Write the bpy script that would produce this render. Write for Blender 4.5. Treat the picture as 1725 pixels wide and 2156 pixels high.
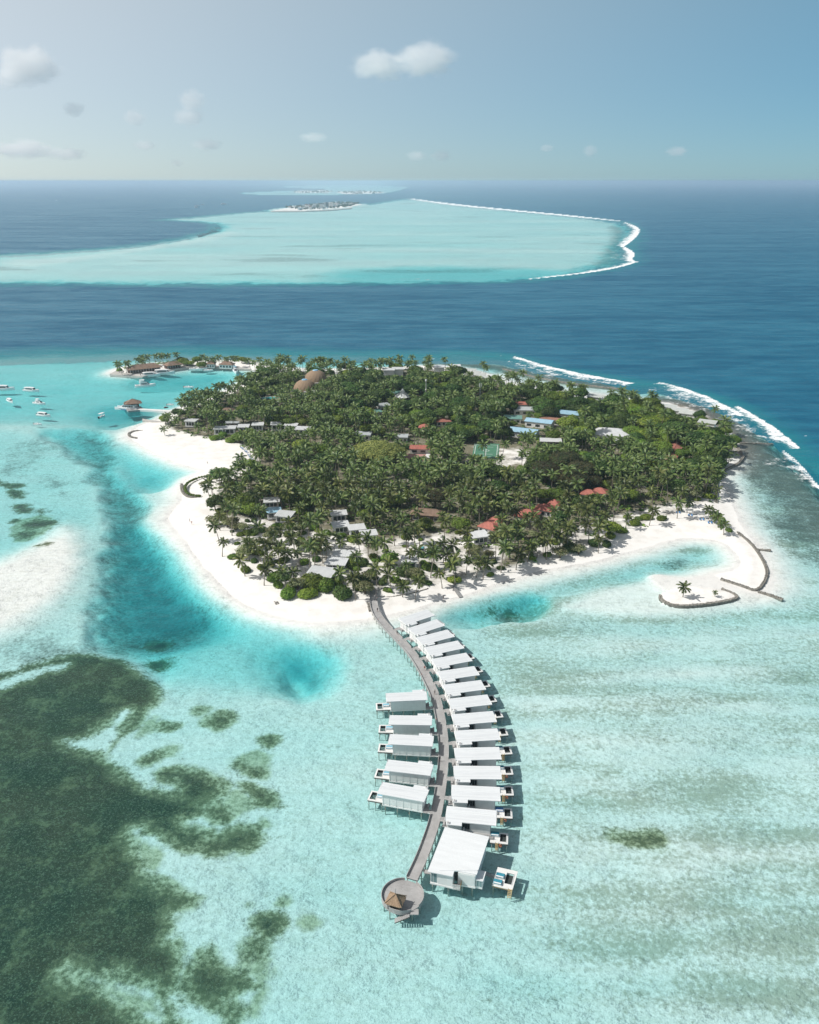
import bpy, bmesh, math, random
import numpy as np
from mathutils import Vector, Matrix, Euler

for _o in list(bpy.data.objects):
    bpy.data.objects.remove(_o)
SC = bpy.context.scene
COL = SC.collection
R = math.radians
random.seed(7)

# ------------------------------------------------------------------ camera
CAM_H = 150.0            # the drone's height above the lagoon
FOC = 1800.0             # focal length in units of a 1725 x 2156 frame
PITCH = math.atan2(697.0, FOC)
cam_data = bpy.data.cameras.new("camera")
cam_data.sensor_fit = 'VERTICAL'
cam_data.sensor_height = 24.0
cam_data.lens = 24.0 * FOC / 2156.0
cam_data.clip_start = 1.0
cam_data.clip_end = 400000.0
cam = bpy.data.objects.new("camera", cam_data)
COL.objects.link(cam)
cam.location = (0, 0, CAM_H)
cam.rotation_euler = (math.pi / 2 - PITCH, 0, 0)
SC.camera = cam

# ------------------------------------------------------------------ sky, sun, exposure
SUN_EL, SUN_AZ = R(47), R(-96)          # azimuth measured from +Y towards +X
world = bpy.data.worlds.new("World")
SC.world = world
world.use_nodes = True
_wn = world.node_tree.nodes; _wl = world.node_tree.links
_wn.clear()
_out = _wn.new("ShaderNodeOutputWorld")
_bg = _wn.new("ShaderNodeBackground")
_sky = _wn.new("ShaderNodeTexSky")
_sky.sky_type = 'NISHITA'
_sky.sun_disc = False
_sky.sun_elevation = SUN_EL
_sky.sun_rotation = SUN_AZ
_sky.altitude = 0
_sky.air_density = 0.6
_sky.dust_density = 0.3
_sky.ozone_density = 3.0
_bg.inputs["Strength"].default_value = 0.05
_wl.new(_sky.outputs[0], _bg.inputs[0])
# thin humid veil over the whole sky: blue-grey, growing whiter and brighter towards the sun
_sdv = (math.sin(SUN_AZ) * math.cos(SUN_EL), math.cos(SUN_AZ) * math.cos(SUN_EL), math.sin(SUN_EL))
_tc = _wn.new("ShaderNodeTexCoord"); _dot = _wn.new("ShaderNodeVectorMath"); _dot.operation = 'DOT_PRODUCT'
_dot.inputs[1].default_value = _sdv
_wl.new(_tc.outputs["Generated"], _dot.inputs[0])
_mr = _wn.new("ShaderNodeMapRange"); _mr.inputs[1].default_value = -0.45; _mr.inputs[2].default_value = 1.0
_wl.new(_dot.outputs["Value"], _mr.inputs[0])
_pw = _wn.new("ShaderNodeMath"); _pw.operation = 'POWER'; _pw.inputs[1].default_value = 1.3
_wl.new(_mr.outputs[0], _pw.inputs[0])
_mx = _wn.new("ShaderNodeMix"); _mx.data_type = 'RGBA'
_mx.inputs[6].default_value = (0.0, 0.122, 0.175, 1); _mx.inputs[7].default_value = (0.87, 0.755, 0.625, 1)
_wl.new(_pw.outputs[0], _mx.inputs[0])
_bg2 = _wn.new("ShaderNodeBackground")
# the veil lies low: thick near the horizon, thin overhead
_sx = _wn.new("ShaderNodeSeparateXYZ"); _wl.new(_tc.outputs["Generated"], _sx.inputs[0])
_el = _wn.new("ShaderNodeMapRange"); _el.interpolation_type = 'SMOOTHSTEP'
for _k, _v in ((1, 0.10), (2, 0.75), (3, 1.28), (4, 0.40)): _el.inputs[_k].default_value = _v
_wl.new(_sx.outputs[2], _el.inputs[0]); _wl.new(_el.outputs[0], _bg2.inputs["Strength"])
_wl.new(_mx.outputs[2], _bg2.inputs[0])
_ad = _wn.new("ShaderNodeAddShader")
_wl.new(_bg.outputs[0], _ad.inputs[0]); _wl.new(_bg2.outputs[0], _ad.inputs[1])
_wl.new(_ad.outputs[0], _out.inputs[0])

sun_data = bpy.data.lights.new("sun", 'SUN')
sun_data.energy = 4.5
sun_data.angle = R(0.53)
sun_data.color = (1.0, 0.965, 0.91)
sun = bpy.data.objects.new("sun", sun_data)
COL.objects.link(sun)
_sd = Vector((math.sin(SUN_AZ) * math.cos(SUN_EL), math.cos(SUN_AZ) * math.cos(SUN_EL), math.sin(SUN_EL)))
sun.rotation_euler = (-_sd).to_track_quat('-Z', 'Y').to_euler()
sun.location = _sd * 400

SC.view_settings.view_transform = 'Standard'
SC.view_settings.look = 'None'
SC.view_settings.exposure = 0.0
SC.view_settings.gamma = 1.0
SC.render.engine = 'CYCLES'
SC.cycles.use_denoising = True
SC.cycles.max_bounces = 10
SC.cycles.diffuse_bounces = 3
SC.cycles.glossy_bounces = 2
SC.cycles.transmission_bounces = 4
SC.cycles.transparent_max_bounces = 12
SC.cycles.volume_bounces = 10
SC.cycles.caustics_reflective = False
SC.cycles.caustics_refractive = False

# ------------------------------------------------------------------ surveying: where a sight line meets a level plane
_CP, _SP = math.cos(PITCH), math.sin(PITCH)
def G(x, y, z=0.0):
    u, v = x - 862.5, y - 1078.0
    t = (CAM_H - z) / (v * _CP + FOC * _SP)
    return Vector((u * t, (FOC * _CP - v * _SP) * t, z))
def GP(pts, z=0.0):
    a = np.array(pts, float)
    u, v = a[:, 0] - 862.5, a[:, 1] - 1078.0
    t = (CAM_H - z) / (v * _CP + FOC * _SP)
    return np.stack([u * t, (FOC * _CP - v * _SP) * t], 1)

# ------------------------------------------------------------------ materials
MATS = {}
def new_mat(name):
    m = bpy.data.materials.new(name); m.use_nodes = True
    m.node_tree.nodes.clear()
    MATS[name] = m
    return m, m.node_tree.nodes, m.node_tree.links
def N(nodes, kind, **kw):
    n = nodes.new(kind)
    for k, v in kw.items():
        if k.startswith("i_"):
            key = k[2:]
            key = int(key) if key.isdigit() else key.replace("_", " ")
            n.inputs[key].default_value = v
        else:
            setattr(n, k, v)
    return n
def plain(name, col, rough=0.6, var=0.12, scale=1.2, metal=0.0, spec=0.4, col2=None, objvar=0.0, bump=0.0, stretch=None):
    """painted / wooden / stone surface: base colour broken by two scales of noise, optional tint per object"""
    m, n, l = new_mat(name)
    out = N(n, "ShaderNodeOutputMaterial"); b = N(n, "ShaderNodeBsdfPrincipled")
    b.inputs["Roughness"].default_value = rough
    b.inputs["Metallic"].default_value = metal
    b.inputs["Specular IOR Level"].default_value = spec
    tc = N(n, "ShaderNodeTexCoord"); mp = N(n, "ShaderNodeMapping")
    if stretch: mp.inputs["Scale"].default_value = stretch
    l.new(tc.outputs["Object"], mp.inputs["Vector"])
    nz = N(n, "ShaderNodeTexNoise", i_Scale=scale, i_Detail=6.0, i_Roughness=0.65)
    l.new(mp.outputs[0], nz.inputs["Vector"])
    mr = N(n, "ShaderNodeMapRange", i_1=0.3, i_2=0.7)
    l.new(nz.outputs["Fac"], mr.inputs[0])
    mx = N(n, "ShaderNodeMix", data_type='RGBA')
    c2 = col2 if col2 else tuple(max(0.0, c * (1 - 2 * var)) for c in col)
    c1 = col if col2 else tuple(min(1.0, c * (1 + var * 0.6)) for c in col)
    mx.inputs[6].default_value = (*c1, 1); mx.inputs[7].default_value = (*c2, 1)
    l.new(mr.outputs[0], mx.inputs[0])
    src = mx.outputs[2]
    if objvar > 0:
        oi = N(n, "ShaderNodeObjectInfo"); hs = N(n, "ShaderNodeHueSaturation")
        m1 = N(n, "ShaderNodeMapRange", i_3=1 - objvar, i_4=1 + objvar)
        l.new(oi.outputs["Random"], m1.inputs[0]); l.new(m1.outputs[0], hs.inputs["Value"])
        l.new(src, hs.inputs["Color"]); src = hs.outputs[0]
    l.new(src, b.inputs["Base Color"])
    if bump > 0:
        bp = N(n, "ShaderNodeBump", i_Strength=bump, i_Distance=0.05)
        l.new(nz.outputs["Fac"], bp.inputs["Height"]); l.new(bp.outputs[0], b.inputs["Normal"])
    l.new(b.outputs[0], out.inputs[0])
    return m

# ------------------------------------------------------------------ mesh helpers
class MB:
    """collects boxes, bars, prisms and tubes; build() links them as one mesh object"""
    def __init__(s): s.v, s.f, s.m, s.sm, s.mats, s.cur, s.smooth = [], [], [], [], [], 0, False
    def mat(s, name):
        if name not in s.mats: s.mats.append(name)
        s.cur = s.mats.index(name); return s
    def add(s, vs, fs):
        o = len(s.v); s.v.extend([tuple(p) for p in vs])
        for f in fs:
            s.f.append([i + o for i in f]); s.m.append(s.cur); s.sm.append(s.smooth)
        return s
    def hexa(s, b, t):
        return s.add(list(b) + list(t), [(3, 2, 1, 0), (4, 5, 6, 7), (0, 1, 5, 4), (1, 2, 6, 5), (2, 3, 7, 6), (3, 0, 4, 7)])
    def box(s, x0, x1, y0, y1, z0, z1):
        return s.hexa([(x0, y0, z0), (x1, y0, z0), (x1, y1, z0), (x0, y1, z0)], [(x0, y0, z1), (x1, y0, z1), (x1, y1, z1), (x0, y1, z1)])
    def prism(s, poly, z0, z1):
        n = len(poly)
        vs = [(p[0], p[1], z0) for p in poly] + [(p[0], p[1], z1) for p in poly]
        fs = [tuple(range(n - 1, -1, -1)), tuple(range(n, 2 * n))] + [(i, (i + 1) % n, (i + 1) % n + n, i + n) for i in range(n)]
        return s.add(vs, fs)
    def loft(s, rings, cap0=True, cap1=True, closed=True):
        n = len(rings[0]); vs = [p for r in rings for p in r]; fs = []
        for k in range(len(rings) - 1):
            for i in range(n if closed else n - 1):
                j = (i + 1) % n
                fs.append((k * n + i, k * n + j, (k + 1) * n + j, (k + 1) * n + i))
        if cap0: fs.append(tuple(range(n - 1, -1, -1)))
        if cap1: fs.append(tuple(range((len(rings) - 1) * n, len(rings) * n)))
        return s.add(vs, fs)
    def bar(s, a, b, w, h=None):
        a, b = Vector(a), Vector(b); h = h or w
        d = (b - a).normalized()
        up = Vector((0, 0, 1)) if abs(d.z) < 0.95 else Vector((1, 0, 0))
        x = d.cross(up).normalized() * (w / 2); y = x.normalized().cross(d).normalized() * (h / 2)
        return s.hexa([a - x - y, a + x - y, a + x + y, a - x + y], [b - x - y, b + x - y, b + x + y, b - x + y])
    def tube(s, pts, rad, n=8, cap=True):
        rings = []; pts = [Vector(p) for p in pts]
        for k, p in enumerate(pts):
            d = (pts[min(k + 1, len(pts) - 1)] - pts[max(k - 1, 0)]).normalized()
            up = Vector((1, 0, 0)) if abs(d.z) > 0.8 else Vector((0, 0, 1))
            x = d.cross(up).normalized(); y = d.cross(x).normalized()
            r = rad[k] if hasattr(rad, '__len__') else rad
            rings.append([p + x * r * math.cos(2 * math.pi * i / n) + y * r * math.sin(2 * math.pi * i / n) for i in range(n)])
        return s.loft(rings, cap, cap)
    def cyl(s, c, r, z0, z1, n=24, r1=None):
        r1 = r if r1 is None else r1
        return s.loft([[(c[0] + rr * math.cos(2 * math.pi * i / n), c[1] + rr * math.sin(2 * math.pi * i / n), z) for i in range(n)] for rr, z in ((r, z0), (r1, z1))])
    def mesh(s, name):
        me = bpy.data.meshes.new(name)
        me.from_pydata(s.v, [], s.f)
        for mn in s.mats: me.materials.append(MATS[mn])
        me.polygons.foreach_set("material_index", s.m)
        me.polygons.foreach_set("use_smooth", s.sm)
        me.update()
        return me
    def build(s, name, parent=None, mesh_fix=False):
        me = s.mesh(name)
        if mesh_fix:
            bm = bmesh.new(); bm.from_mesh(me); bmesh.ops.recalc_face_normals(bm, faces=bm.faces); bm.to_mesh(me); bm.free()
        o = bpy.data.objects.new(name, me); COL.objects.link(o)
        if parent is not None: o.parent = parent
        return o

def thing(name, label, cat, loc=(0, 0, 0), rz=0.0, group=None, scale=1.0):
    o = bpy.data.objects.new(name, None); COL.objects.link(o)
    o.empty_display_size = 0.5
    o.location = loc; o.rotation_euler = (0, 0, rz)
    if scale != 1.0: o.scale = (scale,) * 3
    o["label"] = label; o["category"] = cat; o["kind"] = "thing"
    if group: o["group"] = group
    return o
def tag(o, label, cat, group=None):
    o["label"] = label; o["category"] = cat; o["kind"] = "thing"
    if group: o["group"] = group
    return o
def dup(root, label, loc, rz=None, group=None, scale=None):
    r = root.copy(); COL.objects.link(r); r.location = loc
    if rz is not None: r.rotation_euler = (0, 0, rz)
    if scale is not None: r.scale = scale if hasattr(scale, '__len__') else (scale,) * 3
    r["label"] = label
    if group: r["group"] = group
    for ch in list(root.children):
        c = ch.copy(); COL.objects.link(c); c.parent = r
        for g in list(ch.children):
            d = g.copy(); COL.objects.link(d); d.parent = c
    return r
_ONES = ["", "first", "second", "third", "fourth", "fifth", "sixth", "seventh", "eighth", "ninth", "tenth", "eleventh", "twelfth", "thirteenth", "fourteenth", "fifteenth", "sixteenth", "seventeenth", "eighteenth", "nineteenth"]
_TENS = {20: ("twentieth", "twenty"), 30: ("thirtieth", "thirty"), 40: ("fortieth", "forty"), 50: ("fiftieth", "fifty")}
def ordinal(n):
    if n < 20: return _ONES[n]
    t = n // 10 * 10; return _TENS[t][0] if n == t else _TENS[t][1] + "-" + _ONES[n - t]
def part(name, mesh, parent, loc=(0, 0, 0)):
    o = bpy.data.objects.new(name, mesh); COL.objects.link(o); o.parent = parent; o.location = loc
    return o
# ================================================================== terrain, seabed and sea
def _hash(ix, iy, seed):
    h = (ix.astype(np.int64) * 374761393 + iy.astype(np.int64) * 668265263 + seed * 1442695041) & 0x7fffffff
    h = ((h ^ (h >> 13)) * 1274126177) & 0x7fffffff
    h = h ^ (h >> 16)
    return (h & 0xffff) / 65535.0
def vnoise(x, y, seed=0):
    ix = np.floor(x); iy = np.floor(y); fx = x - ix; fy = y - iy
    fx = fx * fx * (3 - 2 * fx); fy = fy * fy * (3 - 2 * fy)
    a = _hash(ix, iy, seed); b = _hash(ix + 1, iy, seed); c = _hash(ix, iy + 1, seed); d = _hash(ix + 1, iy + 1, seed)
    return (a + (b - a) * fx) * (1 - fy) + (c + (d - c) * fx) * fy
def fbm(x, y, seed=0, oct=4):
    s = 0; a = 0.5; t = 0
    for k in range(oct):
        s = s + a * vnoise(x, y, seed + k * 17); t += a; a *= 0.5; x = x * 2.03 + 5.1; y = y * 2.03 + 1.7
    return s / t * 2 - 1
def sdf(poly, X, Y, margin=80.0, closed=True):
    """signed distance in metres (inside positive); open=False treats it as a polyline (always negative)"""
    out = np.full(X.shape, -1e4)
    poly = np.asarray(poly, float)
    lo = poly.min(0) - margin; hi = poly.max(0) + margin
    m = (X > lo[0]) & (X < hi[0]) & (Y > lo[1]) & (Y < hi[1])
    if not m.any(): return out
    px, py = X[m], Y[m]
    d2 = np.full(px.shape, 1e18); ins = np.zeros(px.shape, bool)
    n = len(poly)
    for i in range(n if closed else n - 1):
        ax, ay = poly[i]; bx, by = poly[(i + 1) % n]
        ex, ey = bx - ax, by - ay
        L = ex * ex + ey * ey + 1e-12
        t = np.clip(((px - ax) * ex + (py - ay) * ey) / L, 0, 1)
        dx = px - ax - t * ex; dy = py - ay - t * ey
        d2 = np.minimum(d2, dx * dx + dy * dy)
        if closed:
            c = ((ay > py) != (by > py))
            if ey != 0: ins ^= c & (px < ex * (py - ay) / ey + ax)
    d = np.sqrt(d2)
    out[m] = np.where(ins, d, -d) if closed else -d
    return out
def sstep(a, b, x):
    t = np.clip((x - a) / (b - a), 0, 1); return t * t * (3 - 2 * t)
def smooth_poly(pts, it=2):
    p = [tuple(q) for q in pts]
    for _ in range(it):
        q = []
        for i in range(len(p)):
            a, b = p[i], p[(i + 1) % len(p)]
            q += [(a[0] * .75 + b[0] * .25, a[1] * .75 + b[1] * .25), (a[0] * .25 + b[0] * .75, a[1] * .25 + b[1] * .75)]
        p = q
    return p
def smooth_line(pts, it=2):
    p = [tuple(q) for q in pts]
    for _ in range(it):
        q = [p[0]]
        for a, b in zip(p[:-1], p[1:]):
            q += [tuple(a[k] * .75 + b[k] * .25 for k in range(len(a))), tuple(a[k] * .25 + b[k] * .75 for k in range(len(a)))]
        q.append(p[-1]); p = q
    return p

# --- outlines on the chart (sight-line coordinates, converted to metres on the sea by GP)
LAND = [(780,1301),(700,1311),(640,1309),(590,1298),(530,1279),(478,1246),(436,1200),(404,1155),(374,1118),(352,1094),(364,1074),(384,1056),
 (383,1040),(384,1022),(396,1008),(425,997),(437,990),(400,984),(352,965),(305,942),(274,921),(276,910),(303,893),(336,884),(352,872),(400,852),(448,838),(480,820),
 (510,806),(536,796),(552,786),(545,780),(500,775),(405,773),(345,782),(300,793),(231,788),(244,775),(330,762),(500,757),(590,770),(640,778),(700,777),(760,776),(830,773),
 (900,770),(960,773),(1000,780),(1030,793),(1070,807),(1150,821),(1230,830),(1300,839),(1380,846),(1420,850),(1462,862),(1502,885),(1532,910),(1552,935),
 (1556,960),(1541,985),(1516,1000),(1524,1030),(1546,1070),(1562,1112),(1592,1150),(1606,1180),(1618,1214),(1612,1234),(1592,1246),(1558,1236),(1512,1216),
 (1500,1209),(1540,1203),(1556,1194),(1558,1178),(1546,1158),(1528,1142),(1490,1133),(1440,1131),(1400,1139),(1360,1153),(1310,1164),(1270,1176),(1200,1190),(1120,1205),
 (1060,1224),(980,1250),(900,1270),(850,1286)]
ISLET = [(1389,1258),(1396,1247),(1440,1234),(1500,1238),(1540,1248),(1557,1259),(1500,1271),(1430,1277),(1400,1272)]
SHOAL = [(1355,1212),(1378,1202),(1420,1212),(1500,1208),(1530,1222),(1560,1240),(1530,1250),(1440,1240),(1400,1247),(1378,1232)]
SANDBANK = [(-120,1215),(0,1240),(60,1225),(100,1215),(110,1235),(75,1268),(20,1300),(-40,1335),(-140,1370)]
VEG = [(345,905),(420,925),(500,935),(528,960),(530,990),(500,1004),(462,1022),(446,1050),(450,1085),(480,1150),(560,1215),(660,1250),(760,1255),(850,1252),(960,1235),(1060,1208),(1150,1188),
 (1250,1164),(1340,1124),(1420,1088),(1490,1066),(1512,1060),(1510,1010),(1550,965),(1548,930),(1500,896),(1440,872),(1300,853),(1200,840),(1100,823),(1000,792),(900,779),(700,783),(590,785),(540,805),(480,832),(400,862),(345,892)]
TOWN = [(572,443.5),(602,438.5),(660,432.5),(720,427.5),(752,428.5),(760,431),(738,436),(690,440.5),(620,444)]
FAR1 = [(622,402),(680,400),(700,403),(690,406),(640,407),(620,405)]
FAR2 = [(705,404),(760,402),(806,405),(800,408),(730,409)]

_sv = np.concatenate([[-1.25, -1.0, -0.85, -0.72], np.linspace(-0.61, 0.61, 520), [0.72, 0.85, 1.0, 1.25]])
_vr = np.concatenate([np.arange(2420, 900, -2.9), np.arange(900, 384.0, -1.7)]) - 1078.0
_yr = np.concatenate([[-30, 0, 40, 72], CAM_H * (FOC * _CP - _vr * _SP) / (_vr * _CP + FOC * _SP)])
_yr = np.concatenate([_yr, np.geomspace(_yr[-1], 150000, 10)[1:]])
NX, NY = len(_sv), len(_yr)
TY, TS = np.meshgrid(_yr, _sv, indexing='ij')
TX = TS * (_CP * TY + CAM_H * _SP)
TX, TY = TX.ravel(), TY.ravel()
# wander of all natural outlines
WAN = 3.0 * fbm(TX / 22, TY / 22, 3) + 1.3 * fbm(TX / 6, TY / 6, 9)
def paint(F, pts, val, soft, wander=1.0, smooth=2, amount=1.0):
    p = GP(smooth_poly(pts, smooth) if smooth else pts)
    s = sdf(p, TX, TY, margin=soft + 12) + WAN * wander
    w = sstep(-soft, soft, s) * amount
    return F * (1 - w) + val * w
depth = np.full(TX.shape, 45.0)
# the far reef
FARREEF = [(-300,556),(0,536),(120,530),(240,521),(340,509),(420,494),(456,480),(448,470),(400,466),(318,464),(430,455),(520,446),(640,441),(760,433),(830,421),(872,418),(950,430),(1080,443),
 (1200,454),(1310,466),(1338,480),(1336,500),(1318,522),(1326,545),(1300,561),(1220,577),(1115,589),(1000,594),(800,598),(500,600),(200,599),(-300,596)]
depth = paint(depth, FARREEF, 6.0, 150, 9, 1)
depth = paint(depth, FARREEF, 2.1, 70, 12, 1)
depth = np.where(TY > 1100, depth * (1 + .5 * np.clip(fbm(TX / 500, TY / 160, 61, 4), -.5, 1) * (depth < 4)), depth)
depth = paint(depth, FARREEF, 1.0, 200, 9, 1, .35)
depth = paint(depth, [(480,407),(560,402),(700,398),(860,392),(862,396),(820,408),(700,411),(560,412)], 2.0, 60, 8, 1)
depth = paint(depth, [(560,393),(700,388),(860,391),(800,396),(650,398)], 2.0, 80, 8, 1)
depth = paint(depth, [(0,545),(120,543),(250,528),(420,500),(470,486),(520,489),(430,510),(250,535),(100,560),(0,562)], 1.1, 30, 6, 1)
depth = paint(depth, [(700,570),(900,560),(1100,566),(1220,570),(1100,590),(900,594),(700,592)], 4.5, 60, 8, 1)
# the house reef round the island
REEF = [(-500,772),(0,762),(120,754),(240,748),(400,745),(600,750),(760,755),(900,756),(1000,750),(1060,748),(1110,757),(1200,780),(1330,804),(1400,807),(1480,829),(1560,857),(1640,906),(1725,986),(1820,1070),(2300,1400),(2300,2700),(-900,2700)]
depth = paint(depth, REEF, 13.0, 150, 3, 1)
depth = paint(depth, [(-600,742),(0,735),(300,728),(700,736),(900,745),(1010,742),(1010,830),(-600,860)], 7.5, 75, 4, 1)
depth = paint(depth, [(-600,770),(0,757),(300,750),(700,752),(900,754),(1010,750),(1010,830),(-600,860)], 4.2, 40, 4, 1)
depth = paint(depth, REEF, 3.4, 30, 3, 1)
depth = paint(depth, [(1500,870),(1600,930),(1700,1010),(1760,1070),(2200,1400),(2200,2700),(-800,2700),(-800,1000),(-300,890),(0,880),(200,890),(330,880),(560,780),(1030,780),(1300,815),(1420,835)], 1.6, 14, 2, 1)
# harbour basin and the cut to the sea
depth = paint(depth, [(-200,800),(0,800),(150,800),(235,800),(300,800),(400,782),(520,782),(520,796),(460,820),(400,845),(330,868),(300,880),(240,890),(150,880),(0,868),(-200,868)], 3.9, 30, 4, 1)
depth = paint(depth, [(190,858),(300,845),(330,862),(300,882),(232,893),(190,885)], 6.5, 14, 3, 1)
depth = paint(depth, [(260,792),(400,790),(500,790),(420,812),(280,815)], 6.0, 8, 1, 1)
# the left flats
depth = paint(depth, [(-300,900),(60,905),(130,935),(200,985),(215,1040),(210,1110),(215,1180),(150,1240),(60,1230),(-300,1230)], 2.3, 9, 2, 1)
depth = paint(depth, [(-60,1195),(60,1140),(110,1105),(150,1098),(185,1120),(190,1180),(160,1240),(110,1290),(40,1330),(-120,1390),(-200,1300)], 0.75, 8, 1.2, 1)
depth = paint(depth, [(-60,1215),(50,1165),(110,1130),(150,1122),(165,1150),(150,1200),(110,1255),(40,1305),(-120,1365),(-200,1300)], 0.16, 6, .8, 1)
# channel
CHAN = [(60,905),(120,900),(222,903),(232,955),(262,1028),(300,1036),(301,1062),(292,1098),(338,1135),(388,1176),(424,1226),(474,1284),(560,1314),(660,1326),(600,1352),(520,1372),(400,1400),(330,1440),(290,1392),(232,1368),(180,1352),(192,1310),(216,1276),(236,1232),(240,1196),(226,1140),(240,1100),(226,1058),(212,1004),(160,940)]
depth = paint(depth, CHAN, 5.0, 6, 1.6, 1)
depth = paint(depth, [(250,1100),(300,1120),(370,1190),(420,1250),(470,1300),(420,1330),(330,1340),(240,1330),(215,1300),(245,1240),(250,1180)], 8.0, 11, 1.5, 1)
depth = paint(depth, [(240,935),(290,930),(370,960),(410,990),(385,1008),(340,1028),(275,1028),(248,990)], 4.5, 8, 1, 1)
depth = paint(depth, [(300,1008),(345,1004),(364,1014),(345,1027),(310,1028)], 6.5, 6, 1.2, 1)
depth = paint(depth, [(330,1380),(450,1340),(560,1335),(640,1345),(640,1420),(560,1440),(450,1450),(350,1440)], 3.2, 10, 1.5, 1)
depth = paint(depth, [(545,1372),(600,1345),(665,1356),(695,1380),(672,1428),(640,1456),(605,1442),(570,1412)], 6.0, 9, 1.6, 1)
depth = paint(depth, [(590,1395),(640,1395),(645,1425),(615,1428)], 9, 5, 1.2, 1)
# lagoon arm on the right with its two deep pools
depth = paint(depth, [(930,1292),(1000,1262),(1080,1247),(1150,1234),(1240,1205),(1330,1180),(1410,1150),(1480,1142),(1530,1158),(1548,1185),(1500,1200),(1420,1200),(1370,1204),(1330,1222),(1250,1228),(1160,1250),(1130,1278),(1060,1290),(980,1306)], 2.7, 5, .8, 1)
depth = paint(depth, [(942,1298),(1000,1266),(1060,1262),(1050,1285),(985,1304)], 6.0, 7, 1.8, 1)
depth = paint(depth, [(1045,1266),(1075,1247),(1120,1247),(1144,1262),(1120,1280),(1070,1286)], 7.0, 6.5, 1.5, 1)
depth = paint(depth, [(1340,818),(1420,830),(1500,855),(1570,890),(1640,950),(1725,1040),(1830,1160),(1725,1115),(1640,1040),(1570,985),(1545,930),(1490,880),(1400,845)], 1.5, 14, 3, 1)
depth = paint(depth, [(1000,760),(1080,765),(1200,790),(1320,812),(1320,820),(1180,805),(1060,780),(1000,770),(880,764),(880,758)], 1.6, 12, 3, 1)
depth = np.where((TX > 8) & (TY < 300), depth * (1 - .24 * sstep(8, 45, TX) * (1 - sstep(262, 285, TY)) * sstep(.8, 1.2, depth) * (1 - sstep(2, 3, depth))), depth)
depth = depth * (1 + (.14 + .20 * sstep(0, 40, TX)) * fbm(TX / 45, TY / 9, 91, 4) * (depth < 2.2) * (TY < 320))
depth = paint(depth, [(0,1420),(150,1385),(250,1385),(330,1440),(280,1530),(200,1560),(290,1640),(380,1690),(330,1760),(270,1790),(280,1850),(340,1880),(350,1960),(330,2050),(200,2060),(330,2160),(300,2300),(-200,2300),(-200,1450)], 1.6, 14, 2, 1)
# sand apron of the islet, pale aprons of the beaches
depth = paint(depth, [(1150,1278),(1260,1236),(1330,1226),(1370,1212),(1420,1205),(1640,1235),(1648,1262),(1560,1290),(1400,1300),(1250,1298)], 0.55, 6, .8, 1)
depth = paint(depth, SHOAL, 0.06, 3, .6, 1)
depth = paint(depth, [(1576,1120),(1620,1150),(1640,1200),(1645,1240),(1600,1270),(1560,1240)], 0.9, 6, .8, 1)
depth = paint(depth, [(1030,798),(1110,815),(1200,828),(1300,838),(1320,822),(1200,807),(1100,790),(1060,778)], 0.9, 6, 1, 1)
for pl, dv in ((LAND, 0.0),):
    _s = sdf(GP(smooth_poly(pl, 1)), TX, TY, margin=60) + WAN * 0.35
    w = sstep(-24, 0.5, _s)
    depth = depth * (1 - w ** 1.3)
    LSD = _s
_si = sdf(GP(smooth_poly(ISLET, 1)), TX, TY, margin=30)
_sb = sdf(GP(smooth_poly(SANDBANK, 2)), TX, TY, margin=40) + WAN * .8
_ss = sdf(GP(smooth_poly(SHOAL, 2)), TX, TY, margin=20) + WAN * .6
_ft = np.maximum.reduce([sdf(GP(p), TX, TY, margin=300) for p in (TOWN, FAR1, FAR2)])
z = -depth + 0.10 * fbm(TX / 15, TY / 15, 31) * np.clip(depth, 0, 1)
z = np.where(LSD > 0, 0.02 + 1.15 * sstep(0, 14, LSD) + 0.07 * fbm(TX / 9, TY / 9, 21) * sstep(2, 10, LSD), z)
z = np.where(_si > 0, 0.35 + 0.45 * sstep(0, 3, _si), z)
z = np.where((_sb > 0) & (LSD < 0), np.maximum(z, -0.34 + 0.13 * sstep(0, 9, _sb)), z)
z = np.where(_ft > 0, 1.4, z)
z = np.where((_ft > -60) & (_ft <= 0), np.maximum(z, -1.2), z)

# --- bottom cover, in metres of signed distance
grass = np.full(TX.shape, -6.0)
def ZB(pts): return [(x * .48, 1276.5 + y * .48) for x, y in pts]
def ZR(pts): return [(828 + x * .52, 1276.5 + y * .52) for x, y in pts]
def cover(F, pts, sm=1, add=True):
    s = np.clip(sdf(GP(smooth_poly(pts, sm)), TX, TY, margin=10) + .25 * WAN, -6, 6)
    return np.maximum(F, s) if add else np.minimum(F, -s)
MASS = ZB([(-300,330),(0,275),(150,232),(300,192),(500,180),(620,258),(690,320),(716,372),(650,450),(590,520),(500,575),(430,640),(560,720),(650,790),(700,760),(690,690),(800,680),(960,720),(1000,790),(900,840),(850,900),(780,912),(800,930),(900,962),(960,1002),(1000,950),(1060,930),(1112,952),(1140,1000),(1100,1045),(1010,1060),(900,1058),(780,1030),(690,985),(620,1000),(590,1040),(600,1120),(690,1180),(760,1230),(862,1246),(850,1300),(740,1320),(762,1390),(700,1430),(790,1470),(802,1500),(772,1650),(700,1662),(740,1790),(800,1833),(900,1950),(-300,1950)])
grass = cover(grass, MASS)
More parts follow.
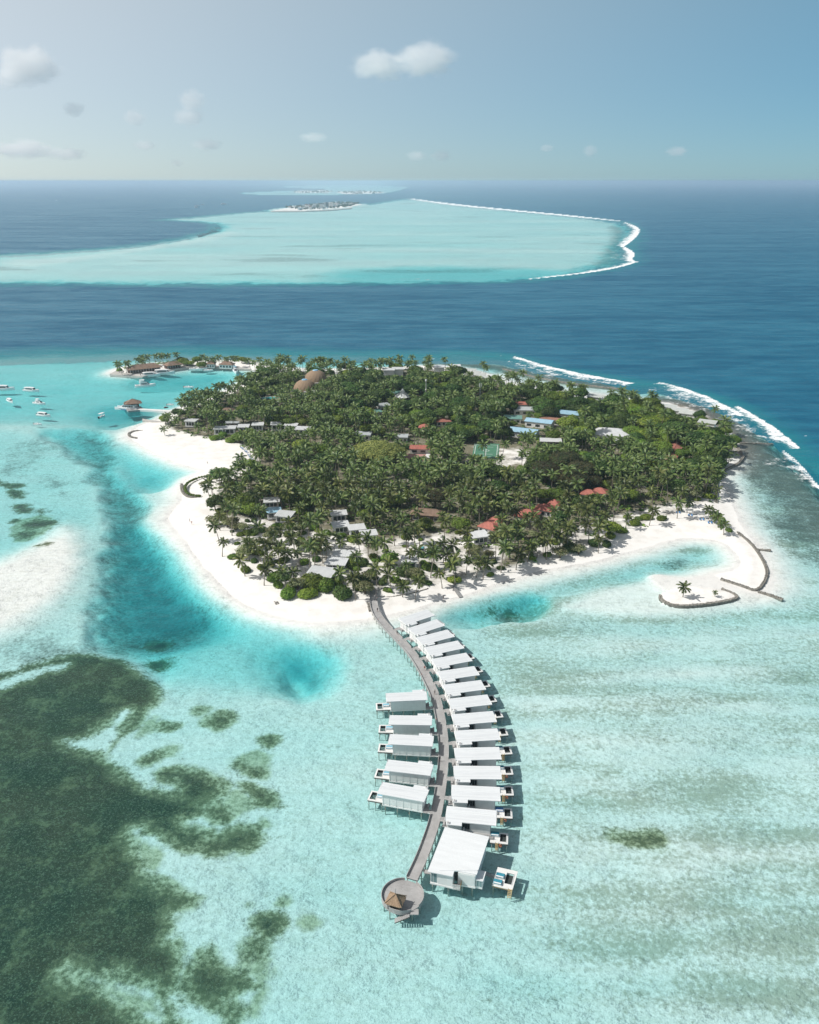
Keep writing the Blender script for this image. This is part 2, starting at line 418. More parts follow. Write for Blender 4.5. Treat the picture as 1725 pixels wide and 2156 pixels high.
for pts in ([(905,480),(950,455),(1000,455),(1025,480),(1000,500),(960,525),(910,500)], [(845,440),(880,425),(905,435),(870,450)], [(670,500),(720,495),(775,510),(750,525),(700,520)],
            [(1130,560),(1160,540),(1215,550),(1215,580),(1180,600),(1150,590)], [(1055,760),(1100,755),(1150,790),(1225,820),(1200,860),(1140,850),(1110,800)],
            [(895,870),(960,830),(1000,850),(1010,890),(1000,920),(930,915)], [(1120,1370),(1150,1330),(1200,1315),(1235,1350),(1210,1400),(1170,1425),(1130,1400)],
            [(1050,1490),(1080,1450),(1130,1435),(1165,1480),(1150,1500),(1120,1510),(1070,1515)], [(770,1660),(800,1590),(840,1530),(900,1485),(950,1510),(1000,1570),(1080,1600),(1130,1640),(1060,1660),(980,1690),(950,1730),(870,1710)],
            [(980,1720),(1050,1710),(1070,1760),(1040,1790),(990,1770)], [(1020,655),(1050,640),(1090,690),(1140,690),(1160,720),(1100,730),(1090,705),(1030,688)], [(600,650),(700,600),(720,640),(640,690)]):
    grass = cover(grass, ZB(pts))
for pts in ([(280,580),(330,570),(420,530),(545,430),(575,445),(520,560),(480,640),(420,630),(340,610)], [(265,1560),(400,1578),(560,1618),(700,1672),(720,1800),(700,1833),(640,1770),(480,1690),(330,1620)],
            [(-40,330),(90,275),(270,235),(280,245),(110,300),(0,340)], [(480,650),(560,660),(680,720),(800,780),(790,800),(680,790),(560,720)], [(550,950),(640,950),(760,1040),(720,1060),(640,1080),(600,1030)]):
    grass = cover(grass, ZB(pts), 1, False)
for pts in ([(6,1028),(30,1020),(52,1030),(48,1042),(20,1042)], [(22,1056),(48,1050),(72,1062),(60,1074),(30,1072)], [(40,1092),(80,1082),(130,1084),(118,1096),(80,1104),(45,1108)], [(28,1112),(70,1108),(92,1114),(60,1126),(34,1126)], [(72,1066),(88,1062),(96,1070),(80,1076)], [(20,1084),(36,1080),(40,1088),(24,1094)], [(98,1104),(112,1102),(108,1110)], [(68,1145),(105,1140),(110,1145),(70,1152)], [(-10,1000),(20,1010),(50,1010),(48,1020),(0,1020)],
            [(1285,1750),(1310,1745),(1370,1745),(1410,1760),(1400,1775),(1340,1768),(1300,1765)],
            [(300,1320),(340,1305),(362,1312),(350,1330),(310,1340)], [(300,1370),(350,1360),(370,1375),(340,1392),(310,1392)],
            [(1060,1268),(1080,1261),(1090,1266),(1082,1272)], [(1030,1272),(1040,1270),(1038,1276)]):
    grass = cover(grass, pts)
grass = np.where(grass > 0, grass, grass)
algae = np.full(TX.shape, -6.0)
for pts in ([(1000,650),(1100,600),(1190,620),(1200,720),(1160,750),(1080,730),(1020,690)], [(895,870),(960,830),(1020,780),(1080,790),(1125,850),(1060,900),(1000,925),(920,920)], [(1000,1560),(1050,1510),(1190,1480),(1195,1640),(1150,1740),(1100,1795),(1060,1795),(1080,1700),(1130,1640)],
            [(1120,1370),(1150,1325),(1215,1310),(1255,1350),(1235,1405),(1170,1435),(1125,1405)], [(1310,1350),(1370,1330),(1415,1350),(1390,1385),(1330,1385)], [(1070,1270),(1105,1270),(1110,1295),(1075,1295)], [(1200,1275),(1260,1255),(1270,1280),(1220,1300)], [(1130,920),(1160,905),(1195,920),(1180,945),(1140,945)],
            [(580,640),(700,590),(780,575),(800,600),(760,640),(680,680),(600,690)], [(1010,1070),(1110,1040),(1150,990),(1140,1050),(1060,1085),(920,1075),(780,1045)], [(600,1000),(720,1040),(700,1140),(640,1150),(600,1090)], [(330,1610),(560,1640),(700,1700),(760,1800),(600,1780),(420,1690)],
            [(640,460),(700,440),(700,520),(620,560),(560,560)], [(740,1310),(830,1320),(780,1390),(740,1370)], [(905,480),(950,450),(1010,452),(1032,480),(1000,505),(960,530),(905,505)], [(1125,560),(1160,535),(1222,548),(1220,585),(1180,605),(1145,592)], [(20,440),(130,520),(60,640),(-80,640),(-60,480)]):
    algae = cover(algae, ZB(pts))
algae = cover(algae, [(20,1090),(100,1070),(125,1095),(60,1135),(20,1130)])
_halo = np.clip(grass + 1.3 + 1.6 * fbm(TX / 14, TY / 14, 83, 2), -6, 6)
algae = np.where((TY < 240) & (TX > -95), np.maximum(algae, _halo), algae)
# dark rubble and reef rock: the eastern reef flat, the channel floor, the strip behind the far reef's surf
rock = np.zeros(TX.shape)
rock = paint(rock, [(1340,818),(1420,830),(1500,855),(1570,890),(1640,950),(1725,1040),(1830,1160),(1725,1115),(1640,1040),(1570,985),(1545,930),(1490,880),(1400,845)], 1.0, 12, 3, 1)
rock = paint(rock, [(1000,760),(1080,765),(1200,790),(1320,812),(1320,820),(1180,805),(1060,780),(1000,770),(880,762),(880,756)], .85, 10, 3, 1)
rock = paint(rock, [(1530,985),(1570,990),(1600,1050),(1640,1120),(1725,1180),(1900,1260),(1900,1160),(1725,1040),(1640,960),(1580,930)], .75, 22, 5, 1)
rock = paint(rock, [(150,900),(222,903),(232,955),(262,1028),(300,1036),(301,1062),(292,1098),(300,1130),(290,1200),(300,1260),(270,1330),(195,1345),(200,1310),(236,1232),(240,1196),(226,1140),(240,1100),(226,1058),(212,1004),(160,940)], .62, 10, 2.5, 1)
rock = paint(rock, [(240,1110),(300,1125),(350,1180),(400,1240),(430,1290),(380,1330),(300,1350),(215,1345),(205,1310),(240,1240),(248,1180)], .62, 14, 3, 1)
rock = paint(rock, [(40,920),(150,905),(200,940),(180,960),(110,940),(70,965),(50,1000),(0,1000),(0,960)], .36, 9, 3, 1)
rock = paint(rock, [(90,990),(130,1010),(170,1060),(160,1075),(120,1040)], .5, 7, 3, 1)
rock = paint(rock, [(0,1340),(100,1330),(200,1335),(250,1365),(150,1385),(0,1410)], .45, 8, 2, 1)
rock = paint(rock, [(1050,1268),(1085,1255),(1100,1264),(1092,1276),(1060,1278)], .6, 4, 2, 1)
rock = paint(rock, [(1400,1186),(1430,1168),(1456,1172),(1440,1184),(1415,1192)], .48, 4, 2, 1)
rock = paint(rock, [(1270,470),(1330,480),(1310,520),(1310,550),(1240,565),(1255,540),(1290,500)], .5, 25, 6, 1)
rock = np.maximum(rock, .42 * sstep(.15, .55, fbm(TX / 260, TY / 90, 71)) * (TY > 1000))
# loose speckle of the eastern lagoon in streaks that follow the swell
speck = 0.36 + 0.62 * fbm(TX / 42, TY / 6.5, 51, 5) + 0.25 * fbm(TX / 150, TY / 25, 55, 2)
_e = sstep(5, 40, TX - 5) * (TY < 760)
speck = speck * (0.30 + .70 * _e) + 0.06
for pts, a in (([(1110,1540),(1230,1545),(1240,1565),(1130,1562)], .5), ([(1310,1520),(1390,1518),(1400,1545),(1320,1545)], .55), ([(1390,1605),(1560,1600),(1570,1640),(1400,1635)], .6), ([(1250,1612),(1300,1610),(1300,1632),(1250,1632)], .6), ([(1450,1650),(1560,1660),(1540,1690),(1440,1675)], .55), ([(1150,1975),(1400,1960),(1420,2000),(1180,2010)], .5), ([(1480,2040),(1660,2060),(1640,2100),(1480,2080)], .4)):
    speck = paint(speck, pts, 1.0, 7, 2, 1, a)
speck = np.clip(speck * (.85 + .35 * sstep(5, 40, TX)), 0, 1) * sstep(.4, 1.3, depth)
rough = sstep(.45, 1.4, depth)
litter = sstep(-2, 5, sdf(GP(smooth_poly(VEG, 1)), TX, TY, margin=10) + WAN)
for _z in ([(440,1085),(560,1098),(650,1112),(760,1140),(790,1180),(790,1262),(640,1270),(520,1230),(450,1150)], [(1040,1230),(1170,1120),(1300,1090),(1420,1060),(1500,1040),(1520,1075),(1420,1100),(1300,1160)], [(780,1262),(790,1140),(1000,1120),(1080,1130),(1060,1215),(960,1245),(850,1262)], [(1050,950),(1110,950),(1120,985),(1050,985)]):
    litter = litter * (1 - .45 * sstep(-4, 4, sdf(GP(_z), TX, TY, margin=12) + WAN))

# --- foam
foam = np.zeros(TX.shape)
fr = 0.55 + 0.6 * fbm(TX / 9, TY / 6, 77)
def surf(pts, w0, w1, amount=1.0, trail=0.0):
    """breaking line: sharp seaward edge (first side), ragged wash behind it"""
    global foam
    line = GP(smooth_line(pts, 2)); n = len(line)
    best = np.full(TX.shape, 1e9); tt = np.zeros(TX.shape); side = np.zeros(TX.shape)
    lo = line.min(0) - 90; hi = line.max(0) + 90
    m = (TX > lo[0]) & (TX < hi[0]) & (TY > lo[1]) & (TY < hi[1])
    px, py = TX[m], TY[m]; b = best[m]; t_ = tt[m]; sd = side[m]
    for i in range(n - 1):
        ax, ay = line[i]; ex, ey = line[i + 1] - line[i]
        L = ex * ex + ey * ey + 1e-9
        t = np.clip(((px - ax) * ex + (py - ay) * ey) / L, 0, 1)
        dx = px - ax - t * ex; dy = py - ay - t * ey
        d = dx * dx + dy * dy; k = d < b
        b = np.where(k, d, b); t_ = np.where(k, (i + t) / (n - 1), t_)
        sd = np.where(k, np.sign(ex * dy - ey * dx), sd)
    d = np.sqrt(b) * sd                           # positive = left of the line's direction = seaward
    prof = np.sin(np.pi * np.clip(t_, 0, 1)) ** 0.45
    w = (w0 + (w1 - w0) * t_) * prof * (0.35 + 1.25 * np.clip(fr[m], 0, 1.2))
    f = np.where(d > 0, 1 - sstep(0, .18 * w + .4, d), np.clip(1.05 - .8 * (-d) / w, 0, 1) * (1 - sstep(.9 * w, 1.2 * w, -d)))
    f2 = trail * np.where(d < 0, 1 - sstep(w * .6, 4.2 * w, -d), 0) * prof
    foam[m] = np.maximum(foam[m], np.maximum(f * amount * (.86 if py.mean() < 1100 else 1), f2))
surf([(1085,750),(1130,765),(1190,780),(1260,794),(1335,807)], 14, 20, 1, .45)
surf([(1070,760),(1110,772),(1180,790),(1250,801)], 3, 5, .8, .3)
surf([(1240,799),(1290,808),(1330,811)], 4, 5, .8, .3)
surf([(1388,804),(1430,814),(1480,832),(1530,855),(1565,876)], 11, 22, 1, .5)
surf([(1420,815),(1470,836),(1510,852)], 3, 4, .8, .4)
surf([(1553,854),(1590,876),(1640,908),(1684,946)], 8, 20, 1, .5)
surf([(1650,948),(1680,972),(1705,1000),(1730,1032)], 6, 7, .85, .45)
surf([(1046,747),(1058,749)], 2.5, 2.5, .8); surf([(874,755),(888,756)], 2, 2, .7); surf([(900,755),(925,756)], 2, 2, .7); surf([(1000,757),(1030,762)], 2, 2, .6)
surf([(1692,916),(1700,919)], 2, 2, .9); surf([(1660,880),(1668,884)], 2, 2, .7)
surf([(230,771),(262,775)], 2.2, 2, .6, .3); surf([(200,774),(240,779)], 2, 2, .5, .3)
surf([(868,418),(950,429),(1080,442),(1200,453),(1316,466)], 190, 75, 1, .15)
surf([(1318,468),(1350,481),(1338,500),(1312,520)], 30, 34, 1, .3)
surf([(1316,520),(1338,533),(1328,548),(1345,552)], 28, 22, 1, .4)
surf([(1344,549),(1310,561),(1230,575),(1120,588)][::-1], 9, 16, 1, .25) if False else surf([(1345,550),(1305,563),(1230,576),(1112,588)], 26, 14, 1, .3)
surf([(870,586),(918,590)], 7, 7, .8)
surf([(780,391),(835,392),(860,394)], 200, 300, .8)
surf([(150,526),(330,510)], 6, 6, .35)

def grid_mesh(name, zz, keep, attrs, mats):
    idx = np.arange(NX * NY).reshape(NY, NX)
    q = np.stack([idx[:-1, :-1].ravel(), idx[:-1, 1:].ravel(), idx[1:, 1:].ravel(), idx[1:, :-1].ravel()], 1)
    q = q[keep(q)]
    used = np.zeros(NX * NY, bool); used[q.ravel()] = True
    remap = np.cumsum(used) - 1
    q = remap[q]
    co = np.stack([TX[used], TY[used], zz[used]], 1).astype(np.float32)
    me = bpy.data.meshes.new(name)
    me.vertices.add(len(co)); me.vertices.foreach_set("co", co.ravel())
    me.loops.add(q.size); me.loops.foreach_set("vertex_index", q.ravel().astype(np.int32))
    me.polygons.add(len(q))
    me.polygons.foreach_set("loop_start", np.arange(0, q.size, 4, dtype=np.int32))
    me.polygons.foreach_set("use_smooth", np.ones(len(q), bool))
    for an, arr in attrs.items():
        a = me.attributes.new(an, 'FLOAT', 'POINT'); a.data.foreach_set("value", arr[used].astype(np.float32))
    for mm in mats: me.materials.append(MATS[mm])
    me.update(calc_edges=True)
    o = bpy.data.objects.new(name, me); COL.objects.link(o); o["kind"] = "structure"
    return o

# --- materials of bottom, beach and water
def attr(n, name): return N(n, "ShaderNodeAttribute", attribute_name=name).outputs["Fac"]
def maprange(n, l, src, a, b, c=0.0, d=1.0, smooth=True):
    m = N(n, "ShaderNodeMapRange", interpolation_type='SMOOTHSTEP' if smooth else 'LINEAR', i_1=a, i_2=b, i_3=c, i_4=d)
    l.new(src, m.inputs[0]); return m.outputs[0]
def mathn(n, l, op, a, b=None):
    m = N(n, "ShaderNodeMath", operation=op)
    for k, s in enumerate((a, b)):
        if s is None: continue
        if isinstance(s, (int, float)): m.inputs[k].default_value = s
        else: l.new(s, m.inputs[k])
    return m.outputs[0]
def mixc(n, l, fac, a, b):
    m = N(n, "ShaderNodeMix", data_type='RGBA')
    for k, s in ((0, fac), (6, a), (7, b)):
        if isinstance(s, tuple): m.inputs[k].default_value = (*s, 1)
        elif isinstance(s, (int, float)): m.inputs[k].default_value = s
        else: l.new(s, m.inputs[k])
    return m.outputs[2]
def wnoise(n, l, scale, detail=4.0, rough=.6, stretch=(1, 1, 1), loc=(0, 0, 0)):
    g = N(n, "ShaderNodeNewGeometry"); mp = N(n, "ShaderNodeMapping"); mp.inputs["Scale"].default_value = stretch; mp.inputs["Location"].default_value = loc
    l.new(g.outputs["Position"], mp.inputs["Vector"])
    t = N(n, "ShaderNodeTexNoise", i_Scale=scale, i_Detail=detail, i_Roughness=rough)
    l.new(mp.outputs[0], t.inputs["Vector"]); return t.outputs["Fac"]

def mat_seabed():
    m, n, l = new_mat("seabed")
    fine = wnoise(n, l, .75, 5, .7); mid = wnoise(n, l, .16, 4, .6); big = wnoise(n, l, .03, 3, .5)
    rip = wnoise(n, l, .55, 3, .6, (.35, 1, 1), (13, 5, 0))
    sand = mixc(n, l, mathn(n, l, 'MULTIPLY', maprange(n, l, fine, .3, .72), maprange(n, l, attr(n, "rough"), 0, 1, .25, 1, False)), (.88, .87, .84), (.70, .70, .675))
    sand = mixc(n, l, mathn(n, l, 'MULTIPLY', maprange(n, l, rip, .45, .7), .35), sand, (.55, .55, .47))
    gr_ = wnoise(n, l, 2.3, 3, .75, (1, 1, 1), (3, 8, 0))  # fine grain; on the sand it imitates sunlight caustics in the colour
    sand = mixc(n, l, mathn(n, l, 'MULTIPLY', maprange(n, l, gr_, .48, .66, 0, .45), attr(n, "rough")), sand, (.46, .50, .47))
    sand = mixc(n, l, maprange(n, l, gr_, .30, .46, .5, 0), sand, (.93, .93, .91))
    # speckle
    sp = mathn(n, l, 'ADD', mathn(n, l, 'MULTIPLY', fine, .75), mathn(n, l, 'MULTIPLY', mid, .25))
    sp = mathn(n, l, 'ADD', sp, mathn(n, l, 'MULTIPLY', attr(n, "speck"), .34))
    col = mixc(n, l, mathn(n, l, 'MULTIPLY', maprange(n, l, sp, .58, .84), .72), sand, (.33, .33, .24))
    # algae
    al = mathn(n, l, 'ADD', attr(n, "algae"), mathn(n, l, 'MULTIPLY', mathn(n, l, 'SUBTRACT', mid, .5), 7.0))
    acol = mixc(n, l, maprange(n, l, fine, .35, .65), (.52, .53, .36), (.25, .27, .15))
    col = mixc(n, l, mathn(n, l, 'MULTIPLY', maprange(n, l, al, -1.2, 1.6), .85), col, acol)
    # rock and rubble
    rf = mathn(n, l, 'ADD', attr(n, "rock"), mathn(n, l, 'MULTIPLY', mathn(n, l, 'SUBTRACT', mid, .5), .75))
    rf = mathn(n, l, 'ADD', rf, mathn(n, l, 'MULTIPLY', mathn(n, l, 'SUBTRACT', fine, .5), .9))
    col = mixc(n, l, maprange(n, l, rf, .12, .85), col, mixc(n, l, big, (.12, .12, .105), (.20, .18, .15)))
    # sea grass
    gr = mathn(n, l, 'ADD', mathn(n, l, 'ADD', attr(n, "grass"), .2), mathn(n, l, 'MULTIPLY', mathn(n, l, 'SUBTRACT', mid, .5), 9.0))
    gr = mathn(n, l, 'ADD', gr, mathn(n, l, 'MULTIPLY', mathn(n, l, 'SUBTRACT', fine, .5), 7.0))
    gr = mathn(n, l, 'ADD', gr, mathn(n, l, 'MULTIPLY', mathn(n, l, 'SUBTRACT', gr_, .5), 3.0))
    gmix = mixc(n, l, maprange(n, l, big, .35, .65), (.036, .044, .024), (.066, .058, .030))
    gcol = mixc(n, l, maprange(n, l, fine, .50, .78), gmix, (.15, .18, .10))
    gcol = mixc(n, l, maprange(n, l, wnoise(n, l, .06, 5, .7, (1, 1, 1), (40, 9, 0)), .66, .80, 0, .55), gcol, (.33, .36, .27))
    pat = wnoise(n, l, .11, 5, .7, (1, 1, 1), (71, 33, 0))
    gcol = mixc(n, l, maprange(n, l, pat, .50, .66, 0, .7), gcol, mixc(n, l, maprange(n, l, fine, .4, .6), (.10, .11, .055), (.20, .205, .11)))
    gcol = mixc(n, l, maprange(n, l, gr_, .50, .70, 0, .6), gcol, (.24, .265, .18))
    thin = mixc(n, l, maprange(n, l, fine, .38, .62), (.25, .255, .15), (.13, .14, .075))
    gcol = mixc(n, l, maprange(n, l, gr, .6, 4.6), thin, gcol)
    col = mixc(n, l, maprange(n, l, gr, -1.9, 1.9), col, gcol)
    b = N(n, "ShaderNodeBsdfDiffuse"); l.new(col, b.inputs[0])
    bp = N(n, "ShaderNodeBump", i_Strength=.6, i_Distance=.35); l.new(fine, bp.inputs["Height"]); l.new(bp.outputs[0], b.inputs["Normal"])
    out = N(n, "ShaderNodeOutputMaterial"); l.new(b.outputs[0], out.inputs[0])
mat_seabed()
def mat_beach():
    m, n, l = new_mat("beach_sand")
    fine = wnoise(n, l, 1.6, 5, .7); mid = wnoise(n, l, .18, 4, .6); big = wnoise(n, l, .05, 4, .55)
    col = mixc(n, l, maprange(n, l, mid, .35, .7), (.85, .825, .79), (.745, .72, .68))
    g = N(n, "ShaderNodeNewGeometry"); sx = N(n, "ShaderNodeSeparateXYZ"); l.new(g.outputs["Position"], sx.inputs[0])
    wet = maprange(n, l, mathn(n, l, 'ADD', sx.outputs[2], mathn(n, l, 'MULTIPLY', big, .25)), .12, .40, .75, 0)
    col = mixc(n, l, mathn(n, l, 'MULTIPLY', maprange(n, l, fine, .55, .8, 0, .6), maprange(n, l, wet, 0, .5, 1, 0)), col, (.60, .57, .52))
    wr = wnoise(n, l, .35, 5, .7, (1, 1, 1), (17, 3, 0)); col = mixc(n, l, mathn(n, l, 'MULTIPLY', maprange(n, l, wr, .62, .74, 0, .5), maprange(n, l, wet, 0, .5, 1, 0)), col, (.50, .45, .37))
    col = mixc(n, l, wet, col, (.81, .80, .775))
    li = mathn(n, l, 'ADD', attr(n, "litter"), mathn(n, l, 'MULTIPLY', mathn(n, l, 'SUBTRACT', mid, .5), 1.2))
    lcol = mixc(n, l, maprange(n, l, fine, .35, .7), (.24, .215, .155), (.10, .105, .06))
    col = mixc(n, l, maprange(n, l, li, .35, 1.0), col, lcol)
    rk = mathn(n, l, 'ADD', attr(n, "rock"), mathn(n, l, 'MULTIPLY', mathn(n, l, 'SUBTRACT', mid, .5), 1.0))
    col = mixc(n, l, maprange(n, l, rk, .3, .9), col, (.20, .185, .15))
    b = N(n, "ShaderNodeBsdfPrincipled", i_Roughness=.95); b.inputs["Specular IOR Level"].default_value = .1; l.new(col, b.inputs[0])
    bp = N(n, "ShaderNodeBump", i_Strength=.5, i_Distance=.15); l.new(fine, bp.inputs["Height"]); l.new(bp.outputs[0], b.inputs["Normal"])
    out = N(n, "ShaderNodeOutputMaterial"); l.new(b.outputs[0], out.inputs[0])
mat_beach()
def mat_sea():
    m, n, l = new_mat("sea_water")
    dep = attr(n, "depth")
    w1 = wnoise(n, l, .045, 4, .55, (.55, 1, 1)); w2 = wnoise(n, l, .33, 4, .6, (.6, 1, 1)); w3 = wnoise(n, l, 1.1, 2, .6)
    dep = mathn(n, l, 'MULTIPLY', dep, maprange(n, l, w1, .2, .8, .86, 1.14, False))
    def ex(k): return mathn(n, l, 'POWER', math.e, mathn(n, l, 'MULTIPLY', dep, -k))
    tint = N(n, "ShaderNodeCombineColor"); 
    for k, c in enumerate((.188, .026, .018)): l.new(ex(c), tint.inputs[k])
    tr = N(n, "ShaderNodeBsdfTransparent"); l.new(tint.outputs[0], tr.inputs[0])
    sc = N(n, "ShaderNodeBsdfDiffuse")
    st1 = wnoise(n, l, .012, 5, .65, (.22, 1, 1), (5, 2, 0)); st2 = wnoise(n, l, .07, 4, .65, (.3, 1, 1), (9, 4, 0))
    stk = mathn(n, l, 'ADD', mathn(n, l, 'MULTIPLY', st1, .5), mathn(n, l, 'MULTIPLY', st2, .5))
    scol = mixc(n, l, maprange(n, l, dep, 3, 9), (.016, .27, .31), (.010, .185, .222))
    scol = mixc(n, l, maprange(n, l, dep, 9, 32), scol, mixc(n, l, maprange(n, l, stk, .38, .62), (.004, .083, .158), (.008, .138, .225)))  # streaks put the shading of wind ripples into the deep water's colour
    l.new(scol, sc.inputs[0])
    body = N(n, "ShaderNodeMixShader")
    s = mathn(n, l, 'SUBTRACT', 1.0, ex(.035)); s = mathn(n, l, 'MAXIMUM', s, maprange(n, l, dep, 2.2, 13)); l.new(s, body.inputs[0]); l.new(tr.outputs[0], body.inputs[1]); l.new(sc.outputs[0], body.inputs[2])
    # waves
    h = mathn(n, l, 'ADD', mathn(n, l, 'MULTIPLY', w2, .8), mathn(n, l, 'ADD', mathn(n, l, 'MULTIPLY', w1, 2.2), mathn(n, l, 'MULTIPLY', w3, .12)))
    bp = N(n, "ShaderNodeBump", i_Strength=.8, i_Distance=1.0); l.new(h, bp.inputs["Height"])
    l.new(bp.outputs[0], sc.inputs["Normal"])
    gl = N(n, "ShaderNodeBsdfGlossy", i_Roughness=.16); l.new(bp.outputs[0], gl.inputs["Normal"])
    fr = N(n, "ShaderNodeFresnel", i_IOR=1.333); l.new(bp.outputs[0], fr.inputs["Normal"])
    frs = mathn(n, l, 'MULTIPLY', fr.outputs[0], maprange(n, l, stk, .36, .64, .22, .55))
    surf_ = N(n, "ShaderNodeMixShader"); l.new(frs, surf_.inputs[0]); l.new(body.outputs[0], surf_.inputs[1]); l.new(gl.outputs[0], surf_.inputs[2])
    # foam
    fo = N(n, "ShaderNodeBsdfDiffuse"); fo.inputs[0].default_value = (.88, .90, .90, 1)
    fa = attr(n, "foam"); fn = mathn(n, l, 'ADD', mathn(n, l, 'MULTIPLY', wnoise(n, l, .09, 5, .7), .55), mathn(n, l, 'MULTIPLY', wnoise(n, l, .5, 5, .75), .45))
    fnn = maprange(n, l, fn, .32, .68, 0, 1, False)
    ff = maprange(n, l, mathn(n, l, 'SUBTRACT', mathn(n, l, 'ADD', fa, mathn(n, l, 'MULTIPLY', fnn, mathn(n, l, 'MINIMUM', 1.0, mathn(n, l, 'MULTIPLY', fa, 4.0)))), 1.0), -.10, .32)
    fin = N(n, "ShaderNodeMixShader"); l.new(ff, fin.inputs[0]); l.new(surf_.outputs[0], fin.inputs[1]); l.new(fo.outputs[0], fin.inputs[2])
    out = N(n, "ShaderNodeOutputMaterial"); l.new(fin.outputs[0], out.inputs[0])
mat_sea()
_land = z > -0.12
seabed = grid_mesh("seabed", z, lambda q: ~_land[q].all(1) & (z[q] > -30).any(1), {"grass": grass, "algae": algae, "speck": speck, "rock": rock, "rough": rough}, ["seabed"])
seabed["label"] = "pale sandy seabed with dark sea grass under the lagoon"
beach = grid_mesh("beach", z, lambda q: _land[q].all(1), {"litter": litter, "rock": rock}, ["beach_sand"])
beach["label"] = "white coral sand of the island and its spits"
sea = grid_mesh("sea", np.zeros_like(z), lambda q: (z[q] < 0.35).any(1), {"depth": np.maximum(-z, 0.0), "foam": foam}, ["sea_water"])
sea["label"] = "clear turquoise lagoon and deep blue ocean"
sea.location.z = 0.0

def ground_z(x, y):
    """height of the land at a point (nearest grid vertex of the survey)"""
    j = np.searchsorted(_yr, y); j = min(max(j, 0), NY - 1)
    s = x / (_CP * y + CAM_H * _SP)
    i = min(max(np.searchsorted(_sv, s), 0), NX - 1)
    return float(z[j * NX + i])
# ================================================================== jetty, overwater villas, suite, round deck
plain("white_roof", (.73, .755, .765), .45, .04, .4, bump=.1, stretch=(.25, 1.6, 1))
plain("white_roof_dull", (.70, .725, .74), .45, .07, .5, bump=.1, stretch=(.25, 1.6, 1))
plain("white_wall", (.76, .77, .76), .6, .05, .6)
plain("white_trim", (.80, .80, .79), .5, .04, 1.0)
plain("grey_wood", (.37, .365, .36), .8, .16, .8, bump=.3, objvar=.05)
plain("plank_wood", (.45, .445, .44), .8, .17, .35, bump=.3, col2=(.31, .305, .30))
plain("dark_wood", (.10, .085, .07), .7, .2, 1.2)
plain("warm_wood", (.45, .27, .12), .6, .2, 2)
plain("yellow_wood", (.62, .47, .24), .6, .15, 2)
plain("pile", (.50, .49, .46), .8, .15, .8, col2=(.27, .28, .22))
plain("glass_dark", (.035, .045, .05), .12, .1, .5, spec=.8)
plain("glass_teal", (.20, .30, .31), .12, .1, .5, spec=.8)
plain("deck_white", (.78, .77, .75), .6, .05, .6)
plain("net_cord", (.045, .055, .055), .8, .2, 2)
plain("cushion_shaded", (.05, .27, .36), .85, .1, 2)  # blue cushion with the villa's shade put into its colour
plain("cushion_sunlit", (.24, .50, .62), .85, .1, 2)  # the same blue cushion with sunlight put into its colour
plain("cushion_blue", (.07, .23, .50), .85, .1, 2)
plain("towel_white", (.82, .83, .84), .9, .05, 2)
plain("lifebuoy", (.72, .20, .06), .5, .05, 2)
plain("terracotta_mat", (.55, .20, .10), .8, .1, 2)
plain("thatch", (.36, .26, .175), .95, .2, 3.0, bump=.7, col2=(.21, .145, .095))
plain("metal_grey", (.25, .29, .31), .4, .1, 1, metal=.5)

def roof_with_seams(mb, poly_fn, xs, zt):
    pass

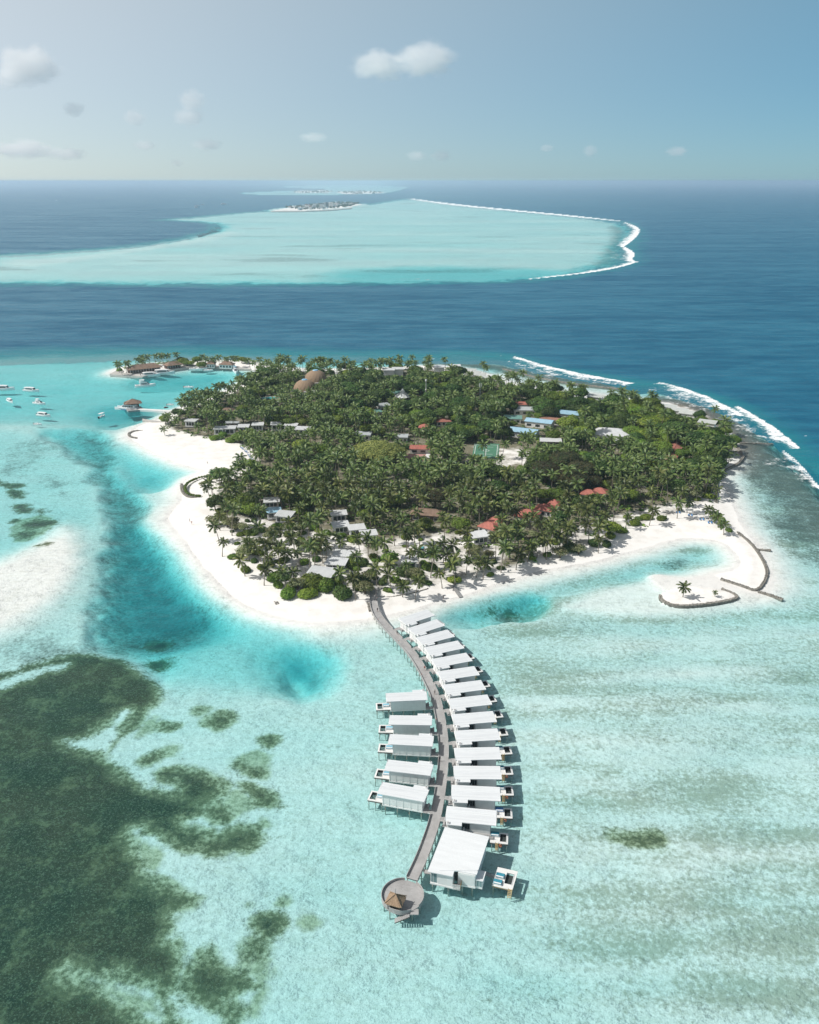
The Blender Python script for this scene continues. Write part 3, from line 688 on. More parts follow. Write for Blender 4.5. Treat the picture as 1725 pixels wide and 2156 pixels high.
def villa_parts(right):
    """one overwater villa; x runs from the jetty out to sea, y=0 is one long roof edge, -5 the other; floor at 1.9"""
    t = thing("overwater_villa", "", "villa")
    FZ, RZ = 1.95, 5.0
    L = 12.3
    # roof: long slab with a bump-out over the bathroom
    m = MB().mat("white_roof")
    def rz(y): return RZ + 0.06 * (y + 2.5)
    outline = [(0, 0), (0, -5.0), (.35, -5.0), (.35, -6.15), (4.15, -6.15), (4.15, -5.0), (L, -5.0), (L, 0)]
    m.add([(x, y, rz(y)) for x, y in outline] + [(x, y, rz(y) + .2) for x, y in outline],
          [(0, 1, 2, 5, 6, 7), (2, 3, 4, 5), (15, 14, 13, 10, 9, 8), (13, 12, 11, 10)] + [(i, i + 8, (i + 1) % 8 + 8, (i + 1) % 8) for i in range(8)])
    for k in range(9):                               # long roofing sheets, some toned duller in colour to stand in for seam shading
        y = -.03 - k * .55
        m.mat("white_roof_dull" if k in (1, 4, 5, 7) else "white_roof")
        m.hexa([(.03, y - .52, rz(y - .52) + .195), (L - .03, y - .52, rz(y - .52) + .195), (L - .03, y, rz(y) + .195), (.03, y, rz(y) + .195)], [(.03, y - .52, rz(y - .52) + .206), (L - .03, y - .52, rz(y - .52) + .206), (L - .03, y, rz(y) + .206), (.03, y, rz(y) + .206)])
    m.mat("white_roof")
    for k in range(9):
        y = -.3 - k * .55 - .26
        if y < -4.96: continue
        m.box(.02, L - .02, y - .025, y + .025, rz(y) + .17, rz(y) + .235)
    for k in range(2):
        y = -5.25 - k * .5
        m.box(.37, 4.13, y - .025, y + .025, rz(y) + .17, rz(y) + .235)
    ro = m.build("roof", t)
    for x in (-.06, L): MB().mat("white_trim").box(x, x + .06, -5.05, .05, RZ - .22, RZ + .18).build("fascia", ro)
    mv = MB().mat("white_trim").box(.5, 1.15, -6.0, -5.35, RZ - .02, RZ + .30); mv.mat("glass_dark").box(.6, 1.05, -5.85, -5.55, RZ + .30, RZ + .312)
    mv.build("roof_vent", ro)
    # floor slab and piles
    m = MB().mat("white_trim").box(.45, 11.1, -4.55, -.35, FZ - .42, FZ)
    m.box(.65, 4.0, -5.9, -4.56, FZ - .42, FZ - .002)
    m.build("floor_slab", t)
    for x in (.9, 4.0, 7.2, 10.4):
        for y in (-.8, -4.1):
            MB().mat("pile").tube([(x, y, -2.6), (x, y, FZ - .43)], .15, 8).build("pile", t)
    # walls
    w = MB().mat("white_wall")
    w.box(.55, 4.1, -4.45, -.45, FZ + .003, RZ - .12)
    w.box(4.1, 6.0, -3.6, -.45, FZ + .003, RZ - .12)
    w.box(6.0, 11.0, -4.45, -.45, FZ + .003, RZ - .12)
    w.box(.75, 3.95, -5.82, -4.452, FZ + .003, RZ - .28)
    w.build("wall", t)
    xs = [.7, 1.85, 3.65, 5.6, 7.5, 9.3, 10.9]
    for a, b in zip(xs[:-1], xs[1:]):                 # panelled long wall
        MB().mat("white_wall").box(a + .07, b - .07, -.452, -.385, FZ + .28, RZ - .2).build("wall_panel", t)
    for a in xs: MB().mat("white_trim").box(a - .06, a + .06, -.45, -.33, FZ + .003, RZ - .14).build("batten", t)
    for a, b in ((6.15, 7.7), (7.75, 9.3), (9.35, 10.9)):
        MB().mat("white_wall").box(a, b, -4.52, -4.452, FZ + .2, RZ - .25).build("wall_panel", t)
    for k in range(3):                                # glazed doors of the recess
        x = 4.16 + k * .6
        g = MB().mat("glass_dark").box(x + .03, x + .57, -3.66, -3.602, FZ + .1, RZ - .3).build("glass_door", t)
        MB().mat("metal_grey").box(x - .02, x + .03, -3.69, -3.602, FZ + .05, RZ - .25).build("mullion", g)
    for k in range(3):                                # sea end
        y = -4.2 + k * 1.25
        g = MB().mat("glass_dark").box(11.003, 11.06, y, y + 1.15, FZ + .1, RZ - .5).build("glass_door", t)
        MB().mat("white_trim").box(11.003, 11.08, y + 1.15, y + 1.24, FZ + .05, RZ - .4).build("mullion", g)
    d = MB().mat("white_trim").box(.49, .548, -2.6, -1.6, FZ + .02, FZ + 2.15).build("door", t)
    MB().mat("metal_grey").box(.44, .488, -2.5, -2.45, FZ + .9, FZ + 1.1).build("handle", d)
    MB().mat("white_trim").box(4.4, 4.75, -4.4, -3.9, FZ + .003, FZ + .75).build("air_conditioner", t)
    # side terrace with white balusters
    m = MB().mat("grey_wood").box(4.15, 11.9, -6.1, -4.56, FZ - .25, FZ - .05); m.build("terrace", t)
    m = MB().mat("white_trim").box(4.2, 7.0, -6.06, -6.0, FZ + .85, FZ + .92)
    for k in range(12): m.box(4.25 + k * .24, 4.31 + k * .24, -6.05, -6.01, FZ - .048, FZ + .85)
    m.build("railing", t)
    m = MB().mat("metal_grey").bar((7.2, -6.03, FZ + .85), (11.8, -6.03, FZ + .55), .05)
    for k in range(5): m.bar((7.2 + k * 1.15, -6.03, FZ - .05), (7.2 + k * 1.15, -6.03, FZ + .85 - k * .075), .04)
    m.build("handrail", t)
    # sea deck with a well, netted in the short row, dark-filled for shade in the long
    y1, y0 = (-3.4, -7.0) if right else (-1.4, -5.1)
    DZ = 1.62; xa, xb = 11.1, 15.4; pxa, pxb, pya, pyb = 13.45, 14.95, y0 + .55, y1 - .42
    m = MB().mat("deck_white")
    m.box(xa, pxa, y0, y1, DZ - .2, DZ).box(pxb, xb, y0, y1, DZ - .2, DZ).box(pxa, pxb, y0, pya, DZ - .2, DZ).box(pxa, pxb, pyb, y1, DZ - .2, DZ)
    dk = m.build("sea_deck", t)
    m = MB().mat("white_trim")
    m.box(pxa - .12, pxa, pya - .12, pyb + .12, DZ + .003, DZ + .09).box(pxb, pxb + .12, pya - .12, pyb + .12, DZ + .003, DZ + .09)
    m.box(pxa, pxb, pya - .12, pya, DZ + .003, DZ + .09).box(pxa, pxb, pyb, pyb + .12, DZ + .003, DZ + .09)
    m.build("well_frame", dk)
    m = MB().mat("net_cord")
    m.box(pxa + .003, pxa + .06, pya, pyb, DZ - .75, DZ - .01).box(pxb - .06, pxb - .003, pya, pyb, DZ - .75, DZ - .01)
    m.box(pxa + .06, pxb - .06, pya, pya + .06, DZ - .75, DZ - .01).box(pxa + .06, pxb - .06, pyb - .06, pyb, DZ - .75, DZ - .01)
    if right: m.box(pxa + .06, pxb - .06, pya + .06, pyb - .06, DZ - .74, DZ - .55)  # solid dark slab standing in for the villa's shade in the well
    else:
        for k in range(7): m.box(pxa + .06 + k * .2, pxa + .14 + k * .2, pya + .06, pyb - .06, DZ - .74, DZ - .7)
        for k in range(12): m.box(pxa + .06, pxb - .06, pya + .08 + k * .21, pya + .15 + k * .21, DZ - .695, DZ - .66)
    m.build("net", dk)
    MB().mat("dark_wood").box(xa + .003, xb - .003, y0 + .01, y0 + .09, DZ - .52, DZ - .203).box(xa + .003, xb - .003, y1 - .09, y1 - .01, DZ - .52, DZ - .203).box(xb - .09, xb - .01, y0 + .1, y1 - .1, DZ - .52, DZ - .203).build("deck_beam", dk)
    for x in (11.6, 13.3, 15.1):
        for y in (y0 + .3, y1 - .3):
            MB().mat("pile").tube([(x, y, -2.6), (x, y, DZ - .203)], .11, 7).build("pile", t)
    # ladder to the water
    if right:
        lx = 12.75
        m = MB().mat("yellow_wood").bar((lx - .32, y0 - .06, DZ + .35), (lx - .32, y0 - .55, -.7), .09).bar((lx + .32, y0 - .06, DZ + .35), (lx + .32, y0 - .55, -.7), .09)
        for k in range(6):
            f = .16 + k * .14; m.box(lx - .3, lx + .3, y0 - .06 - .49 * f - .12, y0 - .06 - .49 * f + .1, DZ + .35 - f * 2.3, DZ + .41 - f * 2.3)
        m.build("ladder", t)
    # porch and bridge to the jetty
    MB().mat("grey_wood").box(-.75, .44, -3.5, -.1, FZ - .2, FZ - .03).build("porch", t)
    m = MB().mat("grey_wood").box(-.7, -.25, -3.3, -2.0, FZ - .028, FZ + .42); m.build("porch_bench", t)
    m = MB().mat("grey_wood")
    for k in range(9): m.box(-3.4 + k * .295, -3.13 + k * .295, -1.55, -.3, FZ - .17, FZ - .06)
    m.build("bridge", t)
    MB().mat("white_trim").box(-3.4, -.75, -1.62, -1.56, FZ - .25, FZ - .03).box(-3.4, -.75, -.29, -.23, FZ - .25, FZ - .03).build("bridge_beam", t)
    return t

def daybed(loc, rz, col, label, group="daybeds on the villa sea decks"):
    t = thing("daybed", label, "daybed", loc, rz, group)
    MB().mat("white_trim").box(-1.0, 1.0, -.75, .75, .08, .26).build("base", t)
    for x in (-.9, .9):
        for y in (-.65, .65): MB().mat("white_trim").box(x - .05, x + .05, y - .05, y + .05, 0, .079).build("leg", t)
    m = MB().mat(col); m.loft([[(-.97 + i, -.72 + i, zz), (.97 - i, -.72 + i, zz), (.97 - i, .72 - i, zz), (-.97 + i, .72 - i, zz)] for i, zz in ((.05, .262), (0, .32), (0, .42), (.06, .48))])
    m.build("mattress", t)
    MB().mat("towel_white").box(-.85, .85, -.70, -.42, .482, .60).build("pillow", t)
    return t
ORD = ["first", "second", "third", "fourth", "fifth", "sixth", "seventh", "eighth", "ninth", "tenth", "eleventh", "twelfth", "thirteenth", "fourteenth"]
def Z1(p): return (724.5 + p[0] * .26, 1207.5 + p[1] * .26)
def Z2(p): return (724.5 + p[0] * .26, 1552.5 + p[1] * .26)
LONG = [(Z1(a), Z1(b)) for a, b in (((440,370),(680,293)),((515,450),(760,373)),((583,525),(848,457)),((650,605),(925,548)),((707,700),(990,647)),((757,800),(1060,755)),((800,908),(1115,868)),((840,1022),(1170,985)),((870,1148),(1205,1120)),((893,1280),(1243,1260)))] \
     + [(Z2(a), Z2(b)) for a, b in (((893,92),(1255,85)),((888,237),(1262,240)),((873,392),(1258,410)),((835,562),(1232,600)))]
SHORT = [(Z1((678,1030)), Z1((345,1045))), (Z1((712,1235)), Z1((365,1230))), (Z2((718,80)), Z2((360,62))), (Z2((700,318)), Z2((328,275))), (Z2((650,530)), Z2((268,462)))]
VILLA_POSE = []
def place_villas():
    for right, rows, gname in ((True, LONG, "overwater villas of the long row"), (False, SHORT, "overwater villas of the short row")):
        proto = None
        for i, (a, b) in enumerate(rows):
            A, B = G(*a, 5.05), G(*b, 5.05)
            rz = math.atan2(B.y - A.y, B.x - A.x)
            if right: lab = f"white flat-roofed overwater villa, {ORD[i]} from the beach in the long row"
            else: lab = f"white flat-roofed overwater villa, {ORD[i]} from the beach in the short row of five"
            loc = (A.x, A.y, 0)
            if proto is None:
                proto = villa_parts(right); o = proto
                o.location = loc; o.rotation_euler = (0, 0, rz); o["label"] = lab; o["group"] = gname
            else: o = dup(proto, lab, loc, rz, gname)
            VILLA_POSE.append((right, Vector(loc), rz))
            M = Matrix.Translation(loc) @ Matrix.Rotation(rz, 4, 'Z')
            if right and i >= 3 or not right:
                p = M @ Vector((12.2 if right else 12.25, -4.35 if right else -3.3, 1.622))
                col = ("cushion_shaded" if i != 12 else "cushion_blue") if right else "cushion_sunlit"
                nm = "shade-toned blue" if col == "cushion_shaded" else "bright blue" if col == "cushion_blue" else "sunlit-toned blue"
                daybed(p, rz + (0 if right else math.pi), col, f"{nm} daybed on the sea deck of the {ORD[i]} villa in the {'long' if right else 'short'} row")
            if right and i >= 10:
                p = M @ Vector((13.6, -7.18, 1.05))
                m = MB().mat("lifebuoy")
                rings = []
                for k in range(14):
                    a2 = 2 * math.pi * k / 14; c = Vector((.3 * math.cos(a2), 0, .3 * math.sin(a2)))
                    rings.append([c * (1 + .28 * math.cos(2 * math.pi * q / 6)) + Vector((0, .085 * math.sin(2 * math.pi * q / 6), 0)) for q in range(6)])
                rings.append(rings[0]); m.loft(rings, False, False)
                o2 = m.build("life_ring"); o2.location = p; o2.rotation_euler = (0, 0, rz)
                tag(o2, f"orange life ring hanging beside the ladder of the {ORD[i]} long-row villa", "life ring", "life rings by the deck ladders")
place_villas()

# ---- the jetty
JP = [(788,1233),(787,1250),(787,1272),(791,1288),(800,1304),(812,1318),(826,1332),(847,1353),(870,1379),(888,1408),(904,1439),(917,1467),(923.5,1493.5),(931,1532),(934.5,1571),(934.5,1590),(932.5,1617.5),(928.6,1656.5),(922,1698),(914,1734.5),(901,1773),(886,1812),(868,1850)]
JZ = 1.95
def jetty():
    P = [tuple(p) for p in GP(JP, JZ)]
    P = smooth_line(P, 3)
    pts = [Vector((p[0], p[1], 0)) for p in P]
    acc = [0.0]
    for a, b in zip(pts[:-1], pts[1:]): acc.append(acc[-1] + (b - a).length)
    tot = acc[-1]
    def at(s):
        s = min(max(s, 0), tot); k = max(0, min(len(pts) - 2, int(np.searchsorted(acc, s)) - 1))
        f = (s - acc[k]) / max(1e-6, acc[k + 1] - acc[k]); p = pts[k].lerp(pts[k + 1], f)
        d = (pts[min(k + 2, len(pts) - 1)] - pts[max(k - 1, 0)]).normalized()
        return p, d, Vector((-d.y, d.x, 0))      # n points to the east side when heading out to sea
    W = 1.32
    t = thing("jetty", "long curved grey plank jetty from the beach past the villas to the round deck", "jetty", (0, 0, 0))
    m = MB(); s = 0.0; rnd = random.Random(3)
    m.mat("plank_wood")
    while s < tot:
        p, d, n = at(s + .12); q = d * .115; zz = JZ + rnd.uniform(-.006, .006); w = W + rnd.uniform(-.01, .01)
        a, b, c, e = p - q - n * w, p - q + n * w, p + q + n * w, p + q - n * w
        m.hexa([(v.x, v.y, zz - .06) for v in (a, b, c, e)], [(v.x, v.y, zz) for v in (a, b, c, e)]); s += .25
    pk = m.build("planking", t, True); pk["kind"] = "stuff"
    for k in range(int(tot / 3) + 1):
        p, d, n = at(k * 3.0)
        b = MB().mat("grey_wood").bar(p - n * 1.25 + Vector((0, 0, JZ - .32)), p + n * 1.25 + Vector((0, 0, JZ - .32)), .2, .3).build("cross_beam", t)
        if k > 3:
            for sg in (-1, 1):
                q = p + n * sg * 1.15
                MB().mat("pile").tube([(q.x, q.y, -3.2), (q.x, q.y, JZ - .47)], .14, 7).build("pile", b)
    gaps = {1: [], -1: []}
    def nearest(x, y): return min(range(0, int(tot * 2)), key=lambda k: (at(k / 2)[0] - Vector((x, y, 0))).length) / 2
    for right, loc, rz in VILLA_POSE:
        q = Matrix.Translation(loc) @ Matrix.Rotation(rz, 4, 'Z') @ Vector((-2.2, -.92, 0))
        sidek = 1 if right else -1
        gaps[sidek].append(nearest(q.x, q.y))
    q = GP([Z2((700, 985))], JZ)[0]; gaps[1].append(nearest(*q))
    p1 = at(20)[2]; east = 1 if p1.x > 0 else -1
    for sk in (1, -1):
        g = sorted(gaps[sk]); s0 = 1.0; spans = []
        for c in g + [None]:
            e = (c - .75) if c is not None else tot - .1
            if e - s0 > .8: spans.append((s0, e))
            if c is not None: s0 = c + .75
        for a, b in spans:
            rings = []; k = max(2, int((b - a) / 1.0) + 1)
            for i in range(k + 1):
                p, d, n = at(a + (b - a) * i / k); n = n * east * sk
                o1, i1 = p + n * 1.42, p + n * 1.325
                rings.append([(o1.x, o1.y, JZ - .42), (i1.x, i1.y, JZ - .42), (i1.x, i1.y, JZ + .52), (o1.x, o1.y, JZ + .52)])
            m = MB().mat("grey_wood").loft(rings); f = m.build("side_board", t, True)
            rings = []
            for i in range(k + 1):
                p, d, n = at(a + (b - a) * i / k); n = n * east * sk
                o1, i1 = p + n * 1.43, p + n * 1.315
                rings.append([(o1.x, o1.y, JZ + .523), (i1.x, i1.y, JZ + .523), (i1.x, i1.y, JZ + .57), (o1.x, o1.y, JZ + .57)])
            MB().mat("plank_wood").loft(rings).build("rail_cap", f, True)
    # small marker posts with orange heads
    for s_, sk in ((13, 1), (30, -1), (47, -1), (70, -1), (95, -1), (120, -1)):
        p, d, n = at(s_); n = n * east * sk; q = p + n * 1.385
        o = MB().mat("metal_grey").tube([(0, 0, 0), (0, 0, .7)], .06, 6); o.mat("terracotta_mat").tube([(0, 0, .7), (0, 0, .95)], [.1, .08], 8)
        o.build("marker_lamp", t).location = (q.x, q.y, JZ + .57)
    return at, tot, east
JAT, JTOT, JEAST = jetty()

def round_deck():
    C = Vector((-1.53, 146.25, 0)); RR = 4.72; Z = 1.98
    t = thing("round_deck", "round grey plank deck with a low parapet at the jetty's end", "deck", C)
    m = MB().mat("plank_wood"); rnd = random.Random(5); w = .24
    ang = R(-14); y = -RR
    while y < RR:
        yy0, yy1 = y, min(y + w - .02, RR)
        h0 = math.sqrt(max(0, (RR - .1) ** 2 - yy0 ** 2)); h1 = math.sqrt(max(0, (RR - .1) ** 2 - yy1 ** 2))
        if h0 > .05 or h1 > .05:
            zz = Z + rnd.uniform(-.006, .006)
            pts = [(-h0, yy0), (h0, yy0), (h1, yy1), (-h1, yy1)]
            pts = [(px * math.cos(ang) - py * math.sin(ang), px * math.sin(ang) + py * math.cos(ang)) for px, py in pts]
            m.prism(pts, zz - .06, zz)
        y += w
    pk = m.build("planking", t); pk["kind"] = "stuff"
    MB().mat("grey_wood").cyl((0, 0), RR - .14, Z - .5, Z - .075, 48).build("deck_frame", t)
    # parapet: an open ring, gap for jetty and stair
    jd = math.degrees(math.atan2(4.3, 1.8)); st = math.degrees(math.atan2(-3.7, 2.7))
    def ring(a0, a1):
        rings = []
        k = int((a1 - a0) / 5) + 1
        for i in range(k + 1):
            a = R(a0 + (a1 - a0) * i / k); c, s = math.cos(a), math.sin(a)
            rings.append([((RR + .03) * c, (RR + .03) * s, Z - .62), ((RR - .09) * c, (RR - .09) * s, Z - .62), ((RR - .09) * c, (RR - .09) * s, Z + .56), ((RR + .03) * c, (RR + .03) * s, Z + .56)])
        f = MB().mat("grey_wood").loft(rings).build("parapet", t, True)
        rings = []
        for i in range(k + 1):
            a = R(a0 + (a1 - a0) * i / k); c, s = math.cos(a), math.sin(a)
            rings.append([((RR + .04) * c, (RR + .04) * s, Z + .563), ((RR - .10) * c, (RR - .10) * s, Z + .563), ((RR - .10) * c, (RR - .10) * s, Z + .61), ((RR + .04) * c, (RR + .04) * s, Z + .61)])
        MB().mat("plank_wood").loft(rings).build("rail_cap", f, True)
    ring(st + 14, jd - 17); ring(jd + 17, st + 360 - 12)
    for k in range(10):
        a = R(k * 36 + 12); MB().mat("pile").tube([(4.2 * math.cos(a), 4.2 * math.sin(a), -2.6), (4.2 * math.cos(a), 4.2 * math.sin(a), Z - .501)], .14, 8).build("pile", t)
    # landing and stair down to the water, curling round the front
    m = MB().mat("plank_wood").box(1.6, 3.5, -5.1, -3.55, Z - .28, Z - .1); ld = m.build("landing", t)
    for k in range(9):
        x = 1.35 - k * .36; zz = Z - .25 - k * .19
        MB().mat("plank_wood").box(x - .17, x + .17, -5.65, -4.45, zz - .05, zz).build("stair_tread", ld)
    MB().mat("dark_wood").bar((1.5, -5.6, Z - .4), (-1.7, -5.6, Z - 2.1), .08, .2).bar((1.5, -4.5, Z - .4), (-1.7, -4.5, Z - 2.1), .08, .2).build("stringer", ld)
    # thatched pavilion
    h = thing("thatched_pavilion", "small square pavilion with brown thatched roof standing on the round deck", "pavilion", (-3.05, 143.35, Z), R(-19))
    for x in (-1.35, 1.35):
        for y in (-1.2, 1.2): MB().mat("dark_wood").tube([(x, y, 0), (x, y, 1.85)], .09, 8).build("post", h)
    m = MB().mat("thatch"); rings = []
    for f, zz in ((1.0, 1.62), (1.02, 1.8), (.72, 2.25), (.4, 2.78), (.05, 3.35)):
        r_ = []
        for i in range(24):
            a = 2 * math.pi * i / 24 + .13; c, s = math.cos(a), math.sin(a); q = 1 / max(abs(c), abs(s)); rr = f * (1 + .02 * math.sin(i * 7.3))
            r_.append((2.0 * rr * q * c * .98, 1.78 * rr * q * s * .98, zz + .03 * math.sin(i * 5.1)))
        rings.append(r_)
    m.loft(rings); rf = m.build("thatched_roof", h)
    m = MB().mat("thatch")
    for sx in (-1, 1):
        for sy in (-1, 1): m.tube([(sx * 1.97, sy * 1.75, 1.86), (sx * 1.4, sy * 1.25, 2.33), (sx * .78, sy * .7, 2.86), (sx * .08, sy * .08, 3.43)], .1, 6)
    m.build("hip_cap", rf)
    MB().mat("metal_grey").tube([(0, 0, 3.3), (0, 0, 4.9)], .045, 6).build("mast", rf)
    MB().mat("dark_wood").box(-1.2, 1.2, -1.0, -.5, .02, .45).box(-1.2, -.8, -.5, .9, .02, .45).build("bench", h)
round_deck()

def suite():
    A = Vector((8.5, 164.05, 0)); rz = math.atan2(-3.3, 10.4)
    t = thing("overwater_suite", "large white overwater suite with broad roof at the jetty's seaward end", "villa", A, rz)
    M = (Matrix.Translation(A) @ Matrix.Rotation(rz, 4, 'Z')).inverted()
    def Lc(x, y): v = M @ Vector((x, y, 0)); return (v.x, v.y)
    FZ, RZ = 1.95, 5.25
    pl = [Lc(*p) for p in ((8.5, 164.05), (4.05, 149.85), (9.6, 148.35), (10.05, 149.95), (10.9, 149.95), (15.05, 148.95), (18.85, 160.75))]
    m = MB().mat("white_roof"); m.prism(pl, RZ, RZ + .2)
    x0 = min(p[0] for p in pl)
    rnd = []
    for k in range(24):                              # standing seams across the roof
        y = -.35 - k * .56
        f0 = Vector(pl[0]).lerp(Vector(pl[1]), -y / 14.2 if True else 0); 
        xa = pl[0][0] + (pl[1][0] - pl[0][0]) * (y / pl[1][1]); xb = pl[6][0] + (pl[5][0] - pl[6][0]) * ((y - pl[6][1]) / (pl[5][1] - pl[6][1])) if y < pl[6][1] else pl[6][0]
        if y > pl[5][1] - .2 and y > pl[1][1] + .3: m.box(xa + .03, xb - .03, y - .025, y + .025, RZ + .17, RZ + .24)
    ro = m.build("roof", t, True)
    MB().mat("white_roof").prism([(pl[1][0] + 2.5, pl[1][1] + .95), (pl[1][0] + 2.5, pl[1][1] + 1.2), (pl[5][0] - .1, pl[5][1] + 1.25), (pl[5][0] - .1, pl[5][1] + 1.0)], RZ + .203, RZ + .32).build("roof_step", ro, True)
    # walls in three blocks, panelled like the villas
    W1 = [Lc(*p) for p in ((8.2, 162.9), (4.75, 150.25), (9.75, 148.75), (12.2, 161.5))]
    W2 = [Lc(*p) for p in ((12.2, 161.4), (10.9, 149.75), (14.75, 148.85), (18.1, 160.0))]
    W3 = [Lc(*p) for p in ((11.0, 152.6), (10.3, 150.6), (10.88, 150.4), (11.3, 152.6))]
    for W in (W1, W2): MB().mat("white_wall").prism([(p[0], p[1]) for p in W], FZ + .003, RZ - .03).build("wall", t, True)
    MB().mat("glass_dark").prism(W3, FZ + .1, RZ - .5).build("glass_door", t, True)
    for W in (W1, W2):                               # slab
        c = np.mean(W, 0); MB().mat("white_trim").prism([(c[0] + (p[0] - c[0]) * 1.03, c[1] + (p[1] - c[1]) * 1.02) for p in W], FZ - .42, FZ).build("floor_slab", t, True)
    def front(a, b, u0, u1, z0, z1, mat, nm, off=.05):
        a, b = Vector(a), Vector(b); d = (b - a); n = Vector((d.y, -d.x)).normalized()
        if n.y > 0: n = -n
        p, q = a + d * u0 + n * .003, a + d * u1 + n * .003
        return MB().mat(mat).prism([p, q, q + n * off, p + n * off], z0, z1).build(nm, t, True)
    front(W1[1], W1[2], .03, .27, FZ + .35, RZ - .5, "glass_teal", "window"); front(W1[1], W1[2], .12, .135, FZ + .35, RZ - .5, "white_trim", "mullion", .09)
    front(W1[1], W1[2], .32, .98, FZ + .15, RZ - .3, "white_wall", "wall_panel")
    front(W2[1], W2[2], .04, .96, FZ + .15, RZ - .3, "white_wall", "wall_panel")
    for k in range(13):                              # slatted screen of the little balcony
        a, b = Vector(Lc(9.7, 148.3)), Vector(Lc(11.3, 147.95)); p = a.lerp(b, k / 12)
        MB().mat("white_trim").box(p.x - .035, p.x + .035, p.y - .03, p.y + .03, FZ - .15, FZ + 1.35).build("slat", t)
    bal = [Lc(*p) for p in ((9.85, 148.5), (11.3, 148.05), (11.7, 149.7), (10.2, 150.1))]
    MB().mat("grey_wood").prism(bal, FZ - .35, FZ - .16).build("balcony_floor", t, True)
    a, b = Vector(Lc(11.35, 148.0)), Vector(Lc(11.75, 149.6)); MB().mat("warm_wood").bar((a.x, a.y, FZ + .6), (b.x, b.y, FZ + .6), .06, 1.4).build("side_screen", t)
    # bay with its own lean-to roof, bridge, sea deck
    bay = [Lc(*p) for p in ((15.2, 150.0), (14.95, 149.1), (16.35, 148.7), (17.1, 151.1), (15.7, 151.6))]
    MB().mat("white_wall").prism(bay, FZ - .6, FZ + 1.9).build("bay", t, True)
    bw = [Vector(p) for p in bay]
    for u0, u1 in ((.12, .45), (.55, .88)):
        a, b = bw[1], bw[2]; d = b - a; n = Vector((d.y, -d.x)).normalized(); n = n if n.y < 0 else -n
        p, q = a + d * u0 + n * .003, a + d * u1 + n * .003
        MB().mat("glass_teal").prism([p, q, q + n * .05, p + n * .05], FZ + .1, FZ + 1.5).build("window", t, True)
    c = np.mean(bay, 0); MB().mat("white_roof").prism([(c[0] + (p[0] - c[0]) * 1.2, c[1] + (p[1] - c[1]) * 1.2) for p in bay], FZ + 1.905, FZ + 2.03).build("bay_roof", t, True)
    for x, y in ((5.3, 151), (8.8, 149.7), (12, 150.2), (14.2, 149.6), (8.3, 160.5), (12, 160), (17, 158.5), (6.6, 155.5), (15.8, 154)):
        p = Lc(x, y); MB().mat("pile").tube([(p[0], p[1], -2.6), (p[0], p[1], FZ - .43)], .17, 8).build("pile", t)
    D = [Lc(*p) for p in ((20.4, 155.2), (25.0, 153.8), (23.1, 148.3), (18.6, 149.7))]
    H_ = [Lc(*p) for p in ((22.4, 153.45), (24.1, 152.9), (23.05, 149.65), (21.35, 150.15))]
    DZ = 1.62
    m = MB().mat("deck_white")
    for i in range(4):
        j = (i + 1) % 4; m.prism([D[i], D[j], H_[j], H_[i]], DZ - .2, DZ)
    dk = m.build("sea_deck", t, True)
    m = MB().mat("net_cord"); m.prism(H_, DZ - .9, DZ - .6); m.build("net", dk, True)
    m = MB().mat("white_trim")
    for i in range(4):
        a, b = Vector(H_[i]), Vector(H_[(i + 1) % 4]); m.bar((a.x, a.y, DZ + .05), (b.x, b.y, DZ + .05), .12, .09)
    m.build("well_frame", dk, True)
    m = MB().mat("warm_wood")
    for i in range(4):
        a, b = Vector(D[i]), Vector(D[(i + 1) % 4]); c = (Vector(D[0]) + Vector(D[2])) / 2; a = a.lerp(c, .04); b = b.lerp(c, .04)
        m.bar((a.x, a.y, DZ - .36), (b.x, b.y, DZ - .36), .1, .3)
    m.build("deck_beam", dk, True)
    for p in D:
        c = (Vector(D[0]) + Vector(D[2])) / 2; q = Vector(p).lerp(c, .12); MB().mat("pile").tube([(q.x, q.y, -2.6), (q.x, q.y, DZ - .203)], .12, 8).build("pile", t)
    a, b = Vector(Lc(16.6, 153.4)), Vector(Lc(19.9, 152.1))
    br = MB().mat("grey_wood").bar((a.x, a.y, FZ - .15), (b.x, b.y, DZ - .12), 1.1, .1).build("bridge", t)
    m = MB().mat("metal_grey"); d = (b - a).normalized(); n = Vector((-d.y, d.x)) * .55
    for sg in (-1, 1):
        m.bar((a.x + n.x * sg, a.y + n.y * sg, FZ + .8), (b.x + n.x * sg, b.y + n.y * sg, DZ + .8), .05)
        for k in range(6):
            p = a.lerp(b, k / 5) + n * sg; m.bar((p.x, p.y, FZ - .1 - k * .06), (p.x, p.y, FZ + .8 - k * .06), .035)
    m.build("railing", br)
    a, b = Vector(Lc(23.0, 148.15)), Vector(Lc(22.2, 148.4)); m = MB().mat("yellow_wood")
    for p in (a, b): m.bar((p.x, p.y, DZ + .4), (p.x - .1, p.y - .6, -.6), .09)
    for k in range(6): m.bar((a.x - .02 * k, a.y - .12 * k, DZ + .1 - .34 * k), (b.x - .02 * k, b.y - .12 * k, DZ + .1 - .34 * k), .16, .05)
    m.build("ladder", t)
    p, q = Vector((4.6, 152.2)), Vector((6.9, 154.4)); jb = [Lc(*v) for v in ((3.1, 154.2), (3.3, 153.0), (7.2, 152.4), (7.4, 153.6))]
    MB().mat("grey_wood").prism(jb, FZ - .2, FZ - .04).build("entrance_bridge", t, True)
    daybed((20.75, 152.25, DZ + .002), rz + .0, "cushion_shaded", "shade-toned blue daybed on the suite's sea deck, beside the bridge", "daybeds on the suite deck")
    daybed((20.0, 150.35, DZ + .002), rz + .0, "cushion_shaded", "shade-toned blue daybed on the suite's sea deck, at the corner by the water", "daybeds on the suite deck")
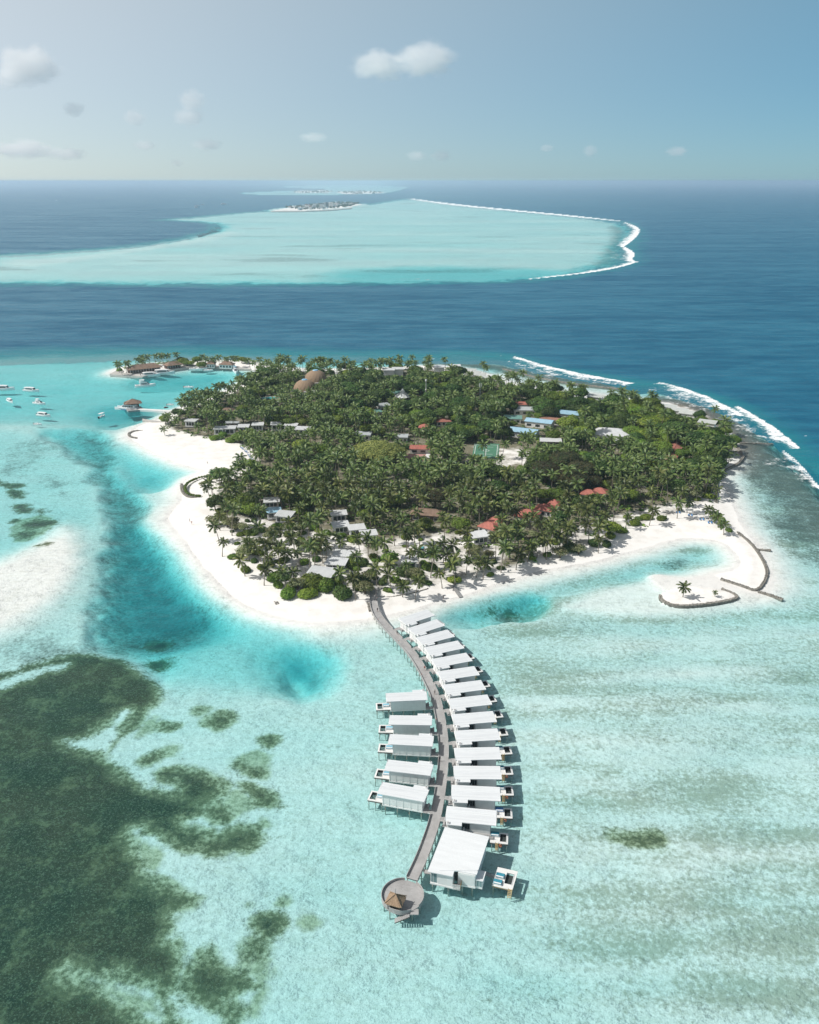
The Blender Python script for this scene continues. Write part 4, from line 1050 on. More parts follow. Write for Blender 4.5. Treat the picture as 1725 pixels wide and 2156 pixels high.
    q = Matrix.Translation(A) @ Matrix.Rotation(rz, 4, 'Z')
suite()
# ================================================================== vegetation
def leaf_mat(name, c1, c2, c3, trans=.3, rough=.55, isl=.35):
    m, n, l = new_mat(name)
    g = N(n, "ShaderNodeNewGeometry"); oi = N(n, "ShaderNodeObjectInfo")
    tc = N(n, "ShaderNodeTexCoord"); nz = N(n, "ShaderNodeTexNoise", i_Scale=.9, i_Detail=3.0); l.new(tc.outputs["Object"], nz.inputs["Vector"])
    col = mixc(n, l, g.outputs["Random Per Island"], c1, c2)
    col = mixc(n, l, maprange(n, l, nz.outputs["Fac"], .5, .75, 0, .6), col, c3)
    hs = N(n, "ShaderNodeHueSaturation")
    l.new(maprange(n, l, oi.outputs["Random"], 0, 1, .66, 1.5, False), hs.inputs["Value"])
    m2 = mathn(n, l, 'FRACT', mathn(n, l, 'MULTIPLY', oi.outputs["Random"], 7.31))
    l.new(maprange(n, l, m2, 0, 1, .478, .522, False), hs.inputs["Hue"])
    l.new(col, hs.inputs["Color"])
    b = N(n, "ShaderNodeBsdfPrincipled", i_Roughness=rough); b.inputs["Specular IOR Level"].default_value = .25
    l.new(hs.outputs[0], b.inputs["Base Color"])
    t = N(n, "ShaderNodeBsdfTranslucent"); l.new(hs.outputs[0], t.inputs[0])
    mx = N(n, "ShaderNodeMixShader", i_0=trans); l.new(b.outputs[0], mx.inputs[1]); l.new(t.outputs[0], mx.inputs[2])
    out = N(n, "ShaderNodeOutputMaterial"); l.new(mx.outputs[0], out.inputs[0])
leaf_mat("palm_leaf", (.060, .095, .026), (.145, .178, .050), (.235, .225, .08), .25, .42)
leaf_mat("broad_leaf", (.036, .080, .018), (.092, .160, .034), (.14, .185, .045))
leaf_mat("bright_leaf", (.10, .175, .022), (.20, .285, .042), (.25, .29, .06))
leaf_mat("casuarina_leaf", (.050, .052, .022), (.11, .095, .042), (.15, .12, .06))
leaf_mat("dome_leaf", (.27, .30, .075), (.36, .38, .12), (.38, .37, .14), .35)
leaf_mat("pale_leaf", (.17, .19, .085), (.28, .285, .15), (.32, .30, .18))
plain("palm_trunk", (.27, .235, .19), .9, .2, 2.0)
plain("bark", (.16, .12, .085), .9, .2, 2.0)
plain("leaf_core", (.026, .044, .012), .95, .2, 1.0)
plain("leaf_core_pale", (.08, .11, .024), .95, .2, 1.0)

def palm_crown(rnd, size=3.5, nf=17):
    m = MB().mat("palm_leaf")
    for f in range(nf):
        az = f * 2.399 + rnd.uniform(-.25, .25); k = f / (nf - 1)
        el = R(78 - 95 * k + rnd.uniform(-9, 9)); Lf = size * (rnd.uniform(.88, 1.1)) * (.8 + .2 * math.sin(math.pi * min(1, k + .2)))
        d0 = Vector((math.cos(az), math.sin(az), 0)); side = Vector((-d0.y, d0.x, 0))
        p = Vector((0, 0, 0)); pts = [p.copy()]; tang = []; ns = 8; e = el; bend = R(rnd.uniform(70, 105)) * (.75 + .35 * math.cos(el))
        tw = rnd.uniform(-.25, .25)
        for i in range(ns):
            d = d0 * math.cos(e) + Vector((0, 0, 1)) * math.sin(e); p = p + d * Lf / ns; pts.append(p.copy()); tang.append(d.copy()); e -= bend / ns * (.6 + .8 * i / ns)
        tang.append(tang[-1])
        vs = []; fs = []
        for i in range(ns + 1): vs.append(pts[i])
        for i in range(1, ns):
            t = i / ns; w = .82 * (size / 3.5) * (math.sin(math.pi * (.16 + .80 * t)) ** .7)
            up = side.cross(tang[i]).normalized(); up = up if up.z > 0 else -up
            for sg in (-1, 1):
                dr = R(rnd.uniform(22, 48)) + tw * sg
                tip = pts[i] + (side * sg * math.cos(dr) - up * math.sin(dr)) * w + tang[i] * w * .75 - Vector((0, 0, .12 * w))
                j = len(vs); vs.append(tip); fs.append((i, i + 1, j) if sg > 0 else (i + 1, i, j))
                # second leaflet of the segment, offset forward
                mid = pts[i].lerp(pts[i + 1], .5); dr2 = dr + rnd.uniform(-.12, .12)
                tip2 = mid + (side * sg * math.cos(dr2) - up * math.sin(dr2)) * w * rnd.uniform(.8, 1.05) + tang[i] * w * .8 - Vector((0, 0, .12 * w))
                j = len(vs); vs.append(tip2); fs.append((i, i + 1, j) if sg > 0 else (i + 1, i, j))
        m.add(vs, fs)
    # nuts and heart
    m.mat("palm_trunk").loft([[(.16 * s * math.cos(a), .16 * s * math.sin(a), zz) for a in [i * math.pi / 3 for i in range(6)]] for s, zz in ((.8, -.5), (1.3, -.15), (.7, .25), (.2, .5))])
    return m
def palm_trunk(rnd, h, lean):
    a = rnd.uniform(0, 6.28); d = Vector((math.cos(a), math.sin(a), 0)); pts = []
    for i in range(7):
        t = i / 6; pts.append(Vector((0, 0, -.4)) + Vector((0, 0, (h + .4) * t)) + d * lean * (t ** 1.7))
    m = MB().mat("palm_trunk").tube(pts, [.26, .2, .17, .15, .14, .13, .13], 6)
    return m, pts[-1]
PALMS = []
for i in range(8):
    rnd = random.Random(100 + i); h = [8.2, 9.4, 10.4, 7.4, 11.2, 9.0, 6.2, 4.6][i]
    tm, top = palm_trunk(rnd, h, rnd.uniform(.3, 1.6))
    PALMS.append(dict(h=h, trunk=tm, crown=palm_crown(rnd, rnd.uniform(3.7, 4.4) * (.86 if h < 7 else 1), 18), top=top))
for p in PALMS: p["tme"] = p["trunk"].mesh("trunk"); p["cme"] = p["crown"].mesh("crown")

def ico(sub=1):
    bm = bmesh.new(); bmesh.ops.create_icosphere(bm, subdivisions=sub, radius=1.0)
    vs = [v.co.copy() for v in bm.verts]; fs = [[v.index for v in f.verts] for f in bm.faces]; bm.free(); return vs, fs
ICO = ico(2)
def leaf_crown(rnd, lobes, mat, n, ls=.45, core="leaf_core", stretch=1.0, core_s=.80, down=.25):
    """foliage: n small leaf sprays spread over the shells of overlapping lobes, with a dark lumpy core"""
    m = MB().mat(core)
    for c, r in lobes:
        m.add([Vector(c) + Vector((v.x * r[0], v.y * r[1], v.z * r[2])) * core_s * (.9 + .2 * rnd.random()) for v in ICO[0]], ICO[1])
    m.mat(mat); tot = sum(r[0] * r[1] for c, r in lobes)
    for c, r in lobes:
        for _ in range(int(n * r[0] * r[1] / tot)):
            while True:
                d = Vector((rnd.gauss(0, 1), rnd.gauss(0, 1), rnd.gauss(0, 1))).normalized()
                if d.z > -.35 or rnd.random() < down: break
            rr = rnd.uniform(.80, 1.08)
            p = Vector(c) + Vector((d.x * r[0], d.y * r[1], d.z * r[2])) * rr
            nrm = (d + Vector((rnd.uniform(-.7, .7), rnd.uniform(-.7, .7), rnd.uniform(-.3, .9)))).normalized()
            x = nrm.cross(Vector((rnd.uniform(-1, 1), rnd.uniform(-1, 1), rnd.uniform(-1, 1)))).normalized(); y = nrm.cross(x)
            a = ls * rnd.uniform(.6, 1.3); b = a * rnd.uniform(.5, .9) * stretch
            m.add([p - x * a * .5 - y * b * .3, p + x * a * .1 - y * b * .6, p + x * a * .6 + y * b * .1, p - x * a * .05 + y * b * .55], [(0, 1, 2), (0, 2, 3)])
    return m
def make_tree_proto(seed, h, rad, mat, n, ls, nl, core="leaf_core", flat=.62, stretch=1.0, core_s=.8):
    rnd = random.Random(seed); lobes = []
    for k in range(nl):
        a = k * 2.4 + rnd.uniform(-.4, .4); q = rad * .58 * math.sqrt(k / max(1, nl - 1)) if nl > 1 else 0
        rr = rad * rnd.uniform(.36, .56)
        lobes.append(((q * math.cos(a), q * math.sin(a), h - rad * flat * (.55 + .75 * (q / rad) ** 2) + rnd.uniform(-.35, .35) * rad * .35), (rr, rr * rnd.uniform(.85, 1.15), rr * flat * rnd.uniform(.9, 1.2))))
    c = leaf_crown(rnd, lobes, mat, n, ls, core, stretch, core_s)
    t = MB().mat("bark").tube([(0, 0, -.3), (.1, 0, h * .3), (.15, .1, h * .55)], [.34, .26, .18], 7)
    for lc, lr in lobes[:6]: t.tube([(.12, .05, h * .42), (lc[0] * .5, lc[1] * .5, h * .6), (lc[0], lc[1], lc[2] - .1)], [.15, .1, .04], 5)
    return dict(h=h, rad=rad * .8, tme=t.mesh("trunk"), cme=c.mesh("crown"))
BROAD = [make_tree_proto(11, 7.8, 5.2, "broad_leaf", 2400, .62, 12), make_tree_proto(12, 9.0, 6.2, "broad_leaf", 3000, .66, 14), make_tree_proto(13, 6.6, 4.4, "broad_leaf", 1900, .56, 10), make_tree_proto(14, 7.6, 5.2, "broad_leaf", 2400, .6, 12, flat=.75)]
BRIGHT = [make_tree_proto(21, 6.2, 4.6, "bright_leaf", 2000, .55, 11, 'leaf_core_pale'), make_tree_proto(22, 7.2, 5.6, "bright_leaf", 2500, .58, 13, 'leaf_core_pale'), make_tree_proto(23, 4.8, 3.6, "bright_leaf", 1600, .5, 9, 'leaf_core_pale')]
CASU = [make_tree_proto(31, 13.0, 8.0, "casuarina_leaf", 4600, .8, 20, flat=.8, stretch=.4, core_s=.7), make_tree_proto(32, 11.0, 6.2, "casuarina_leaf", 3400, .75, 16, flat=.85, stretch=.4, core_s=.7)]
PALE = [make_tree_proto(41, 3.6, 2.9, "pale_leaf", 700, .5, 8, "leaf_core_pale", .55, 1, .55), make_tree_proto(42, 4.4, 3.4, "pale_leaf", 800, .5, 9, "leaf_core_pale", .6, 1, .55)]

# ---- where roofs and clearings stay free of foliage (chart coordinates, ground distance taken at the second point)
CLEAR = []      # (x0, y0, x1, y1, Y of the thing)
def keep(x0, y0, x1, y1): CLEAR.append((x0, y0, x1, y1, G((x0 + x1) / 2, y1, 3).y))
for c in ((560,1066,592,1085),(583,1070,618,1104),(700,1072,734,1088),(698,1092,735,1118),(733,1098,768,1124),(764,1112,790,1130),(702,1154,745,1174),(683,1168,735,1197),(645,1188,712,1225),
          (988,1114,1030,1142),(866,1064,930,1080),(1010,1088,1050,1120),(1094,1064,1134,1088),(1130,1056,1165,1078),(1404,908,1450,968),(1092,868,1212,906),(1248,888,1328,926),(1178,857,1222,876),(1110,874,1160,892),(1078,890,1128,918),
          (1136,872,1176,890),(1085,848,1128,870),(1086,842,1112,850),(1066,872,1098,884),(1136,918,1186,934),(984,932,1066,966),(1060,946,1110,984),(860,936,906,972),(882,886,906,900),(918,878,948,890),(822,822,866,842),(800,846,818,858),(782,858,800,872),
          (640,778,688,806),(620,796,664,824),(702,778,732,796),(812,770,848,790),(474,893,496,908),(500,889,526,905),(530,886,556,902),(570,886,596,900),(600,888,628,902),(622,894,654,912),(450,894,476,910),(392,878,416,892),(470,854,496,868),
          (982,772,1004,788),(994,778,1014,790),(1004,783,1026,795),(1014,788,1036,800),(1394,846,1420,862),(1418,856,1446,868),(1432,862,1466,874),(1478,880,1504,896),(1240,828,1268,838),(910,768,940,776),(946,766,972,774),(890,808,904,836),(1003,812,1018,842),
          (546,832,582,846),(1236,1028,1272,1042),(1346,1004,1366,1012),(836,912,858,922),(750,906,780,918),(848,1168,876,1190),(890,1132,945,1160)):
    keep(*c)
def px(v):
    """chart position of a point"""
    dx, dy, dz = v.x, v.y, v.z - CAM_H
    zc = dy * _CP - dz * _SP
    return 862.5 + FOC * dx / zc, 1078 + FOC * (-dy * _SP - dz * _CP) / zc, FOC / zc
BLD_XY = []     # footprints (x, y, radius) in metres, filled by the building list below
def blocked(x, y, h, rad):
    cx, cy, s = px(Vector((x, y, h - rad * .4))); r = rad * s * .62
    for x0, y0, x1, y1, Y in CLEAR:
        if y < Y + 3 and cx + r > x0 and cx - r < x1 and cy + r * .8 > y0 and cy - r * .8 < y1: return True
    for bx, by, br in BLD_XY:
        if (x - bx) ** 2 + (y - by) ** 2 < (br + .6) ** 2: return True
    return False
def in_poly(poly, x, y):
    c = False; n = len(poly)
    for i in range(n):
        ax, ay = poly[i]; bx, by = poly[(i + 1) % n]
        if (ay > y) != (by > y) and x < (bx - ax) * (y - ay) / (by - ay) + ax: c = not c
    return c
VEGW = GP(VEG)
Z_E = GP([(1090,850),(1330,862),(1460,882),(1545,935),(1552,965),(1500,1010),(1430,1010),(1390,1000),(1330,960),(1230,940),(1120,890)])
Z_N = GP([(690,805),(900,797),(1000,812),(1080,845),(1080,940),(960,945),(880,910),(740,900)])
Z_C = GP([(1110,1010),(1150,985),(1240,985),(1262,1030),(1210,1060),(1130,1050)])
Z_SPARSE = GP([(440,1085),(560,1098),(650,1112),(760,1140),(790,1180),(790,1262),(640,1270),(520,1230),(450,1150)])
Z_SBEACH = GP([(1040,1230),(1170,1120),(1300,1090),(1420,1060),(1500,1040),(1520,1075),(1420,1100),(1300,1160)])
Z_S2 = GP([(780,1262),(790,1140),(1000,1120),(1080,1130),(1060,1215),(960,1245),(850,1262)])
TREES = []      # kind, proto index, x, y, scale, rotation
def ok(x, y, d):
    for t in TREES:
        if (t[2] - x) ** 2 + (t[3] - y) ** 2 < d * d: return False
    return True
rt = random.Random(42)
def put(kind, x, y, sc=1.0, idx=None, force=False, mind=2.6):
    if kind in ("broad", "bright") and sum(q[0] == kind for q in TREES) >= 285: return False
    protos = {"palm": PALMS, "broad": BROAD, "bright": BRIGHT, "casuarina": CASU, "pale": PALE}[kind]
    if idx is None: idx = rt.randrange(6 if kind == "palm" else len(protos))
    p = protos[idx]; rad = p.get("rad", 3.3) * sc
    if not force and (blocked(x, y, p["h"] * sc, rad) or not ok(x, y, mind)): return False
    TREES.append((kind, idx, x, y, sc, rt.uniform(0, 6.28)))
    return True
def put_crown(kind, cx, cy, sc=1.0, idx=None):
    protos = {"palm": PALMS, "broad": BROAD, "bright": BRIGHT, "casuarina": CASU, "pale": PALE}[kind]
    if idx is None: idx = rt.randrange(6 if kind == "palm" else len(protos))
    h = protos[idx]["h"] * sc * (1.0 if kind == "palm" else .72); g = G(cx, cy, h + 1.0)
    return put(kind, g.x, g.y, sc, idx, True)

plain("render_white", (.74, .735, .72), .7, .07, .7)
# (kept for the buildings below: their footprints are registered before the trees are planted)
# ================================================================== buildings on the island
plain("roof_red", (.43, .15, .115), .75, .2, .6, objvar=.1)
plain("roof_rust", (.33, .16, .11), .75, .25, .35, objvar=.08, col2=(.22, .13, .10))
plain("roof_brick", (.40, .165, .125), .8, .2, .6)
plain("roof_brown", (.25, .17, .125), .9, .2, .5, bump=.4, objvar=.06)
plain("roof_blue", (.33, .52, .64), .45, .08, .4, objvar=.08)
plain("roof_teal", (.15, .30, .26), .5, .12, .4)
plain("roof_grey", (.42, .45, .46), .5, .1, .4, objvar=.1)
plain("roof_white", (.63, .645, .65), .5, .08, .4, objvar=.04)
plain("roof_pale", (.58, .60, .57), .5, .08, .4, objvar=.04)
plain("wall_dark", (.13, .09, .075), .8, .15, .6)
plain("pink_floor", (.50, .27, .25), .85, .1, .5)
plain("concrete", (.52, .50, .47), .85, .12, .35)
plain("stone", (.28, .265, .235), .95, .3, 1.2, bump=.8, objvar=.15)
plain("court_green", (.08, .22, .14), .8, .1, .2)
plain("court_line", (.62, .68, .64), .8, .05, 1)
plain("canvas", (.66, .68, .67), .7, .06, .5)
plain("pool_water", (.10, .48, .50), .08, .05, .3, spec=.6)
plain("sky_blue_pane", (.22, .46, .66), .25, .05, .5)

GZ = 1.15
def reg(x, y, r): BLD_XY.append((x, y, r))
def at_roof(cx, cy, h): 
    g = G(cx, cy, GZ + h); return Vector((g.x, g.y, GZ - .05))
def window_part(t, wmat, x0, x1, y0, y1, z0, z1, axis):
    """pane with a frame standing proud of it"""
    w = MB().mat(wmat).box(x0, x1, y0, y1, z0, z1).build("window", t)
    m = MB().mat("white_trim")
    if axis == 'y':
        yy0, yy1 = (y0 - .03, y0 - .001) if (y0 + y1) < 0 else (y1 + .001, y1 + .03)
        m.box(x0 - .06, x0 + .05, yy0, yy1, z0 - .06, z1 + .06).box(x1 - .05, x1 + .06, yy0, yy1, z0 - .06, z1 + .06).box(x0 + .05, x1 - .05, yy0, yy1, z1 - .05, z1 + .06).box(x0 + .05, x1 - .05, yy0, yy1, z0 - .06, z0 + .05)
    else:
        xx0, xx1 = (x0 - .03, x0 - .001) if (x0 + x1) < 0 else (x1 + .001, x1 + .03)
        m.box(xx0, xx1, y0 - .06, y0 + .05, z0 - .06, z1 + .06).box(xx0, xx1, y1 - .05, y1 + .06, z0 - .06, z1 + .06).box(xx0, xx1, y0 + .05, y1 - .05, z1 - .05, z1 + .06).box(xx0, xx1, y0 + .05, y1 - .05, z0 - .06, z0 + .05)
    m.build("window_frame", w)
def beach_villa(cx, cy, L, W, rz, label, group, roofm="roof_white", h=3.9, details=True):
    loc = at_roof(cx, cy, h); t = thing("beach_villa", label, "villa", loc, R(rz), group); reg(loc.x, loc.y, max(L, W) * .55)
    fl = .75
    m = MB().mat(roofm); a, b = L / 2 + .7, W / 2 + .7
    m.hexa([(-a, -b, h - .35), (a, -b, h - .35), (a, b, h), (-a, b, h)], [(-a, -b, h - .15), (a, -b, h - .15), (a, b, h + .2), (-a, b, h + .2)])
    n = int(2 * b / .7)
    for k in range(1, n):
        f = k / n; x = -a + 2 * a * f; m.hexa([(x - .03, -b + .02, h - .16), (x + .03, -b + .02, h - .16), (x + .03, b - .02, h + .19), (x - .03, b - .02, h + .19)], [(x - .03, -b + .02, h - .10), (x + .03, -b + .02, h - .10), (x + .03, b - .02, h + .25), (x - .03, b - .02, h + .25)])
    m.build("roof", t)
    m = MB().mat("white_wall"); a, b = L / 2, W / 2
    m.hexa([(-a, -b, fl), (a, -b, fl), (a, b, fl), (-a, b, fl)], [(-a, -b, h - .38), (a, -b, h - .38), (a, b, h - .04), (-a, b, h - .04)]); m.build("wall", t)
    MB().mat("grey_wood").box(-a - .1, a + .1, -b - 1.5, b + .1, fl - .25, fl - .003).build("terrace", t)
    for x in (-a + .3, 0, a - .3):
        for y in (-b - 1.2, b - .4): MB().mat("pile").tube([(x, y, -.3), (x, y, fl - .253)], .12, 6).build("post", t)
    if details:
        nw = 3 if L > 6 else 2
        for k in range(nw):
            x0 = -a + .5 + k * (L - 1) / nw; window_part(t, "glass_dark", x0 + .1, x0 + (L - 1) / nw - .1, -b - .04, -b - .003, fl + .15, h - .85, 'y')
        window_part(t, "glass_dark", -a - .04, -a - .003, -W * .28, W * .12, fl + .6, h - .9, 'x')
        window_part(t, "glass_dark", a + .003, a + .04, -W * .28, W * .12, fl + .6, h - .9, 'x')
        m = MB().mat("white_trim").box(-a, a, -b - 1.45, -b - 1.39, fl + .8, fl + .87)
        for k in range(int(L / .5) + 1): m.box(-a + k * .5, -a + k * .5 + .05, -b - 1.44, -b - 1.40, fl, fl + .8)
        m.build("railing", t)
    return t
def hip_faces(L, W, z0, z1, ridge):
    a, b, r = L / 2, W / 2, ridge / 2
    return [(-a, -b, z0), (a, -b, z0), (a, b, z0), (-a, b, z0), (-r, 0, z1), (r, 0, z1)], [(0, 1, 5, 4), (1, 2, 5), (2, 3, 4, 5), (3, 0, 4)]
def house(cx, cy, L, W, rz, label, cat="house", name="house", group=None, roofm="roof_red", wallm="render_white", h=3.2, rh=2.0, kind="hip", ridge=None, loc=None, win=3, ov=.6, posts=False):
    if loc is None: loc = at_roof(cx, cy, h + rh * .4)
    t = thing(name, label, cat, loc, R(rz), group); reg(loc.x, loc.y, min((L + W) * .27, W * .7))
    if L > W * 1.6:
        for s in (-1, 1): reg(loc.x + math.cos(R(rz)) * L * .3 * s, loc.y + math.sin(R(rz)) * L * .3 * s, W * .6)
    a, b = L / 2 + ov, W / 2 + ov
    m = MB().mat(roofm)
    if kind == "hip":
        rd = (L - W) if ridge is None else ridge
        rd = max(rd, .4); vs, fs = hip_faces(2 * a, 2 * b, h, h + rh, rd); m.add(vs, fs)
        m.add([(-a, -b, h - .18), (a, -b, h - .18), (a, b, h - .18), (-a, b, h - .18), (-a, -b, h), (a, -b, h), (a, b, h), (-a, b, h)], [(3, 2, 1, 0), (0, 1, 5, 4), (1, 2, 6, 5), (2, 3, 7, 6), (3, 0, 4, 7)])
    elif kind == "gable":
        m.add([(-a, -b, h), (a, -b, h), (a, b, h), (-a, b, h), (-a, 0, h + rh), (a, 0, h + rh)] + [(-a, -b, h - .15), (a, -b, h - .15), (a, b, h - .15), (-a, b, h - .15), (-a, 0, h + rh - .15), (a, 0, h + rh - .15)],
              [(0, 1, 5, 4), (2, 3, 4, 5), (7, 6, 10, 11), (9, 8, 11, 10), (0, 6, 7, 1), (2, 8, 9, 3), (0, 4, 10, 6), (4, 3, 9, 10), (1, 7, 11, 5), (5, 11, 8, 2)])
    else:
        m.hexa([(-a, -b, h - .15), (a, -b, h - .15), (a, b, h + rh - .15), (-a, b, h + rh - .15)], [(-a, -b, h), (a, -b, h), (a, b, h + rh), (-a, b, h + rh)])
    ro = m.build("roof", t)
    if kind != "shed":
        c = MB().mat(roofm); rr = (max(L - W, .4) if ridge is None else ridge) / 2 if kind == "hip" else a
        c.bar((-rr, 0, h + rh + .03), (rr, 0, h + rh + .03), .22, .12); c.build("ridge_cap", ro)
    a, b = L / 2, W / 2
    m = MB().mat(wallm)
    if kind == "shed": m.hexa([(-a, -b, -.2), (a, -b, -.2), (a, b, -.2), (-a, b, -.2)], [(-a, -b, h - .12), (a, -b, h - .12), (a, b, h + rh * (b * 2) / (2 * b + 2 * ov) - .12), (-a, b, h + rh * (b * 2) / (2 * b + 2 * ov) - .12)])
    elif kind == "gable":
        m.add([(-a, -b, -.2), (a, -b, -.2), (a, b, -.2), (-a, b, -.2), (-a, -b, h - .02), (a, -b, h - .02), (a, b, h - .02), (-a, b, h - .02), (-a, 0, h + rh * .8), (a, 0, h + rh * .8)],
              [(0, 1, 5, 4), (2, 3, 7, 6), (1, 2, 6, 9, 5), (3, 0, 4, 8, 7), (3, 2, 1, 0)])
    else: m.box(-a, a, -b, b, -.2, h - .185)
    if posts:                                             # open sided front: the wall is set back behind posts
        m = MB().mat(wallm).box(-a, a, -b * .3, b, -.2, h - .185)
        for k in range(int(L / 2.2) + 1): MB().mat("white_trim").box(-a + k * 2.2 - .1, -a + k * 2.2 + .1, -b - .1, -b + .1, -.2, h - .185).build("post", t)
    m.build("wall", t)
    for k in range(win):
        x0 = -a + L * (k + .2) / win; yb = -b if not posts else -b * .3
        window_part(t, "glass_dark", x0, x0 + L * .55 / win, yb - .04, yb - .003, .7, min(h - .6, 2.4), 'y')
    d = MB().mat("wall_dark").box(-a - .05, -a - .003, -.5, .5, -.1, 2.05).build("door", t)
    return t
# --- white villas in the sand garden and by the beach
VG = "white beach villas"
for cx, cy, L, W, rz, lab, rm in (
    (576,1073,6.0,5.0,12,"small pale villa with blue-grey roof behind the palms of the western point","roof_blue"),
    (600,1081,7.0,6.0,-12,"white villa with deep roof beside the pale-blue-roofed one by the western palms","roof_white"),
    (572,1052,6.5,5.0,8,"white villa half hidden behind palms above the western point","roof_white"),
    (713,1079,6.6,4.8,10,"white villa at the back of the sand garden, under leaning palms","roof_white"),
    (717,1103,6.6,5.2,14,"white villa at the western end of the sand garden pair","roof_white"),
    (751,1109,6.6,5.0,14,"white villa at the eastern end of the sand garden pair","roof_white"),
    (776,1121,6.4,4.8,12,"white villa screened by palms east of the sand garden pair","roof_white"),
    (722,1164,7.0,5.2,-8,"rear white villa of the stepped trio near the jetty","roof_white"),
    (709,1181,7.4,5.6,-10,"middle white villa of the stepped trio near the jetty","roof_white"),
    (677,1203,9.6,7.4,-14,"large front white villa of the stepped trio near the jetty","roof_white"),
    (1009,1124,7.0,5.6,18,"lone white villa facing the lagoon arm behind the palms","roof_white"),
    (862,1176,5.6,4.6,4,"small white villa hidden under palms just above the jetty","roof_white"),
    (916,1146,8.4,4.6,12,"low white pavilion between palms behind the jetty beach","roof_white")):
    beach_villa(cx, cy, L, W, rz, lab, VG, rm)
for i, (cx, cy, L, W, rz, lab) in enumerate(((462,900,5.5,5,0,"white cube villa at the western end of the harbour beach row"), (485,899,6,5.4,2,"white cube villa, second in the row above the western beach"), (513,896,6,5.4,2,"white cube villa, third in the row above the western beach"),
    (543,892,6.4,5.4,4,"white cube villa, fourth in the row above the western beach"), (582,891,6,5,6,"white cube villa, fifth in the row above the western beach"), (613,893,7.5,5.2,-6,"white cube villa, sixth in the row with a wide roof"), (638,901,8,6,-8,"white stepped villa at the eastern end of the row above the western beach"),
    (403,884,6.5,4.6,-10,"white villa nearest the arrival jetty, among palms"))):
    beach_villa(cx, cy, L, W, rz, lab, "white cube villas above the western beach", "roof_white", 4.4)
for cx, cy, lab in ((819,777,"white two-storey villa by the rear shore, western of two"), (838,775,"white two-storey villa by the rear shore, eastern of two"), (925,771,"low white roof among trees on the rear shore"), (958,769,"white roof at the rear shore's rounded point"),
    (990,778,"highest white roof of the stepped row behind the breakwater"), (1000,783,"second white roof of the stepped row behind the breakwater"), (1010,788,"third white roof of the stepped row behind the breakwater"), (1021,793,"fourth white roof of the stepped row behind the breakwater")):
    beach_villa(cx, cy, 8.5, 6.5, -20 if cx > 980 else 0, lab, "white villas along the rear shore", "roof_white" if cx < 980 else "roof_pale", 4.6 if cx > 850 else 6.4, False)
for cx, cy, lab in ((1407,854,"white villa nearest the surf on the eastern shore"), (1431,862,"grey-roofed villa, second on the eastern shore"), (1449,868,"grey-roofed villa, third on the eastern shore"), (1490,887,"white villa last in the eastern shore row"), (1254,833,"pale roof among trees on the north-eastern shore")):
    beach_villa(cx, cy, 10, 7, -28, lab, "villas along the eastern shore", "roof_pale", 4.6, False)
# --- red and brown roofs
RG = "red-roofed villas behind the lagoon beach"
for cx, cy, L, W, rz, lab in ((1032,1104,8.5,6.0,-38,"red hipped roof villa nearest the jetty among the lagoon palms"), (1044,1092,6,5,-35,"small red gabled roof tucked behind the red villa near the jetty"), (1114,1077,9.0,7.0,-24,"red hipped villa, western of the pair above the lagoon palms"), (1148,1066,8.0,6.5,-24,"red hipped villa, eastern of the pair above the lagoon palms"),
    (1168,1056,5,5,-24,"small red roof at the end of the red pair"), (1241,1035,7,5,-24,"red roof peeping from the dark trees above the lagoon"), (1264,1031,7,5.5,-20,"red roof beside the dark casuarina grove"), (1352,1008,6,4,-20,"small red roof lost in palms near the eastern seawall"), (1097,1081,5,4,-30,"lean red porch roof beside the western red villa")):
    house(cx, cy, L, W, rz, lab, "villa", "red_roofed_villa", RG)
house(901, 1076, 15, 6, -12, "long brown shingled hall under palms behind the beach", "hall", "brown_roofed_hall", None, "roof_brown", "wall_dark", 3.4, 2.2)
house(480, 862, 9, 5.5, -5, "brown thatched beach bar among palms by the harbour beach", "bar", "thatched_bar", None, "roof_brown", "wall_dark", 3.0, 2.0)
A_, B_ = G(1437, 913, 5), G(1399, 985, 5)
_m = (A_ + B_) / 2; _d = A_ - B_
house(0, 0, _d.length, 6.5, math.degrees(math.atan2(_d.y, _d.x)), "long rust-red gabled barracks roof at the island's eastern end", "barracks", "long_barracks", None, "roof_brick", "render_white", 3.4, 1.0, "gable", None, Vector((_m.x, _m.y, GZ)), 6)
house(1444, 906, 7, 5, 60, "small bright red roof at the head of the long barracks", "house", "red_roofed_house", None, "roof_red")
house(1288, 906, 23, 16, -14, "big pale hipped hall roof standing clear of the eastern trees", "hall", "pale_roofed_hall", None, "roof_white", "render_white", 4.2, 2.6, "hip", 8)
house(1302, 926, 6, 4, -14, "small pale annex in front of the big pale hall", "annex", "pale_annex", None, "roof_pale", "render_white", 2.8, .5, "shed")
house(1200, 867, 16, 9, -22, "bright blue gabled roof nearest the big pale hall", "workshop", "blue_roofed_workshop", None, "roof_blue", "render_white", 4, 1.4, "gable")
house(1137, 884, 17, 9, -24, "middle pale-blue workshop roof of the service yard", "workshop", "blue_roofed_workshop", None, "roof_blue", "render_white", 3.8, 1.2, "gable")
house(1104, 904, 17, 10, -24, "pale-blue workshop roof nearest the tennis court", "workshop", "blue_roofed_workshop", None, "roof_blue", "render_white", 3.8, 1.4, "gable")
house(1160, 880, 13, 5.5, -26, "rust-streaked shed roof between the blue workshops", "shed", "rusty_shed", None, "roof_rust", "render_white", 3.2, 1.0, "gable")
house(1106, 860, 15, 6, -4, "flat grey shed roof behind the service yard", "shed", "grey_shed", None, "roof_grey", "render_white", 3.6, .8, "shed")
house(1099, 848, 9, 4.5, -4, "red gabled roof peeking over the grey shed", "house", "red_roofed_house", None, "roof_red", "render_white", 4, 1.5)
